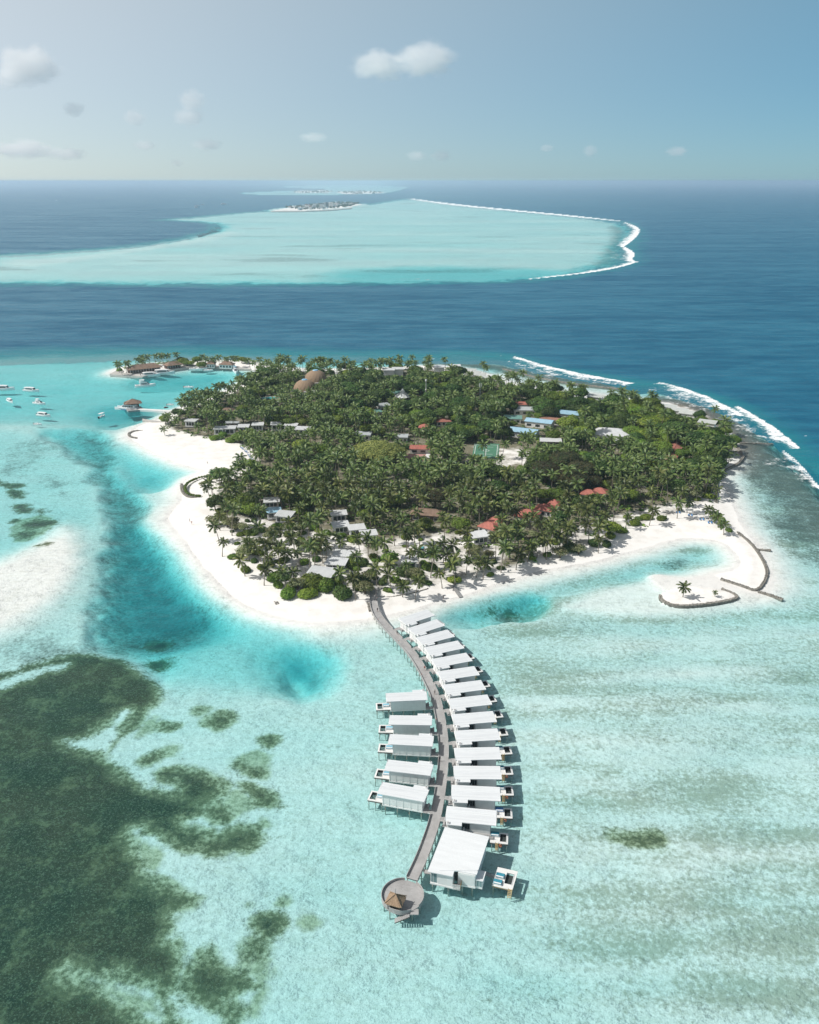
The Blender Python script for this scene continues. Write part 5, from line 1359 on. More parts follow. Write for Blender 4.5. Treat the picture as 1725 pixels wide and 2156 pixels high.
house(1080, 878, 11, 5.5, -8, "sea-green shed roof beside the service yard", "shed", "green_shed", None, "roof_teal", "render_white", 3.2, .9, "shed")
house(1160, 926, 12, 5, -6, "low white shed roof in front of the workshops", "shed", "white_shed", None, "roof_white", "wall_dark", 2.8, .6, "shed")
house(894, 896, 6.5, 6, -10, "red roof half buried in trees at the island's centre", "house", "red_roofed_house", None, "roof_red")
house(934, 884, 9, 5, 6, "brick-red roof under dark trees at the island's centre", "house", "brick_roofed_house", None, "roof_brick", "render_white", 3, 1.2)
house(765, 912, 9, 5.5, -8, "grey villa roof behind the great dome-shaped tree", "villa", "grey_roofed_villa", None, "roof_grey", "render_white", 3.4, .6, "shed")
house(846, 917, 7, 5, -5, "grey villa roof just above the red games hall", "villa", "grey_roofed_villa", None, "roof_grey", "render_white", 3.4, .6, "shed")
house(808, 852, 8, 6, 30, "pale grey roof south-west of the white tent", "house", "grey_roofed_house", None, "roof_grey", "render_white", 3.6, .8, "shed")
house(790, 865, 8, 5.5, 30, "sea-green roof south-west of the white tent", "house", "green_roofed_house", None, "roof_teal", "render_white", 3.4, .8, "shed")
house(844, 825, 18, 6, 12, "long sea-green roof curving behind the white tent", "hall", "green_roofed_hall", None, "roof_teal", "render_white", 3.6, 1.4, "gable")
house(490, 888, 8, 3.5, 0, "grey open shelter behind the white cube villas", "shelter", "grey_shelter", None, "roof_grey", "wall_dark", 2.8, .7, "gable")

def games_hall():
    p = at_roof(882, 945, 3.0); t = thing("games_hall", "red roof beside an open pink terracotta court amid the palms", "hall", p, R(-4)); reg(p.x, p.y, 9); reg(p.x - 2, p.y - 10, 7)
    MB().mat("roof_red").hexa([(-5.5, -1, 3.0), (7, -1, 3.0), (7, 5, 3.8), (-5.5, 5, 3.8)], [(-5.5, -1, 3.15), (7, -1, 3.15), (7, 5, 3.95), (-5.5, 5, 3.95)]).build("roof", t)
    MB().mat("render_white").box(-5, 6.5, 0, 4.6, 0, 2.95).build("wall", t)
    window_part(t, "glass_dark", -4, -1, -.04, -.003, .8, 2.2, 'y'); window_part(t, "glass_dark", 1, 4, -.04, -.003, .8, 2.2, 'y')
    MB().mat("pink_floor").box(-7.5, 4.2, -19, -1.2, -.1, .18).build("court_floor", t)
    MB().mat("render_white").box(-7.7, -7.51, -19, -1.2, -.1, .7).build("low_wall", t)
    MB().mat("render_white").box(4.3, 6.8, -9, -1.3, -.1, .5).build("step_terrace", t)
games_hall()
def dome(cx, cy, rad, h, label):
    p = at_roof(cx, cy, h * .5); t = thing("thatched_dome", label, "dome hall", p, 0, "thatched dome halls"); reg(p.x, p.y, rad * .95)
    rings = []; rn = random.Random(int(cx))
    for k in range(11):
        a = k / 10 * R(74); rings.append([(rad * math.cos(a) * (1 + .012 * math.sin(i * 9.1 + k)) * math.cos(2 * math.pi * i / 32), rad * math.cos(a) * (1 + .012 * math.sin(i * 9.1 + k)) * math.sin(2 * math.pi * i / 32), 1.2 + (h - 1.2) * math.sin(a) / math.sin(R(74)) + .05 * math.sin(k * 3.1)) for i in range(32)])
    m = MB().mat("thatch").loft(rings, True, True); m.build("thatch_shell", t)
    MB().mat("render_white").cyl((0, 0), rad * .93, -.3, 1.15, 32).build("wall", t)
    c = MB().mat("sky_blue_pane").cyl((0, 0), rad * .24, h + .01, h + .55, 16, rad * .2).build("skylight", t)
    MB().mat("roof_grey").cyl((0, 0), rad * .27, h + .003, h + .12, 16).build("skylight_ring", c)
    for a in range(4):
        an = R(200 + a * 40); MB().mat("roof_white").box(-1.4, 1.4, -1, 1, -.2, 2.3).build("porch", t).location = (rad * 1.02 * math.cos(an), rad * 1.02 * math.sin(an), 0)
dome(665, 793, 9.4, 10.0, "far brown thatched dome hall of the pair, with blue skylight")
dome(642, 812, 8.8, 9.0, "near brown thatched dome hall of the pair, with blue skylight")
def tent():
    p = at_roof(848, 838, 2.0); t = thing("cone_tent", "white conical canvas tent roof among the trees", "tent", p); reg(p.x, p.y, 6.5)
    n = 20; vs = [(0, 0, 9.5)] + [(5.6 * (1 + .0 * (i % 2)) * math.cos(2 * math.pi * i / n), 5.6 * math.sin(2 * math.pi * i / n), 3.0 + .35 * (i % 2)) for i in range(n)] + [(2.3 * (1 - .06 * (i % 2)) * math.cos(2 * math.pi * i / n), 2.3 * (1 - .06 * (i % 2)) * math.sin(2 * math.pi * i / n), 6.0) for i in range(n)]
    fs = [(0, n + 1 + i, n + 1 + (i + 1) % n) for i in range(n)] + [(1 + i, 1 + (i + 1) % n, n + 1 + (i + 1) % n, n + 1 + i) for i in range(n)]
    MB().mat("canvas").add(vs, fs).build("canvas", t)
    for i in range(0, n, 2):
        a = 2 * math.pi * i / n; MB().mat("metal_grey").tube([(5.4 * math.cos(a), 5.4 * math.sin(a), 0), (5.4 * math.cos(a), 5.4 * math.sin(a), 3.0)], .08, 6).build("post", t)
    MB().mat("metal_grey").tube([(0, 0, 9.2), (0, 0, 10.6)], .07, 6).build("finial", t)
tent()
def court():
    C = [G(*p, GZ) for p in ((980, 931), (1031, 938), (1068, 962.5), (1018, 966.5))]
    c = sum(C, Vector()) / 4; ux = ((C[1] - C[0]) + (C[2] - C[3])).normalized(); rz = math.atan2(ux.y, ux.x)
    L = ((C[1] - C[0]).length + (C[2] - C[3]).length) / 2; W = ((C[3] - C[0]).length + (C[2] - C[1]).length) / 2
    t = thing("tennis_court", "green sports court with pale lines in a forest clearing", "sports court", (c.x, c.y, GZ + .05), rz)
    for k in range(-2, 3): reg(c.x + ux.x * L * .2 * k, c.y + ux.y * L * .2 * k, W * .5)
    MB().mat("court_green").box(-L / 2, L / 2, -W / 2, W / 2, -.4, .08).build("court_surface", t)
    a, b = L * .44, W * .40
    def ln(x0, x1, y0, y1): MB().mat("court_line").box(x0, x1, y0, y1, .084, .088).build("court_line", t)
    q = .32
    ln(-a, a, -b, -b + q); ln(-a, a, b - q, b); ln(-a, -a + q, -b + q, b - q); ln(a - q, a, -b + q, b - q); ln(-q / 2, q / 2, -b + q, b - q); ln(-a * .6, -q / 2 - .01, -b * .6, -b * .6 + q); ln(-a * .6, -q / 2 - .01, b * .6, b * .6 + q); ln(q, a * .6, -b * .6, -b * .6 + q); ln(q, a * .6, b * .6, b * .6 + q)
    for k in range(16):
        a1, a2 = 2 * math.pi * k / 16, 2 * math.pi * (k + 1) / 16
        MB().mat("court_line").prism([(1.6 * math.cos(a1), 1.6 * math.sin(a1)), (1.92 * math.cos(a1), 1.92 * math.sin(a1)), (1.92 * math.cos(a2), 1.92 * math.sin(a2)), (1.6 * math.cos(a2), 1.6 * math.sin(a2))], .090, .094).build("court_line", t)
    for s in (-1, 1):
        p = MB().mat("white_trim").tube([(s * L * .47, 0, .08), (s * L * .47, 0, 3.2)], .1, 6).build("hoop_post", t); MB().mat("white_trim").box(s * L * .45 - .06, s * L * .45 + .06, -.9, .9, 2.7, 3.8).build("backboard", p)
    for k in range(6):
        for s in (-1, 1): MB().mat("metal_grey").tube([(-L / 2 + k * L / 5, s * W / 2 * 1.02, -.2), (-L / 2 + k * L / 5, s * W / 2 * 1.02, 2.6)], .05, 5).build("fence_post", t)
court()
for i, (cx, cy, r) in enumerate(((1085, 968, 6), (1074, 978, 5))): g = G(cx, cy, GZ); reg(g.x, g.y, r)
# masts and tank
def mast(cx, y0, y1, label, lattice):
    g = G(cx, y1 + 12, GZ); hgt = 17; t = thing("radio_mast", label, "mast", (g.x, g.y, GZ))
    if lattice:
        for k in range(3):
            a = 2.1 * k; MB().mat("metal_grey").tube([(.7 * math.cos(a), .7 * math.sin(a), 0), (.35 * math.cos(a), .35 * math.sin(a), hgt)], .08, 5).build("mast_leg", t)
        for k in range(12):
            z0 = k * hgt / 12; r0 = .7 - .35 * k / 12
            m = MB().mat("metal_grey")
            for j in range(3): m.bar((r0 * math.cos(2.1 * j), r0 * math.sin(2.1 * j), z0), (r0 * .97 * math.cos(2.1 * (j + 1)), r0 * .97 * math.sin(2.1 * (j + 1)), z0 + hgt / 12), .06)
            m.build("brace", t)
        for a in (0, 2.1, 4.2): MB().mat("white_trim").box(-.25, .25, -.12, .12, 0, 2.2).build("antenna_panel", t).location = (.9 * math.cos(a), .9 * math.sin(a), hgt - 3)
    else:
        MB().mat("white_trim").tube([(0, 0, 0), (0, 0, hgt)], [.22, .12], 8).build("pole", t); MB().mat("white_trim").cyl((0, 0), .6, hgt - 1.5, hgt - .4, 12).build("dish_drum", t); MB().mat("white_trim").cyl((0, 0), .5, hgt - 8, hgt - 7.2, 12).build("dish_drum", t)
mast(897, 811, 835, "slim white radio pole rising from the central trees", False)
mast(1010, 815, 843, "grey lattice phone mast rising from the northern trees", True)
def tank():
    p = at_roof(718, 786, 3); t = thing("water_tank", "white cylindrical water tank behind the thatched domes", "tank", p); reg(p.x, p.y, 6.5)
    MB().mat("roof_white").cyl((0, 0), 5.2, 0, 5.2, 28).build("drum", t); MB().mat("white_trim").cyl((0, 0), 5.3, 5.203, 5.7, 28, 4.2).build("lid", t)
    MB().mat("metal_grey").bar((0, -5.3, 0), (0, -5.3, 5.4), .5, .06).build("ladder", t)
tank()
house(752, 779, 14, 5, 0, "dark low service building beside the water tank", "service building", "service_building", None, "roof_white", "wall_dark", 3.2, .5, "shed")
def pool(cx, cy, L, W, rz, label):
    g = G(cx, cy, GZ); t = thing("swimming_pool", label, "pool", (g.x, g.y, GZ + .08), R(rz), "turquoise resort pools"); reg(g.x, g.y, max(L, W) * .5)
    n = 20; out = [(L / 2 * 1.12 * math.cos(2 * math.pi * i / n) * (1 + .15 * math.cos(4 * math.pi * i / n)), W / 2 * 1.18 * math.sin(2 * math.pi * i / n)) for i in range(n)]
    inn = [(x / 1.14, y / 1.2) for x, y in out]
    m = MB().mat("deck_white"); m.prism(out, -.4, 0); m.build("surround", t, True); MB().mat("pool_water").prism(inn, -.1, .012).build("pool_water", t, True)
pool(568, 838, 13, 7, 10, "turquoise kidney pool between palms by the harbour beach"); pool(528, 834, 10, 6, 0, "small turquoise pool shaded by palms west of the bigger one"); pool(905, 1152, 7, 4, 15, "small pale pool beside the low pavilion near the jetty")

# ---- harbour mole, its buildings, quays
def slab(name, label, cat, pts, ztop, zbot, mat="concrete", edge=None):
    w = GP(pts, ztop); c = w.mean(0); t = thing(name, label, cat, (c[0], c[1], 0))
    MB().mat(mat).prism([tuple(p - c) for p in w], zbot, ztop).build("slab", t, True)
    return t
slab("harbour_quay", "grey concrete quay along the harbour's inner side", "quay", [(232,788),(300,793),(334,784),(346,781),(404,771.5),(470,773.5),(500,775.5),(530,777),(500,771),(405,767),(350,776),(300,787),(262,785)], 1.45, -3.5)
slab("mole_apron", "pale concrete apron at the tip of the harbour mole", "quay", [(231,787.2),(252,776),(262,785.5),(300,787.2),(298,792)], 1.40, -3)
def at_px(x, y, z): g = G(x, y, z); return Vector((g.x, g.y, 1.45))
def between(p0, p1, z=5.0): 
    a, b = G(*p0, z), G(*p1, z); return (a + b) / 2, (b - a).length, math.degrees(math.atan2(b.y - a.y, b.x - a.x))
c, L, a = between((268, 781), (334, 774), 4.0)
house(0, 0, L, 10, a, "long brown-roofed dive centre on the harbour mole", "boathouse", "harbour_hall", "brown-roofed harbour houses", "roof_brown", "wall_dark", 3.2, 3.0, "hip", L - 9, Vector((c.x, c.y + 4, 1.45)), 5, 1.0, True)
c, L, a = between((347, 772), (377, 768), 4.0)
house(0, 0, L, 8, a, "brown-roofed open terrace hall beside the dive centre", "boathouse", "harbour_hall", "brown-roofed harbour houses", "roof_brown", "wall_dark", 3.0, 2.6, "hip", L - 7, Vector((c.x, c.y + 4, 1.45)), 3, 1.0, True)
c, L, a = between((436, 768), (452, 768), 4.0)
house(0, 0, L, 6.5, a, "small square white house with brown pyramid roof on the quay", "boathouse", "harbour_house", "brown-roofed harbour houses", "roof_brown", "render_white", 3.4, 2.8, "hip", .8, Vector((c.x, c.y + 2, 1.45)), 3, .7)
c, L, a = between((464, 768.5), (490, 769.5), 4.0)
house(0, 0, L, 6.5, a, "wider white house with brown hipped roof on the quay", "boathouse", "harbour_house", "brown-roofed harbour houses", "roof_brown", "render_white", 3.2, 2.4, "hip", L - 6, Vector((c.x, c.y + 2, 1.45)), 4, .7)
# arrival jetty with its pavilion
slab("arrival_jetty", "narrow white concrete causeway to the arrival pavilion", "jetty", [(292,859.6),(366,863.6),(366,867),(292,862.4)], 1.3, -3, "deck_white")
slab("arrival_platform", "dark timber landing under the arrival pavilion", "jetty", [(262,856),(296,855),(304,862),(270,865)], 1.2, -3, "grey_wood")
slab("small_pier", "short grey pier on the sand south of the arrival jetty", "jetty", [(300,881.5),(318,884),(342,887),(342,890),(318,887),(300,884.5)], .9, -2.5, "concrete")
c = G(281, 858, 1.2)
t = house(0, 0, 8, 7, 20, "brown hipped pavilion roof with side gables on the arrival landing", "pavilion", "arrival_pavilion", None, "roof_brown", "wall_dark", 3.6, 2.6, "hip", 1.2, Vector((c.x, c.y, 1.2)), 0, 1.2, True)
for s in (-1, 1): MB().mat("roof_brown").hexa([(s * 4.6 - 1.6, -2.2, 3.0), (s * 4.6 + 1.6, -2.2, 3.0), (s * 4.6 + 1.6, 2.2, 3.0), (s * 4.6 - 1.6, 2.2, 3.0)], [(s * 4.6 - .9, -.1, 4.6), (s * 4.6 + .9, -.1, 4.6), (s * 4.6 + .9, .1, 4.6), (s * 4.6 - .9, .1, 4.6)]).build("side_roof", t)

# ---- stone walls and breakwaters: each a thing whose stones are laid one by one where they show
STONE_ME = []
for i in range(5):
    rn = random.Random(200 + i); bm = bmesh.new(); bmesh.ops.create_icosphere(bm, subdivisions=1, radius=.5)
    for v in bm.verts: v.co = Vector((v.co.x * rn.uniform(.8, 1.25), v.co.y * rn.uniform(.8, 1.2), v.co.z * rn.uniform(.6, .95)))
    me = bpy.data.meshes.new("stone"); bm.to_mesh(me); bm.free(); me.materials.append(MATS["stone"]); STONE_ME.append(me)
def stone_wall(pts, label, size, h, name="stone_wall", cat="wall", rows=2, zbase=-.3, single=False, group=None):
    """line of stones laid along a path; single=True: each stone a part, else one joined mass of stones"""
    W = smooth_line([tuple(p) for p in GP(pts, h * .5)], 2); c = np.mean(W, 0)
    t = thing(name, label, cat, (c[0], c[1], 0), 0, group); rn = random.Random(int(abs(c[0]) * 10) + 1)
    path = [Vector((p[0] - c[0], p[1] - c[1], 0)) for p in W]
    rings = []
    for i, p in enumerate(path):
        d = (path[min(i + 1, len(path) - 1)] - path[max(i - 1, 0)]).normalized(); n = Vector((-d.y, d.x, 0)) * size * rows * .42
        rings.append([p - n + Vector((0, 0, zbase - 1.2)), p + n + Vector((0, 0, zbase - 1.2)), p + n * .8 + Vector((0, 0, h * .8)), p - n * .8 + Vector((0, 0, h * .8))])
    MB().mat("stone").loft(rings).build("wall_core", t, True)
    m = MB().mat("stone"); s = 0.0
    for a, b in zip(path[:-1], path[1:]):
        L = (b - a).length; d = (b - a).normalized(); n = Vector((-d.y, d.x, 0))
        while s < L:
            for r in range(rows):
                q = a + d * s + n * ((r - (rows - 1) / 2) * size * .8 + rn.uniform(-.12, .12) * size) + Vector((0, 0, h * .85 + rn.uniform(-.15, .12) * size))
                me = STONE_ME[rn.randrange(5)]; sc = size * rn.uniform(.8, 1.3)
                if single:
                    o = bpy.data.objects.new("stone", me); COL.objects.link(o); o.parent = t; o.location = q; o.scale = (sc,) * 3; o.rotation_euler = (rn.uniform(0, .5), rn.uniform(0, .5), rn.uniform(0, 6))
                else:
                    ca = rn.uniform(0, 6.28); m.add([q + Vector((v.co.x * math.cos(ca) - v.co.y * math.sin(ca), v.co.x * math.sin(ca) + v.co.y * math.cos(ca), v.co.z)) * sc for v in me.vertices], [tuple(f.vertices) for f in me.polygons])
            s += size * .85
        s -= L
    if not single:
        o = m.build("stones", t); o["kind"] = "stuff"
    return t
stone_wall([(1060,777),(1085,784),(1110,790),(1176,804),(1240,812),(1320,821)], "dark rubble breakwater enclosing the pale rear lagoon", 1.3, .7, "breakwater", "breakwater")
stone_wall([(300,907),(282,907),(270,913),(274,920),(289,923)], "curved dark stone wall holding the western sand spit", .9, .5)
stone_wall([(383,1020),(382,1030),(388,1041),(402,1048),(422,1046.5)], "grey stone seawall round the hedged western bastion", .9, .9, rows=2)
stone_wall([(1390,1254),(1392,1263),(1408,1271.5),(1432,1276.5),(1470,1274),(1512,1269),(1557,1259),(1545,1250),(1520,1240)], "dark stone wall round the small palm islet", .75, .75)
stone_wall([(1554,1121),(1583,1144.5),(1604,1173),(1617,1202),(1611.5,1223.7),(1594,1245.5),(1568,1235),(1518,1219)], "long stone seawall round the eastern sand spit", .75, .8)
stone_wall([(1594,1157),(1622,1159)], "short stone groyne jutting from the middle of the eastern spit", .9, .5, "groyne", "groyne")
stone_wall([(1597,1246),(1620,1252),(1648,1262)], "longer stone groyne at the tip of the eastern spit", .9, .5, "groyne", "groyne")
stone_wall([(1566,962),(1556,977),(1529,988),(1512,1004),(1509,1030),(1509,1060)], "dark seawall along the island's eastern corner", .9, 1.1)
stone_wall([(1540,925),(1552,938),(1562,955)], "low rock edging below the bright green eastern trees", .9, .6)
stone_wall([(1550,932),(1590,933),(1629,934.5)], "thin rubble groyne running out over the eastern reef flat", .8, .35, "groyne", "groyne", 1)
stone_wall([(796,1258),(815,1259),(833,1257),(868,1251),(901,1241)], "low stone edging along the sand beside the jetty", .55, 1.2, rows=1, zbase=.2, single=True)
stone_wall([(774,1265),(777,1275),(780,1287)], "heap of pale rocks beside the jetty's landing", .8, .9, "rock_pile", "rocks", 2, .1, True)
stone_wall([(581,1268),(585,1274)], "small pale rock heap on the south-western beach", .9, .6, "rock_pile", "rocks", 2, .1, True)
stone_wall([(1322,823),(1340,826)], "tail of scattered rocks at the breakwater's end", .9, .4, "rock_pile", "rocks", 1, -.2, True)
def ramp():
    a, b = G(953, 1233, 1.0), G(971, 1257, .3); t = thing("timber_ramp", "weathered timber slip lying across the jetty beach", "slipway", (a.x, a.y, 0)); d = b - a; d.z = 0; L = d.length; t.rotation_euler = (0, 0, math.atan2(d.y, d.x))
    for k in range(int(L / .5)):
        MB().mat("grey_wood").box(k * .5, k * .5 + .44, -.7, .7, 1.25 - k * .5 / L * 1.0, 1.35 - k * .5 / L * 1.0).build("plank", t)
    for s in (-.6, .6): MB().mat("dark_wood").bar((0, s, 1.15), (L, s, .12), .12, .2).build("runner", t)
ramp()
def cage(cx, cy): pass
# ================================================================== planting
def ZA(p): return ((450 + p[0] / 2.464) * .69, (1350 + p[1] / 2.464) * .69)
def ZC(p): return ((1050 + p[0] / 2.464) * .69, (1400 + p[1] / 2.464) * .69)
def ZD(p): return ((1600 + p[0] / 1.917) * .69, (1450 + p[1] / 1.917) * .69)
def ZH(p): return ((320 + p[0] / 5.75) * .69, (1060 + p[1] / 5.75) * .69)
def ZK(p): return ((560 + p[0] / 5.75) * .69, (1060 + p[1] / 5.75) * .69)
def ZW(p): return ((300 + p[0] / 2.156) * .69, (1050 + p[1] / 2.156) * .69)
# palms that stand apart in the open: surveyed one by one
for q in ((530,635),(555,755),(765,735),(845,780),(965,690),(1020,770),(1020,845),(725,880),(870,950),(905,870),(930,790),(1145,830),(1255,820),(1340,780),(1435,760),(1100,980),(1030,960),(1240,760),(1475,980),(1565,1010),(840,510),(720,165),(645,215),(465,345),(680,500),(600,480),(1290,550)):
    put_crown("palm", *ZA(q), idx=rt.choice([3, 6, 6, 7, 3]) if q[1] > 600 else None)
for q in ((85,900),(245,830),(345,790),(440,955),(535,915),(740,860),(480,720),(570,690),(680,660),(750,650),(830,640),(925,575),(570,520),(480,580),(380,540),(250,640),(180,590),(840,790),(920,770),(1000,760),(1050,770),(1300,700),(1390,660),(1460,640),(1530,630),(1630,580),(1690,520),(1450,490),(1560,520),(1290,500),(1200,470),(1270,400)):
    put_crown("palm", *ZC(q), idx=7 if q in ((440,955),) else rt.choice([3, 6, 0, 5, 3]))
for q in ((25,410),(80,280),(155,280),(215,350),(130,360),(270,300),(310,320),(385,300),(440,310),(480,290),(420,210),(355,170),(600,240),(440,370),(1085,205),(1120,230),(1175,290),(1140,250),(905,160),(960,150)):
    put_crown("palm", *ZD(q), idx=rt.choice([3, 6, 0, 3, 6]) if q[0] < 1000 else 7)
# harbour mole
for q in ((245,290),(290,330),(360,290),(435,280),(560,230),(640,180),(790,170),(870,160),(935,140),(1015,150),(1110,160),(1235,130),(700,240),(600,220)): put_crown("palm", *ZH(q), 1.05, 3)
for q in ((320,170),(430,200),(620,170),(560,210),(730,210),(840,190),(890,190),(1165,230),(1250,260),(1330,210),(1440,250),(1500,270),(1560,290)): put_crown("palm", *ZK(q), 1.0, 3)
for q in ((250,200),(1020,200),(1090,210),(60,250),(320,270),(1480,380),(1330,330),(1600,340)): put_crown("bright", *ZK(q), .9)
for q in ((1330,200),(1380,220),(1500,250),(1620,200),(1250,260)): put_crown("bright", *ZH(q), .9)
for q in ((435,560),(455,470)): put_crown("palm", *ZW(q), .9, 7)
# big named trees
for cx, cy, k, s, i in ((1150,985,"casuarina",1.0,0),(1190,965,"casuarina",1.15,0),(1225,985,"casuarina",1.05,0),(1180,1000,"casuarina",1.0,1),(1250,1010,"casuarina",.8,1),(655,958,"casuarina",.9,1),(918,1045,"casuarina",.95,1),(900,1030,"casuarina",.7,1),(1265,985,"casuarina",.9,1),(1130,960,"casuarina",.7,1),(1210,1005,"casuarina",.95,0),(1290,1015,"casuarina",.6,1),(705,845,"casuarina",.9,1)):
    put_crown(k, cx, cy, s, i)
for q, k in (((600,600),0),((660,615),1),((720,630),1),((570,570),0),((650,580),1)): put_crown("pale", *ZA(q), 1.0, k)
for q, k in (((1000,670),1),((1090,710),1),((1190,620),0),((1340,560),1),((1420,560),0),((1160,600),0),((940,660),0)): put_crown("pale", *ZC(q), .9, k)
for q in ((470,255),(520,270),(410,305),(550,310)): put_crown("pale", *ZA(q), .62, 0)
# the crowded interior
_lo, _hi = VEGW.min(0), VEGW.max(0)
def scatter(poly, n, chooser, mind, tries=60):
    lo, hi = poly.min(0), poly.max(0)
    c = 0
    for _ in range(n * tries):
        if c >= n: break
        x, y = rt.uniform(lo[0], hi[0]), rt.uniform(lo[1], hi[1])
        if not in_poly(poly, x, y): continue
        if poly is VEGW and (in_poly(Z_SPARSE, x, y) or not in_poly(VEGW, x, y)): continue
        k = chooser(x, y)
        if k and put(k, x, y, rt.uniform(.8, 1.2) if k == "palm" else rt.uniform(.85, 1.4), None, False, mind): c += 1
    return c
scatter(Z_E, 150, lambda x, y: rt.choice(["broad", "bright", "bright", "broad", "palm"]), 4.4)
scatter(Z_N, 170, lambda x, y: rt.choice(["broad", "broad", "bright", "palm", "palm"]), 4.0)
scatter(Z_C, 10, lambda x, y: "broad", 5)
def inner(x, y):
    if in_poly(Z_SBEACH, x, y) or in_poly(Z_S2, x, y): u = rt.random(); return "palm" if u < .40 else "bright" if u < .46 else "pale" if u < .50 else None
    if in_poly(Z_E, x, y): return rt.choice(["broad", "bright", "bright", "bright", "palm"])
    if in_poly(Z_N, x, y): return rt.choice(["broad", "broad", "bright", "palm", "palm"])
    u = rt.random(); return "palm" if u < .76 else "broad" if u < .86 else "bright"
_TA = [q for q in TREES if q[0] in ("broad", "bright", "casuarina")]
def inner2(x, y):
    for q in _TA:
        if (q[2] - x) ** 2 + (q[3] - y) ** 2 < (4.2 * q[4]) ** 2: return None
    return inner(x, y)
scatter(VEGW, 1350, inner2, 2.75, 30)
scatter(Z_SPARSE, 34, lambda x, y: rt.choice(["palm", "palm", "pale"]), 3.0)
# young undergrowth between the palms at the grove's edge
def beach_palm(t): return False

# one very broad dome-shaped tree
def dome_tree():
    g = G(794, 975, GZ); rn = random.Random(77); rad = 16.5
    t = thing("dome_tree", "very broad pale-green tree with an even dome crown above the palms", "tree", (g.x, g.y, GZ))
    lobes = [((0, 0, 7.2), (10, 9, 5.2))]
    for k in range(26):
        a = k * 2.399; q = rad * .86 * math.sqrt((k + 1) / 26); lobes.append(((q * math.cos(a), q * .8 * math.sin(a), 10.2 - 6.2 * (q / rad) ** 2), (4.4, 4.0, 2.6)))
    c = leaf_crown(rn, lobes, "dome_leaf", 15000, .55, "leaf_core_pale", 1, .88); c.build("crown", t)
    m = MB().mat("bark").tube([(0, 0, -.3), (.2, 0, 3), (.1, .2, 6)], [.9, .7, .5], 9)
    for k in range(1, 27, 3):
        l = lobes[k][0]; m.tube([(.1, 0, 3.0), (l[0] * .5, l[1] * .5, 4.6), (l[0], l[1], l[2] - .5)], [.35, .22, .08], 6)
    m.build("trunk", t)
    reg(g.x, g.y, 3)
TREES = [q for q in TREES if not ((q[2] - G(794, 975, GZ).x) ** 2 / 15 ** 2 + (q[3] - G(794, 975, GZ).y) ** 2 / 13 ** 2 < 1)]
TREES = [q for q in TREES if not (q[0] != "palm" or True) or not (abs(px(Vector((q[2], q[3], 9)))[0] - 794) < 48 and 905 < px(Vector((q[2], q[3], 9)))[1] < 968 and q[3] < G(794, 975, GZ).y)]
dome_tree()

def area_of(x, y):
    if in_poly(Z_SPARSE, x, y): return "garden"
    if y < 330 and in_poly(Z_S2, x, y): return "jetty"
    if in_poly(Z_SBEACH, x, y): return "lagoon"
    if y > 640 and x < -120: return "mole"
    if x < -75 and y > 380: return "west"
    if in_poly(Z_E, x, y) or x > 120: return "east"
    if y > 560: return "north"
    return "grove"
PLAB = {"garden": ("coconut palm standing in the open sand garden of white villas", "palms of the sand garden"), "jetty": ("coconut palm in the cluster behind the jetty beach", "palms behind the jetty beach"), "lagoon": ("coconut palm leaning over the sand along the lagoon arm", "palms along the lagoon beach"),
        "mole": ("coconut palm on the grassy strip of the harbour mole", "palms on the harbour mole"), "west": ("coconut palm at the edge of the white western beach", "palms of the western beach"), "east": ("coconut palm among the leafy trees of the island's eastern end", "palms of the eastern end"),
        "north": ("coconut palm near the island's rear shore", "palms near the rear shore"), "grove": ("coconut palm in the dense grove filling the island's middle", "palms of the inner grove")}
TLAB = {"broad": ("dark leafy tree", "tree", "broadleaf_tree"), "bright": ("bushy green tree", "tree", "bushy_tree"), "casuarina": ("feathery brown casuarina", "tree", "casuarina_tree"), "pale": ("sprawling coastal tree", "tree", "coastal_tree")}
WHERE = {"garden": "in the sand garden of white villas", "jetty": "behind the jetty beach", "lagoon": "along the lagoon arm's sand", "mole": "on the harbour mole", "west": "by the western beach", "east": "at the island's eastern end", "north": "near the island's rear shore", "grove": "within the inner palm grove"}
LM = [("the great dome tree", 794, 985), ("the red games hall", 882, 955), ("the white cone tent", 848, 842), ("the near thatched dome", 642, 820), ("the far thatched dome", 666, 800), ("the water tank", 718, 792), ("the green sports court", 1025, 952), ("the big pale hall", 1290, 915),
      ("the rust-red barracks", 1415, 955), ("the middle blue workshop", 1137, 892), ("the bright blue workshop", 1200, 872), ("the grey shed", 1106, 866), ("the long brown hall", 901, 1084), ("the red villa pair", 1130, 1080), ("the lone red villa", 1032, 1112), ("the lone white lagoon villa", 1009, 1132), ("the large white trio villa", 677, 1212),
      ("the sand garden's villa pair", 735, 1116), ("the blue-grey-roofed villa", 576, 1082), ("the curved hedge", 400, 1030), ("the cube row's western end", 462, 908), ("the cube row's eastern end", 638, 908), ("the thatched beach bar", 480, 868), ("the turquoise kidney pool", 568, 838), ("the arrival causeway", 362, 866), ("the jetty's head", 788, 1236),
      ("the timber slip", 953, 1236), ("the lagoon head shelters", 1455, 1088), ("the casuarina clump", 1195, 1020), ("the lattice phone mast", 1010, 855), ("the white radio pole", 897, 848), ("the breakwater's western end", 1050, 786), ("the eastern seawall corner", 1530, 990), ("the eastern shore villas", 1430, 868), ("the dive centre", 300, 779), ("the quay houses", 460, 769), ("the rear-shore twin villas", 828, 780), ("the rear lagoon", 1180, 812), ("the grey villa", 765, 918), ("the brick-red roof", 934, 890), ("the hidden red roofs", 1252, 1040)]
LMW = [(n_, G(x, y, GZ)) for n_, x, y in LM]
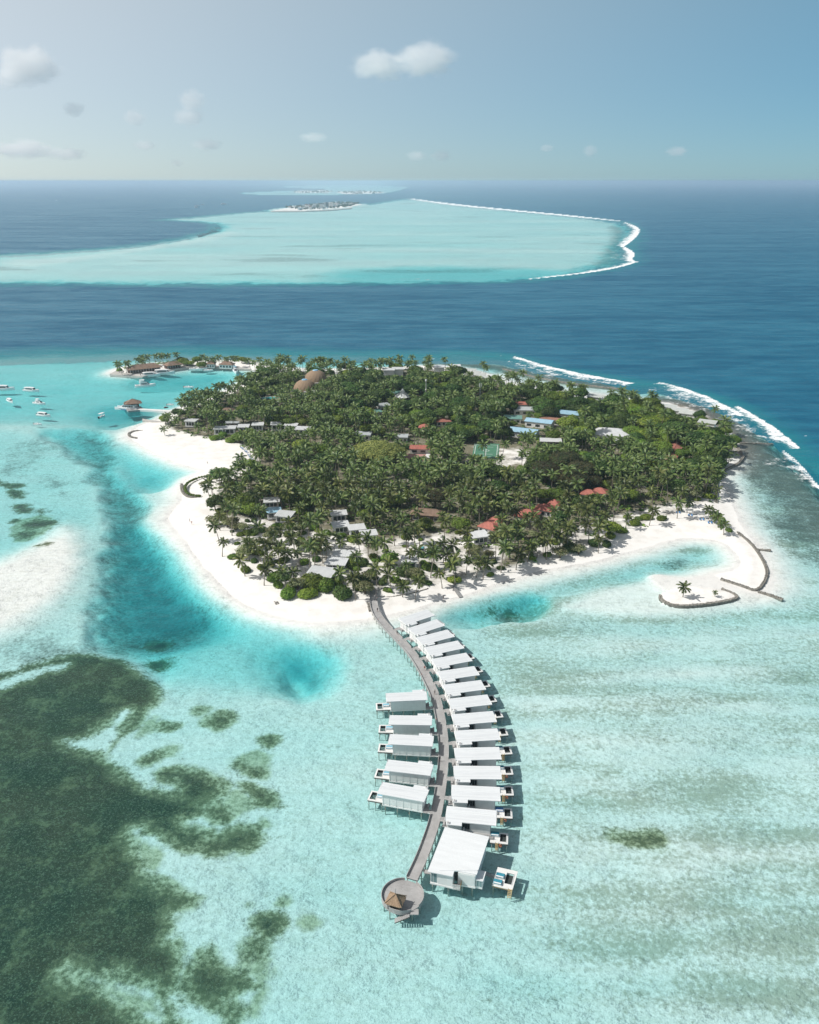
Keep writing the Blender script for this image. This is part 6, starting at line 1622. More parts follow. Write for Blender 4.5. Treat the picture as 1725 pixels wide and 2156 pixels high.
NTH = ["nearest", "second nearest", "third nearest", "fourth nearest", "fifth nearest", "sixth nearest", "seventh nearest", "eighth nearest", "ninth nearest", "tenth nearest", "eleventh nearest", "twelfth nearest", "thirteenth nearest", "fourteenth nearest", "fifteenth nearest", "sixteenth nearest"]
def landmark_labels(lst, noun):
    """which tree: counted outwards from the closest landmark, on one side of it"""
    b = {}
    for i, q in enumerate(lst):
        n_, g = min(LMW, key=lambda m: (m[1].x - q[2]) ** 2 + (m[1].y - q[3]) ** 2); dx, dy = q[2] - g.x, q[3] - g.y
        side = ("behind" if dy > 0 else "in front of") if abs(dy) > abs(dx) else ("east of" if dx > 0 else "west of")
        b.setdefault((noun(q), side, n_), []).append((dx * dx + dy * dy, i))
    out = [None] * len(lst)
    for (k, side, n_), v in b.items():
        v.sort()
        for r, (_, i) in enumerate(v):
            out[i] = f"{k} {side} {n_}" if len(v) == 1 else f"{k} {side} {n_}, {ordinal(r + 1)} from it"
    return out
def plant():
    palms = sorted([q for q in TREES if q[0] == "palm"], key=lambda q: q[3])
    rest = sorted([q for q in TREES if q[0] != "palm"], key=lambda q: q[3])
    labs = landmark_labels(palms[:300], lambda q: ("tall" if PALMS[q[1]]["h"] * q[4] > 9.6 else "short" if PALMS[q[1]]["h"] * q[4] < 6.6 else "middling") + " coconut palm")
    for (kind, idx, x, y, sc, rz), lab in zip(palms[:300], labs):
        p = PALMS[idx]; grp = PLAB[area_of(x, y)][1]
        gz = max(.3, min(1.3, ground_z(x, y)))
        t = thing("coconut_palm", lab, "palm tree", (x, y, gz - .05), rz, grp, sc)
        part("trunk", p["tme"], t); part("crown", p["cme"], t, p["top"])
    labs = landmark_labels(rest, lambda q: ("big " if q[4] > 1.06 else "small " if q[4] < .92 else "") + TLAB[q[0]][0])
    for (kind, idx, x, y, sc, rz), lab in zip(rest, labs):
        p = {"broad": BROAD, "bright": BRIGHT, "casuarina": CASU, "pale": PALE}[kind][idx]
        a = area_of(x, y); l0, cat, nm = TLAB[kind]
        gz = max(.3, min(1.3, ground_z(x, y)))
        t = thing(nm, lab, cat, (x, y, gz - .05), rz, l0 + "s " + WHERE[a], sc)
        part("trunk", p["tme"], t); part("crown", p["cme"], t)
    # the farther palms of the grove, past counting: one mass
    far = palms[300:]
    V, F, MI, off = [], [], [], 0
    cache = []
    for p in PALMS:
        v = np.array(list(p["trunk"].v) + [tuple(Vector(a) + p["top"]) for a in p["crown"].v], np.float32); n0 = len(p["trunk"].v)
        f = [list(q) for q in p["trunk"].f] + [[i + n0 for i in q] for q in p["crown"].f]
        mi = [0] * len(p["trunk"].f) + [1 if k == 0 else 0 for k in p["crown"].m]
        cache.append((v, f, mi))
    for kind, idx, x, y, sc, rz in far:
        v, f, mi = cache[idx]; c, s = math.cos(rz), math.sin(rz)
        w = np.stack([(v[:, 0] * c - v[:, 1] * s) * sc + x, (v[:, 0] * s + v[:, 1] * c) * sc + y, v[:, 2] * sc + 1.05], 1)
        V.append(w); F.extend([[i + off for i in q] for q in f]); MI.extend(mi); off += len(v)
    if V:
        me = bpy.data.meshes.new("palm_grove"); me.from_pydata(np.concatenate(V).tolist(), [], F); me.materials.append(MATS["palm_trunk"]); me.materials.append(MATS["palm_leaf"])
        me.polygons.foreach_set("material_index", MI); me.update()
        o = bpy.data.objects.new("palm_grove", me); COL.objects.link(o); o["kind"] = "stuff"; o["label"] = "farther coconut palms of the dense island grove"; o["category"] = "palm grove"
    print("TREES", len(palms), len(rest), len(far))
plant()

# ---- undergrowth: one leafy layer under the trees
def undergrowth():
    rn = random.Random(31); m = MB().mat("broad_leaf"); GRASS = GP([(262,783),(300,777),(345,770),(420,764),(500,764),(560,770),(600,776),(560,764),(500,759),(400,759),(300,766),(255,778)])
    def clump(x, y, z0, h, r):
        k = rn.random(); m.mat("broad_leaf" if k < .5 else "palm_leaf" if k < .8 else "bright_leaf")
        for _ in range(7):
            a = rn.uniform(0, 6.28); q = r * math.sqrt(rn.random()); p = Vector((x + q * math.cos(a), y + q * math.sin(a), z0 + h * rn.uniform(.25, 1)))
            nrm = Vector((rn.uniform(-.7, .7), rn.uniform(-.7, .7), 1)).normalized(); X = nrm.orthogonal().normalized(); Y = nrm.cross(X); s_ = rn.uniform(.55, 1.05)
            c, s2 = math.cos(a), math.sin(a); X, Y = X * c + Y * s2, Y * c - X * s2
            m.add([p - X * s_ - Y * s_ * .3, p + X * .1 * s_ - Y * s_ * .6, p + X * s_ + Y * .1 * s_, p + Y * .6 * s_], [(0, 1, 2, 3)])
    lo, hi = VEGW.min(0), VEGW.max(0); n = 0
    while n < 11000:
        x, y = rn.uniform(lo[0], hi[0]), rn.uniform(lo[1], hi[1]); n += 1
        if not in_poly(VEGW, x, y) or in_poly(Z_SPARSE, x, y): continue
        if (in_poly(Z_SBEACH, x, y) or in_poly(Z_S2, x, y)) and rn.random() < .8: continue
        if any((x - a) ** 2 + (y - b) ** 2 < (r + .8) ** 2 for a, b, r in BLD_XY): continue
        clump(x, y, 1.0, rn.uniform(.5, 2.6), 1.4)
    lo, hi = GRASS.min(0), GRASS.max(0); n = 0
    while n < 700:
        x, y = rn.uniform(lo[0], hi[0]), rn.uniform(lo[1], hi[1])
        n += 1
        if in_poly(GRASS, x, y): clump(x, y, .8, rn.uniform(.4, 1.6), 2.0)
    o = m.build("undergrowth"); o["kind"] = "stuff"; o["label"] = "low leafy undergrowth beneath the island's trees"
undergrowth()

# ---- clipped mounds of beach shrub, hedge
def mound_proto(seed, mat, core, n):
    rn = random.Random(seed); lobes = [((0, 0, .45), (1.0, .9, .62))]
    for k in range(6):
        a = k * 1.05 + rn.uniform(-.3, .3); lobes.append(((.55 * math.cos(a), .5 * math.sin(a), .38 + rn.uniform(-.08, .12)), (.52, .5, .46)))
    return leaf_crown(rn, lobes, mat, n, .17, core, 1, .80).mesh("foliage")
MOUND = [mound_proto(5, "bright_leaf", "leaf_core_pale", 1700), mound_proto(6, "bright_leaf", "leaf_core_pale", 1700), mound_proto(7, "broad_leaf", "leaf_core_pale", 1500)]
def shrub(cx, cy, r, k, label, group, hs=.8, ys=.8):
    g = G(cx, cy, GZ); gz = max(.3, min(1.3, ground_z(g.x, g.y)))
    t = thing("beach_shrub", label, "shrub", (g.x, g.y, gz - .15), random.Random(cx).uniform(0, 6), group); t.scale = (r, r * ys, r * hs)
    part("foliage", MOUND[k], t)
    st = MB().mat("bark").tube([(0, 0, -.1), (0, 0, .4)], .08, 5); st.build("stem", t)
SG = "rounded green shrubs of the sand garden"
for q, r, lab in (((740,800),2.2,"round green shrub beside the outermost palms of the sand garden"), ((838,840),2.6,"round green shrub between palms in the sand garden's middle"), ((645,868),2.4,"round green shrub nearest the south-western beach"), ((740,968),2.7,"green shrub under a palm at the edge of the south-western beach"), ((965,1028),3.9,"long low green shrub on the sand above the front hedge mounds"), ((985,1082),2.5,"small oval shrub just below the long low one"),
    ((1060,1155),3.9,"western of the two big shrub mounds on the lower sand"), ((1208,1158),3.9,"eastern of the two big shrub mounds on the lower sand"), ((1090,1090),3.0,"green shrub mound left of the large white villa's front"), ((1165,690),2.0,"small round shrub among the villas' paths"), ((1157,750),2.8,"shrub mound in the middle of the villa paths"), ((1310,755),2.7,"bright shrub mound beside palms south of the villa pair"),
    ((1255,650),2.8,"dark shrub beside the path west of the villa pair"), ((1350,690),2.6,"shrub cluster just below the western villa of the pair"), ((1460,712),2.4,"shrub cluster between the villa pair and the trio"), ((1180,910),2.6,"shrub mound behind the large front villa"), ((920,930),2.4,"shrub under the palms on the open sand"), ((860,670),2.6,"low hedge clump by the western villas"), ((930,690),2.4,"second hedge clump by the western villas"), ((675,765),1.5,"small shrub by the outermost palm"), ((545,515),2.0,"bright shrub by the western bastion"), ((548,560),1.9,"small bright shrub below the western bastion"), ((1010,905),2.2,"leafy shrub under the palms north of the long low one"), ((700,700),2.0,"grey-green tuft of shrub by the pale coastal trees"), ((800,690),2.6,"hedge clump west of the garden path"), ((1060,700),2.8,"tall shrub beside the garden path"), ((1080,640),3.2,"dark shrub in front of the deep-roofed villa"), ((980,640),2.8,"shrub below the pale-blue-roofed villa"), ((1420,650),2.2,"shrub under the western pair villa's terrace"), ((1540,740),3.0,"bushy shrub between the villa pair and the palms"), ((1560,930),3.4,"broad bright shrub east of the white trio"), ((1190,560),3.0,"shrub behind the deep-roofed villa")):
    shrub(*ZA(q), r, 0 if r > 2.3 else 1, lab, SG, .75)
for q, r, k, lab in (((1245,1090),5.2,0,"tall green thicket in front of the large white villa"), ((1340,1105),4.2,1,"eastern end of the thicket before the large white villa"), ((1470,1160),4.2,2,"big round olive bush beside the jetty's landing"), ((1430,1065),2.8,1,"round bush behind the big olive bush"), ((1610,1075),3.8,2,"green bush under palms on the jetty's western side"), ((1530,930),3.6,1,"bright bush behind the white trio"), ((1610,920),3.0,2,"dark bush under palms behind the jetty")):
    shrub(*ZA(q), r, k, lab, SG, 1.05, .9)
for q, r, k, hs, lab in (((290,940),2.0,2,1.15,"clipped round topiary bush at the head of the jetty"), ((385,925),2.2,0,.8,"low bush behind the topiary by the jetty"), ((830,915),3.0,1,.6,"shrub on the sand east of the jetty palms"), ((640,830),3.4,1,.8,"dark shrubbery among palms above the jetty"), ((560,900),3.2,0,.7,"bright shrubbery between the jetty palms"), ((470,870),4.2,2,.8,"dense shrub thicket behind the jetty palms"), ((120,980),3.0,0,.7,"green shrub just west of the jetty landing")):
    shrub(*ZC(q), r, k, lab, SG, hs, .9)
_sh = []
_rs = random.Random(88)
for _poly, _n in ((Z_SPARSE, 30), (Z_S2, 26), (Z_SBEACH, 22)):
    _lo2, _hi2 = _poly.min(0), _poly.max(0); _c = 0
    while _c < _n:
        _x, _y = _rs.uniform(_lo2[0], _hi2[0]), _rs.uniform(_lo2[1], _hi2[1])
        if not in_poly(_poly, _x, _y) or not in_poly(VEGW, _x, _y) or any((_x - a) ** 2 + (_y - b) ** 2 < (r + 1.5) ** 2 for a, b, r in BLD_XY): _c += .1; continue
        _sh.append(("shrub", 0, _x, _y, _rs.uniform(1.2, 2.6))); _c += 1
for _q, _lab in zip(_sh, landmark_labels(_sh, lambda q: ("low" if q[4] < 1.8 else "broad") + " garden shrub")):
    _u, _v, _ = px(Vector((_q[2], _q[3], GZ))); shrub(_u, _v, _q[4], _rs.randrange(3), _lab, "low shrubs under the shore palms", _rs.uniform(.6, 1.0))
LG = "green shrubs along the lagoon arm"
for q, r, lab in (((45,488),1.9,"small shrub at the western end of the lagoon shore"), ((135,470),2.2,"second shrub from the west on the lagoon shore"), ((268,440),3.6,"large olive bush on the lagoon shore"), ((408,408),2.8,"shrub between the two olive bushes of the lagoon shore"), ((482,408),2.6,"darker olive bush beside the lagoon palms"), ((503,362),2.9,"shrub mound at the middle of the lagoon shore"), ((568,334),2.7,"shrub mound, third from the lagoon's head"), ((648,288),3.2,"shrub mound, second from the lagoon's head"), ((713,256),3.2,"shrub mound nearest the lagoon's head"), ((1197,320),2.0,"shrub where the eastern spit begins"), ((1150,260),2.6,"hedge bush along the spit's landward side"), ((1130,240),2.6,"taller hedge bush along the spit's landward side"), ((1075,130),3.2,"bright bush by the eastern seawall"), ((1080,90),3.2,"bush below the eastern seawall trees")):
    shrub(*ZD(q), r, 2 if "olive" in lab else 0, lab, LG, .75 if "olive" not in lab else 1.0)
for cx, cy, lab in ((252,781,"small round shrub on the mole's pale tip"), (292,900,"x"),):
    if lab != "x": shrub(cx, cy, 3.2, 1, lab, "shrubs on the harbour", .9)
for q, lab in (((770,628),"low shrub at the villas' edge of the western beach"), ((820,605),"leafy shrub below the white cube villas"), ((870,645),"shrub on the sand west of the blue loungers"), ((430,490),"round shrub beside the small pier")): shrub(*ZW(q), 3.4, 1, lab, "shrubs of the western beach", .8)
def hedge():
    W = smooth_line([tuple(p) for p in GP([(445,999),(422,1003.5),(400,1011.5),(390,1021),(390,1032),(399,1040.5),(422,1043)], GZ + .6)], 2); c = np.mean(W, 0)
    t = thing("curved_hedge", "curved clipped green hedge edging the western bastion", "hedge", (c[0], c[1], 1.0)); rn = random.Random(9); lobes = []
    for a, b in zip(W[:-1], W[1:]):
        L = math.hypot(b[0] - a[0], b[1] - a[1]); k = max(1, int(L / .9))
        for i in range(k): lobes.append(((a[0] + (b[0] - a[0]) * i / k - c[0], a[1] + (b[1] - a[1]) * i / k - c[1], .45 + rn.uniform(-.05, .1)), (.85, .85, .62)))
    leaf_crown(rn, lobes, "bright_leaf", 6500, .24, "leaf_core_pale", 1, .82).build("foliage", t)
hedge()
# islet palm and sapling
def lone_palm(cx, cy, idx, sc, lab):
    g = G(cx, cy, .8); p = PALMS[idx]; t = thing("coconut_palm", lab, "palm tree", (g.x, g.y, .7), 1.0, None, sc); part("trunk", p["tme"], t); part("crown", p["cme"], t, p["top"])
lone_palm(1438, 1257, 7, .95, "lone palm casting its shadow on the walled islet")
lone_palm(1505, 1256, 7, .40, "tiny palm sapling on the walled islet")

# ---- far reef islands: town, resort islets
plain("far_white", (.62, .62, .60), .8, .05, .02, objvar=.15)
plain("far_tint", (.36, .42, .44), .8, .05, .02, objvar=.2)
def far_trees(poly, n, h, name, lab, seed):
    rn = random.Random(seed); w = GP(poly); lo, hi = w.min(0), w.max(0); lobes = []
    while len(lobes) < n:
        x, y = rn.uniform(lo[0], hi[0]), rn.uniform(lo[1], hi[1])
        if in_poly(w, x, y): r = rn.uniform(.6, 1.1) * h; lobes.append(((x, y, 1 + h * rn.uniform(.3, .7)), (r, r, h * .55)))
    o = leaf_crown(rn, lobes, "broad_leaf", n * 30, h * .35, "leaf_core", 1, .95).build(name); o["kind"] = "stuff"; o["label"] = lab
far_trees([(600,437),(660,431),(720,426),(756,428),(735,436),(690,440),(630,442)], 300, 8.5, "far_treeline", "dark trees between the houses of the far town island", 1)
far_trees(FAR1, 90, 11, "far_treeline", "low wood of the first far resort islet", 2)
far_trees(FAR2, 90, 11, "far_treeline", "low wood of the second far resort islet", 3)
def town():
    rn = random.Random(12); w = GP([(585,441),(660,432),(720,427),(752,429),(735,436),(690,440.5),(620,443.5)]); lo, hi = w.min(0), w.max(0); k = 0
    lst = [(686, 438, 34, 34, 18, "dark twin-slab tower block rising over the far town", "tower", "far_tint"), (697, 436.5, 30, 40, 26, "white mid-rise block beside the far town's tower", "building", "far_white"), (678, 439.5, 24, 30, 20, "white block in front of the far town's tower", "building", "far_white"), (707, 436, 20, 20, 14, "white block east of the far town's tower", "building", "far_white"), (646, 440, 22, 26, 14, "white block at the far town's western end", "building", "far_white"), (662, 439, 20, 22, 13, "greenish block west of the far town's tower", "building", "far_tint"), (738, 433, 22, 22, 12, "white block at the far town's eastern end", "building", "far_white")]
    for x, y, dx, dy, h, lab, cat, mt in lst:
        g = G(x, y, 0); t = thing("far_" + ("tower_block" if cat == "tower" else "building"), lab, cat, (g.x, g.y, 1.3), 0, "far town buildings")
        hh = h * (1.6 if cat == "tower" else 1.0)
        if cat == "tower":
            MB().mat(mt).box(-dx * .5, dx * .02, -10, 10, 0, hh).build("wall", t); MB().mat("glass_dark").box(dx * .021, dx * .5, -9, 9, 0, hh * 1.08).build("dark_wing", t)
        else:
            MB().mat(mt).box(-dx / 2, dx / 2, -dy / 2, dy / 2, 0, hh).build("wall", t)
        MB().mat("roof_grey").box(-dx * .3, dx * .0, -5, 5, hh + .003, hh + 3).build("roof_house", t)
        for q in range(3):
            for s in range(3): MB().mat("glass_dark").box(-dx * .42 + s * dx * .3, -dx * .25 + s * dx * .3, (-10 if cat == "tower" else -dy / 2) - .3, (-10 if cat == "tower" else -dy / 2) - .003, hh * (.15 + .28 * q), hh * (.28 + .28 * q)).build("window", t) if not (cat == "tower" and s > 0) else None
    spots = []
    while len(spots) < 46:
        x, y = rn.uniform(lo[0], hi[0]), rn.uniform(lo[1], hi[1])
        if in_poly(w, x, y): spots.append((x, y))
    for x, y in sorted(spots):
        k += 1; L = rn.uniform(12, 26); h = rn.uniform(5, 12)
        t = thing("far_house", f"small pale house of the far town, {ordinal(k)} from its western end", "house", (x, y, 1.3), rn.uniform(0, 1.5), "small houses of the far town")
        MB().mat("far_white" if rn.random() < .7 else "far_tint").box(-L / 2, L / 2, -6, 6, 0, h).build("wall", t)
        MB().mat(rn.choice(["roof_grey", "roof_red", "roof_white", "roof_blue"])).box(-L / 2 - .5, L / 2 + .5, -6.5, 6.5, h + .003, h + 1.2).build("roof", t)
    m = slab("far_quay", "pale harbour mole in front of the far town island", "quay", [(569,444),(600,443),(640,443.6),(700,441),(740,437.5),(742,438.5),(700,442.2),(640,445),(572,445.4)], 2.2, -2)
town()
def skyline():
    m = MB().mat("far_tint"); rn = random.Random(4)
    for k in range(60):
        x = rn.uniform(-60, 330); g = G(x, 389.5, 0); h = rn.uniform(12, 45) if x > 20 else 15; m.box(g.x - 60, g.x + 60, g.y - 40, g.y + 40, 0, h)
    for x, h in ((41, 150), (300, 80), (292, 65)):
        g = G(x, 389.5, 0); m.box(g.x - 45, g.x + 45, g.y - 40, g.y + 40, 0, h)
    o = m.build("distant_city"); o["kind"] = "stuff"; o["label"] = "hazy city skyline on the horizon"
skyline()
# ================================================================== boats, people, loungers, clouds
plain("boat_white", (.84, .85, .85), .3, .04, 1.0, spec=.5)
plain("boat_blue", (.10, .28, .50), .35, .05, 1.0, spec=.5)
plain("boat_pale_blue", (.36, .58, .70), .5, .05, 1.0)
plain("boat_grey", (.35, .36, .36), .5, .1, 1.0)
plain("rubber_black", (.03, .03, .03), .5, .1, 2)
plain("skin", (.35, .21, .14), .6, .05, 3); plain("cloth_dark", (.04, .045, .06), .9, .1, 3); plain("cloth_pale", (.60, .58, .55), .9, .1, 3); plain("cloth_red", (.50, .08, .07), .9, .1, 3)
def hull(L, B, H, mat="boat_white", draft=.25, stripe=None):
    m = MB().mat(mat); rings = []
    for k in range(11):
        t = k / 10; x = -L / 2 + L * t; w = B / 2 * (1 - max(0, (t - .45) / .55) ** 2.2) * (.9 + .1 * min(1, t * 4)); sh = H * (1 + .35 * max(0, t - .4) ** 1.5 * 2)
        w = max(w, .02); kz = -draft * (1 - max(0, (t - .7) / .3) ** 2)
        rings.append([(x, 0, kz), (x, w * .72, kz * .5), (x, w * .95, sh * .5), (x, w, sh), (x, w * .9, sh + .01), (x, 0, sh + .03), (x, -w * .9, sh + .01), (x, -w, sh), (x, -w * .95, sh * .5), (x, -w * .72, kz * .5)])
    m.smooth = False; m.loft(rings); return m
def boat(cx, cy, L, heading, style, label, group="white boats moored off the harbour", z=0.0):
    L = L * (1.28 if L < 16 else 1.0)
    g = G(cx, cy, .5); B = L * .32; H = .09 * L + .35
    t = thing("motor_boat", label, "boat", (g.x, g.y, z), R(heading), group)
    h = hull(L, B, H).build("hull", t, True)
    MB().mat("boat_pale_blue" if style == "blue" else "boat_white").box(-L * .48, L * .18, -B * .505, -B * .485, H * .55, H * .7).box(-L * .48, L * .18, B * .485, B * .505, H * .55, H * .7).build("rub_strip", h)
    MB().mat("boat_grey").box(-L * .46, -L * .12, -B * .36, B * .36, H + .02, H + .06).build("cockpit_floor", t)
    if style in ("launch", "covered"):
        x0, x1 = -L * .38, L * .2
        c = MB().mat("boat_white").hexa([(x0, -B * .38, H + .03), (x1, -B * .34, H + .03), (x1, B * .34, H + .03), (x0, B * .38, H + .03)], [(x0, -B * .36, H + L * .09), (x1 - L * .05, -B * .3, H + L * .09), (x1 - L * .05, B * .3, H + L * .09), (x0, B * .36, H + L * .09)]).build("cabin", t)
        for s in (-1, 1): MB().mat("glass_dark").box(x0 + L * .08, x1 - L * .08, s * B * .372 - .03, s * B * .372 + .03, H + L * .025, H + L * .07).build("side_window", c)
        m = MB().mat("boat_white"); rings = []
        for k in range(6):
            f = k / 5; x = x0 - L * .04 + (x1 - x0 + L * .02) * f; w = B * .42 * (1 - .25 * f * f); zz = H + L * .10 + L * .025 * math.sin(math.pi * (.15 + .7 * f))
            rings.append([(x, -w, zz - .05), (x, -w * .6, zz + .12), (x, w * .6, zz + .12), (x, w, zz - .05), (x, 0, zz - .12)])
        m.loft(rings).build("canopy", t, True)
        MB().mat("glass_dark").hexa([(x1 - L * .015, -B * .3, H + L * .02), (x1 + .02, -B * .3, H + L * .02), (x1 + .02, B * .3, H + L * .02), (x1 - L * .015, B * .3, H + L * .02)], [(x1 - L * .06, -B * .27, H + L * .088), (x1 - L * .04, -B * .27, H + L * .088), (x1 - L * .04, B * .27, H + L * .088), (x1 - L * .06, B * .27, H + L * .088)]).build("windscreen", t)
    elif style in ("flybridge", "blue"):
        cm = "boat_white" if style == "flybridge" else "boat_pale_blue"
        c = MB().mat("boat_white").hexa([(-L * .28, -B * .36, H + .03), (L * .2, -B * .3, H + .1), (L * .2, B * .3, H + .1), (-L * .28, B * .36, H + .03)], [(-L * .26, -B * .3, H + L * .12), (L * .06, -B * .24, H + L * .12), (L * .06, B * .24, H + L * .12), (-L * .26, B * .3, H + L * .12)]).build("cabin", t)
        for s in (-1, 1): MB().mat("glass_dark").box(-L * .2, L * .06, s * B * .345 - .04, s * B * .345 + .04, H + L * .045, H + L * .085).build("side_window", c)
        MB().mat("glass_dark").hexa([(L * .2, -B * .24, H + L * .02), (L * .21, -B * .24, H + L * .02), (L * .21, B * .24, H + L * .02), (L * .2, B * .24, H + L * .02)], [(L * .08, -B * .2, H + L * .11), (L * .1, -B * .2, H + L * .11), (L * .1, B * .2, H + L * .11), (L * .08, B * .2, H + L * .11)]).build("windscreen", t)
        f = MB().mat("boat_white").box(-L * .3, -L * .02, -B * .3, B * .3, H + L * .123, H + L * .155).build("flybridge", t)
        for s in (-1, 1):
            for x in (-L * .24, -L * .08): MB().mat("boat_white").tube([(x, s * B * .26, H + L * .156), (x, s * B * .24, H + L * .235)], .05, 5).build("post", f)
        MB().mat(cm).box(-L * .29, -L * .04, -B * .3, B * .3, H + L * .236, H + L * .252).build("hard_top", t)
    elif style == "open":
        MB().mat("boat_white").box(-L * .08, L * .05, -B * .14, B * .14, H + .03, H + .6).build("console", t); MB().mat("boat_white").box(-L * .28, -L * .2, -B * .3, B * .3, H + .062, H + .4).build("seat", t)
        MB().mat("glass_dark").box(L * .052, L * .07, -B * .13, B * .13, H + .45, H + .85).build("windscreen", t)
    elif style == "pontoon":
        for x in (-L * .3, L * .2):
            for s in (-1, 1): MB().mat("boat_white").tube([(x, s * B * .4, H), (x, s * B * .4, H + 1.9)], .05, 5).build("post", t)
        MB().mat("boat_white").box(-L * .4, L * .3, -B * .5, B * .5, H + 1.9, H + 2.05).build("canopy", t)
        MB().mat("boat_white").box(-L * .1, L * .05, -B * .2, B * .2, H + .03, H + .9).build("console", t)
    for s in ((-.2, .2) if L > 6 else (0,)): MB().mat("rubber_black" if style != "flybridge" else "boat_white").box(-L * .5 - .45, -L * .5 - .02, s * B - .16, s * B + .16, -.3, H + .35).build("outboard_engine", t)
    for s in (-1, 1): MB().mat("metal_grey").bar((L * .12, s * B * .43, H + .45), (L * .44, s * B * .16, H + .75), .04).build("bow_rail", t)
    return t
for a in ((9, 820, 12.5, 4, "launch", "white covered launch cut by the picture's edge, off the harbour"), (67, 823, 10.5, -14, "launch", "white covered launch nearest the open sea in the mooring group"), (22, 845, 7.5, -48, "covered", "white boxy boat moored bow to the camera"),
          (84, 850, 8.2, -20, "flybridge", "small white flybridge cruiser in the middle of the moorings"), (93, 875, 8.6, -20, "covered", "white covered boat moored south of the flybridge cruiser"), (80, 893, 4.4, -10, "open", "tiny white dinghy at the southern end of the moorings"), (215, 877, 5.0, 70, "pontoon", "small white canopied skiff alone near the harbour cut"),
          (307, 813, 12.0, 20, "flybridge", "white flybridge motor yacht in the harbour basin"), (398, 815.5, 6.2, -6, "open", "small white speedboat in the middle of the harbour basin"), (359, 852, 4.0, -4, "open", "little runabout near the arrival jetty"), (399, 827, 3.0, 5, "open", "pale jet boat moored by the harbour shoal"),
          (346, 786.5, 13.5, 12, "covered", "long white covered boat moored alongside the mole terrace"), (318, 791, 12.0, 14, "launch", "dark-sided canopied boat at the mole's corner"), (418, 778, 12.0, 3, "open", "big white sport boat lying along the quay"), (439, 780, 6.4, 2, "open", "small white boat astern of the big sport boat"), (496, 782.5, 10.0, -75, "blue", "white cruiser with pale-blue hard top, bow to the camera at the quay")):
    boat(*a)
def ferry():
    g = G(268, 860.5, .5); t = thing("catamaran_ferry", "blue and white catamaran ferry alongside the arrival pavilion", "ferry", (g.x, g.y, 0), R(168)); L, B = 17, 5.4
    for s in (-1, 1):
        o = hull(L, 1.7, 1.5).build("hull", t, True); o.location = (0, s * 1.85, 0)
        MB().mat("boat_blue").box(-L * .49, L * .2, s * 2.71 - .03, s * 2.71 + .03, .15, .75).build("blue_band", t)
    MB().mat("boat_white").box(-L * .48, L * .3, -2.6, 2.6, 1.25, 1.75).build("deck", t)
    c = MB().mat("boat_white").hexa([(-L * .4, -2.3, 1.753), (L * .28, -2.1, 1.753), (L * .28, 2.1, 1.753), (-L * .4, 2.3, 1.753)], [(-L * .38, -2.1, 3.6), (L * .14, -1.8, 3.6), (L * .14, 1.8, 3.6), (-L * .38, 2.1, 3.6)]).build("cabin", t)
    for s in (-1, 1):
        for k in range(5): MB().mat("glass_dark").box(-L * .34 + k * 1.7, -L * .34 + k * 1.7 + 1.3, s * 2.24 - .05, s * 2.24 + .05, 2.3, 3.1).build("side_window", c)
    MB().mat("boat_pale_blue").box(-L * .39, L * .12, -2.2, 2.2, 3.603, 3.75).build("roof", t); MB().mat("boat_white").box(L * .02, L * .1, -.9, .9, 3.753, 4.7).build("wheelhouse", t)
ferry()
FG = "far ferries on the deep channel"
for cx, cy, L, hd, lab in ((416,434,34,8,"white ferry, foremost of the far channel group"), (414,437,26,5,"smaller white boat just below the foremost far ferry"), (428,431,24,0,"grey boat right behind the foremost far ferry"), (472,430.5,44,2,"longest far white ferry, alone in the channel"), (119,422.5,22,0,"lone far white boat near the left horizon")):
    t = boat(cx, cy, L, hd, "launch", lab, FG)
# jet-ski floats and buoys
for cx, cy, lab in ((404, 825, "dark jet-ski beside the pale jet boat"), (350, 858, "dark jet-ski close to the arrival causeway")):
    g = G(cx, cy, .2); t = thing("jet_ski", lab, "jet ski", (g.x, g.y, 0), .4, "jet-skis in the harbour"); hull(3.0, 1.1, .45, "rubber_black").build("hull", t, True); MB().mat("cloth_red").box(-1.0, .2, -.22, .22, .47, .85).build("seat", t); MB().mat("rubber_black").bar((.4, -.4, 1.0), (.4, .4, 1.0), .07).build("handlebar", t)

# ---- loungers and shelters on the sand
def lounger(loc, rz, label, group):
    t = thing("sun_lounger", label, "sun lounger", loc, rz, group)
    MB().mat("white_trim").box(-1.0, 1.0, -.35, .35, .22, .3).build("frame", t)
    for x in (-.85, .85):
        for y in (-.3, .3): MB().mat("white_trim").box(x - .04, x + .04, y - .04, y + .04, 0, .219).build("leg", t)
    MB().mat("cushion_blue").box(-.98, .35, -.33, .33, .303, .40).build("mattress", t); MB().mat("cushion_blue").hexa([(.36, -.33, .303), (1.0, -.33, .5), (1.0, .33, .5), (.36, .33, .303)], [(.33, -.33, .40), (.95, -.33, .62), (.95, .33, .62), (.33, .33, .40)]).build("backrest", t)
for i, q in enumerate(((945,685),(955,694),(970,706),(978,714),(990,728),(997,738),(1003,748),(1010,758))):
    g = G(*ZW(q), GZ); lounger((g.x, g.y, ground_z(g.x, g.y)), R(160 + 9 * (i % 3)), f"blue sun lounger, {ordinal(i + 1)} from the harbour end of the western beach row", "blue loungers of the western beach"); 
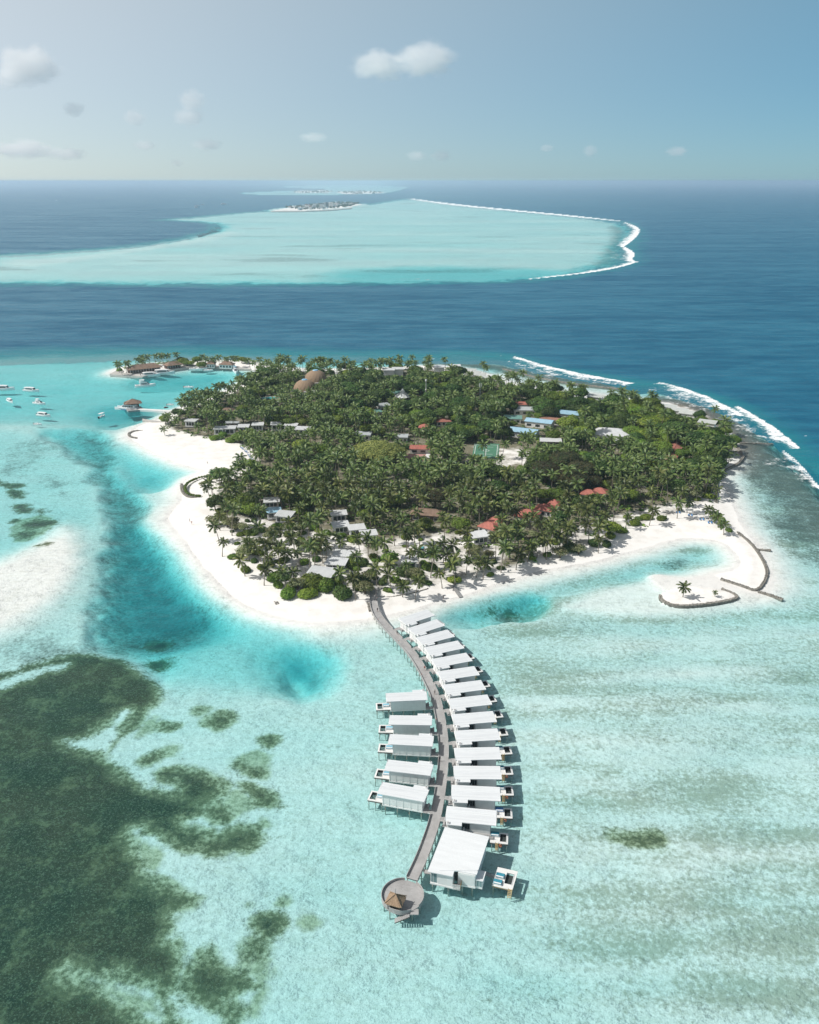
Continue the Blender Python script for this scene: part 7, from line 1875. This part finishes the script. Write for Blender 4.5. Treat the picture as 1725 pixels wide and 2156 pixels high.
for i, q in enumerate(((897,217),(968,234),(1035,258),(1083,277))):
    g = G(*ZD(q), GZ); gz = ground_z(g.x, g.y)
    nm = ["westernmost", "second", "third", "easternmost"][i]
    t = thing("beach_shelter", f"dark shade roof over blue loungers, {nm} of four at the lagoon's head", "beach shelter", (g.x, g.y + 1.2, gz), R(-15), "shelters at the lagoon's head")
    for x in (-1.5, 1.5):
        for y in (-.9, .9): MB().mat("white_trim").box(x - .06, x + .06, y - .06, y + .06, 0, 2.2).build("post", t)
    MB().mat("boat_grey" if i else "white_trim").box(-1.8, 1.8, -1.2, 1.2, 2.203, 2.33).build("shade_roof", t)
    for k in (-.7, .7): lounger((g.x + k, g.y - .9, gz), R(80), f"blue sun lounger, {'western' if k < 0 else 'eastern'} one under the {nm} shelter at the lagoon's head", "blue loungers at the lagoon's head")
for i, (q, lab) in enumerate((((1240,330),"x"),)): pass
def picnic(cx, cy):
    g = G(cx, cy, GZ); t = thing("picnic_table", "dark table set on the sand beside the jetty's head", "table", (g.x, g.y, ground_z(g.x, g.y)), .3)
    MB().mat("cloth_dark").box(-.9, .9, -.45, .45, .70, .76).build("table_top", t)
    for x in (-.7, .7):
        for y in (-.35, .35): MB().mat("cloth_dark").box(x - .05, x + .05, y - .05, y + .05, 0, .699).build("leg", t)
picnic(807, 1242)

# ---- people: one continuous skinned body per figure
def person_mesh(name, top, legs, walk):
    J = {"pel": (0, 0, .95), "ch": (0, .02, 1.28), "nk": (0, .02, 1.46), "hd": (0, -.01, 1.60), "cr": (0, 0, 1.71),
         "sl": (-.19, .02, 1.40), "el": (-.25, .02 - walk * .12, 1.14), "wl": (-.25, -.06 - walk * .2, .90), "fl": (-.25, -.09 - walk * .22, .80), "sr": (.19, .02, 1.40), "er": (.25, .02 + walk * .12, 1.14), "wr": (.25, -.02 + walk * .16, .90), "fr": (.25, -.04 + walk * .16, .80),
         "hl": (-.1, 0, .90), "kl": (-.11, .04 - walk * -.18 - .06, .50), "al": (-.11, .06 + walk * .26, .09), "tl": (-.11, -.12 + walk * .26, .03), "hr": (.1, 0, .90), "kr": (.11, -.03 - walk * .16, .50), "ar": (.11, .05 - walk * .18, .09), "tr": (.11, -.13 - walk * .18, .03)}
    Rr = {"pel": .15, "ch": .16, "nk": .06, "hd": .105, "cr": .06, "sl": .07, "el": .048, "wl": .035, "fl": .03, "sr": .07, "er": .048, "wr": .035, "fr": .03, "hl": .10, "kl": .062, "al": .042, "tl": .035, "hr": .10, "kr": .062, "ar": .042, "tr": .035}
    E = [("pel", "ch"), ("ch", "nk"), ("nk", "hd"), ("hd", "cr"), ("ch", "sl"), ("sl", "el"), ("el", "wl"), ("wl", "fl"), ("ch", "sr"), ("sr", "er"), ("er", "wr"), ("wr", "fr"), ("pel", "hl"), ("hl", "kl"), ("kl", "al"), ("al", "tl"), ("pel", "hr"), ("hr", "kr"), ("kr", "ar"), ("ar", "tr")]
    ks = list(J); me = bpy.data.meshes.new(name); me.from_pydata([J[k] for k in ks], [(ks.index(a), ks.index(b)) for a, b in E], [])
    o = bpy.data.objects.new(name, me); COL.objects.link(o)
    md = o.modifiers.new("skin", 'SKIN'); sv = me.skin_vertices[0].data
    for i, k in enumerate(ks): sv[i].radius = (Rr[k], Rr[k] * (.72 if k in ("ch", "pel") else 1)); sv[i].use_root = (k == "pel")
    o.modifiers.new("sub", 'SUBSURF').levels = 1
    dg = bpy.context.evaluated_depsgraph_get(); m2 = bpy.data.meshes.new_from_object(o.evaluated_get(dg)); bpy.data.objects.remove(o)
    m2.materials.clear()
    for n_ in ("skin", top, legs, "rubber_black"): m2.materials.append(MATS[n_])
    for p in m2.polygons:
        c = p.center; p.material_index = 3 if c.z > 1.64 or (c.z > 1.57 and c.y > .02) else 1 if .98 < c.z < 1.45 and abs(c.x) < .24 else 2 if .52 < c.z <= .98 and abs(c.x) < .22 else 0
    return m2
PM = [person_mesh("person", "cloth_dark", "cloth_dark", .6), person_mesh("person", "cloth_pale", "cloth_dark", .3), person_mesh("person", "cloth_red", "cloth_pale", .8)]
def person(x, y, zz, rz, k, lab):
    o = bpy.data.objects.new("person", PM[k]); COL.objects.link(o); o.location = (x, y, zz); o.rotation_euler = (0, 0, rz); tag(o, lab, "person", "people about the island")
for s, off, k, lab in ((22, .6, 0, "person in dark clothes on the jetty near the first villa"), (41, .9, 0, "person in dark clothes walking the upper curve of the jetty"), (66, .7, 2, "person in a red top on the jetty opposite the sixth villa"), (80, .2, 1, "person in a pale top on the jetty by the short row"), (113, -1.0, 0, "person in dark clothes at the jetty's edge near the suite")):
    p, d, n = JAT(min(s, JTOT - 2)); q = p + n * off; person(q.x, q.y, JZ + .02, math.atan2(d.x, -d.y), k, lab)
for (cx, cy), k, lab in (((934, 1257), 0, "person in dark clothes standing on the beach east of the jetty"), ((400, 1098), 0, "person in dark clothes on the white western point"), ((404, 1103), 2, "person in a red top beside the figure on the western point"), ((590, 1228), 1, "person in a pale top strolling below the shrub mounds"), ((437, 976), 1, "person in a pale top near the western bastion's beach"), ((535, 1140), 0, "person in dark clothes on the south-western beach")):
    g = G(cx, cy, 1.0); person(g.x, g.y, max(.05, ground_z(g.x, g.y)), rt.uniform(0, 6), k, lab)

# ---- clouds: volumes of drifting droplets far over the sea
def cloud_mat(nm, dens):
    m, n, l = new_mat(nm)
    tc = N(n, "ShaderNodeTexCoord"); at_ = N(n, "ShaderNodeVectorMath", operation='LENGTH'); l.new(tc.outputs["Object"], at_.inputs[0])
    nz = N(n, "ShaderNodeTexNoise", i_Scale=2.4, i_Detail=5.0, i_Roughness=.62)
    oi = N(n, "ShaderNodeObjectInfo"); ad = N(n, "ShaderNodeVectorMath", operation='ADD'); l.new(tc.outputs["Object"], ad.inputs[0]); l.new(oi.outputs["Location"], ad.inputs[1]); l.new(ad.outputs[0], nz.inputs["Vector"])
    f = mathn(n, l, 'SUBTRACT', maprange(n, l, at_.outputs["Value"], .25, 1.0, 1.0, 0.0, False), mathn(n, l, 'MULTIPLY', mathn(n, l, 'SUBTRACT', nz.outputs["Fac"], .30), 1.5))
    d = maprange(n, l, f, .04, .50, 0, dens)
    v = N(n, "ShaderNodeVolumePrincipled"); v.inputs["Color"].default_value = (1, 1, 1, 1); v.inputs["Anisotropy"].default_value = .1
    l.new(d, v.inputs["Density"]); v.inputs["Emission Strength"].default_value = 0
    out = N(n, "ShaderNodeOutputMaterial"); l.new(v.outputs[0], out.inputs["Volume"])
cloud_mat("cloud", .0030); cloud_mat("cloud_puff", .0026)
CLOUDS = [((60,138),(135,72),"bright cumulus at the sky's upper left edge"), ((20,168),(70,40),"lower lobe of the upper left cumulus"), ((800,138),(120,55),"western half of the lone high cloud"), ((895,125),(130,70),"taller eastern half of the lone high cloud"), ((404,212),(60,42),"small bright cloud above its twin"), ((398,246),(70,38),"small bright cloud below its twin"), ((284,248),(50,34),"small round cloud left of the twin clouds"), ((157,230),(50,30),"small cloud between the left cumulus and the round one"),
    ((45,314),(140,36),"long low cloud bank at the left horizon"), ((140,324),(90,26),"fainter tail of the long low bank"), ((305,306),(50,22),"faint wisp above the left horizon"), ((436,304),(64,24),"flat little cloud above the far islands"), ((660,290),(62,20),"flat little cloud in the middle sky"), ((878,328),(46,20),"low puff above the horizon's middle"), ((930,328),(46,24),"brighter low puff beside the middle one"), ((1243,318),(34,26),"small low puff over the right-hand ocean"), ((1425,319),(50,20),"flat low puff over the right-hand ocean"), ((1152,312),(34,16),"tiny low puff right of centre"), ((372,343),(34,18),"tiny puff close to the left horizon")]
def clouds():
    vs, fs = ico(3)
    for i, ((cx, cy), (w, h), lab) in enumerate(CLOUDS):
        D = 16000.0; u, v = cx - 862.5, cy - 1078.0
        d = Vector((u, FOC * _CP - v * _SP, -v * _CP - FOC * _SP)); d = d * (D / d.y); c = Vector((0, 0, CAM_H)) + d
        s = D / FOC * 1.06
        rn = random.Random(i); me = bpy.data.meshes.new("cloud")
        me.from_pydata([tuple(p * 1.0) for p in vs], [], fs); me.materials.append(MATS["cloud" if w > 100 else "cloud_puff"])
        o = bpy.data.objects.new("cloud", me); COL.objects.link(o); o.location = c
        o.scale = (w * s * .62, max(w, h) * s * .4, h * s * .66); tag(o, lab, "cloud", "small fair-weather clouds")
clouds()
# ================================================================== haze: the humid air over the sea
def make_haze():
    m, n, l = new_mat("humid_air")
    v = N(n, "ShaderNodeVolumePrincipled")
    v.inputs["Color"].default_value = (.70, .86, 1.0, 1)
    v.inputs["Density"].default_value = 7.5e-5
    v.inputs["Anisotropy"].default_value = 0.35
    out = N(n, "ShaderNodeOutputMaterial"); l.new(v.outputs[0], out.inputs["Volume"])
    b = MB().mat("humid_air").box(-190000, 190000, -120, 152000, -47, 158)
    o = b.build("haze"); o["kind"] = "stuff"; o["label"] = "pale humid sea haze"
make_haze()
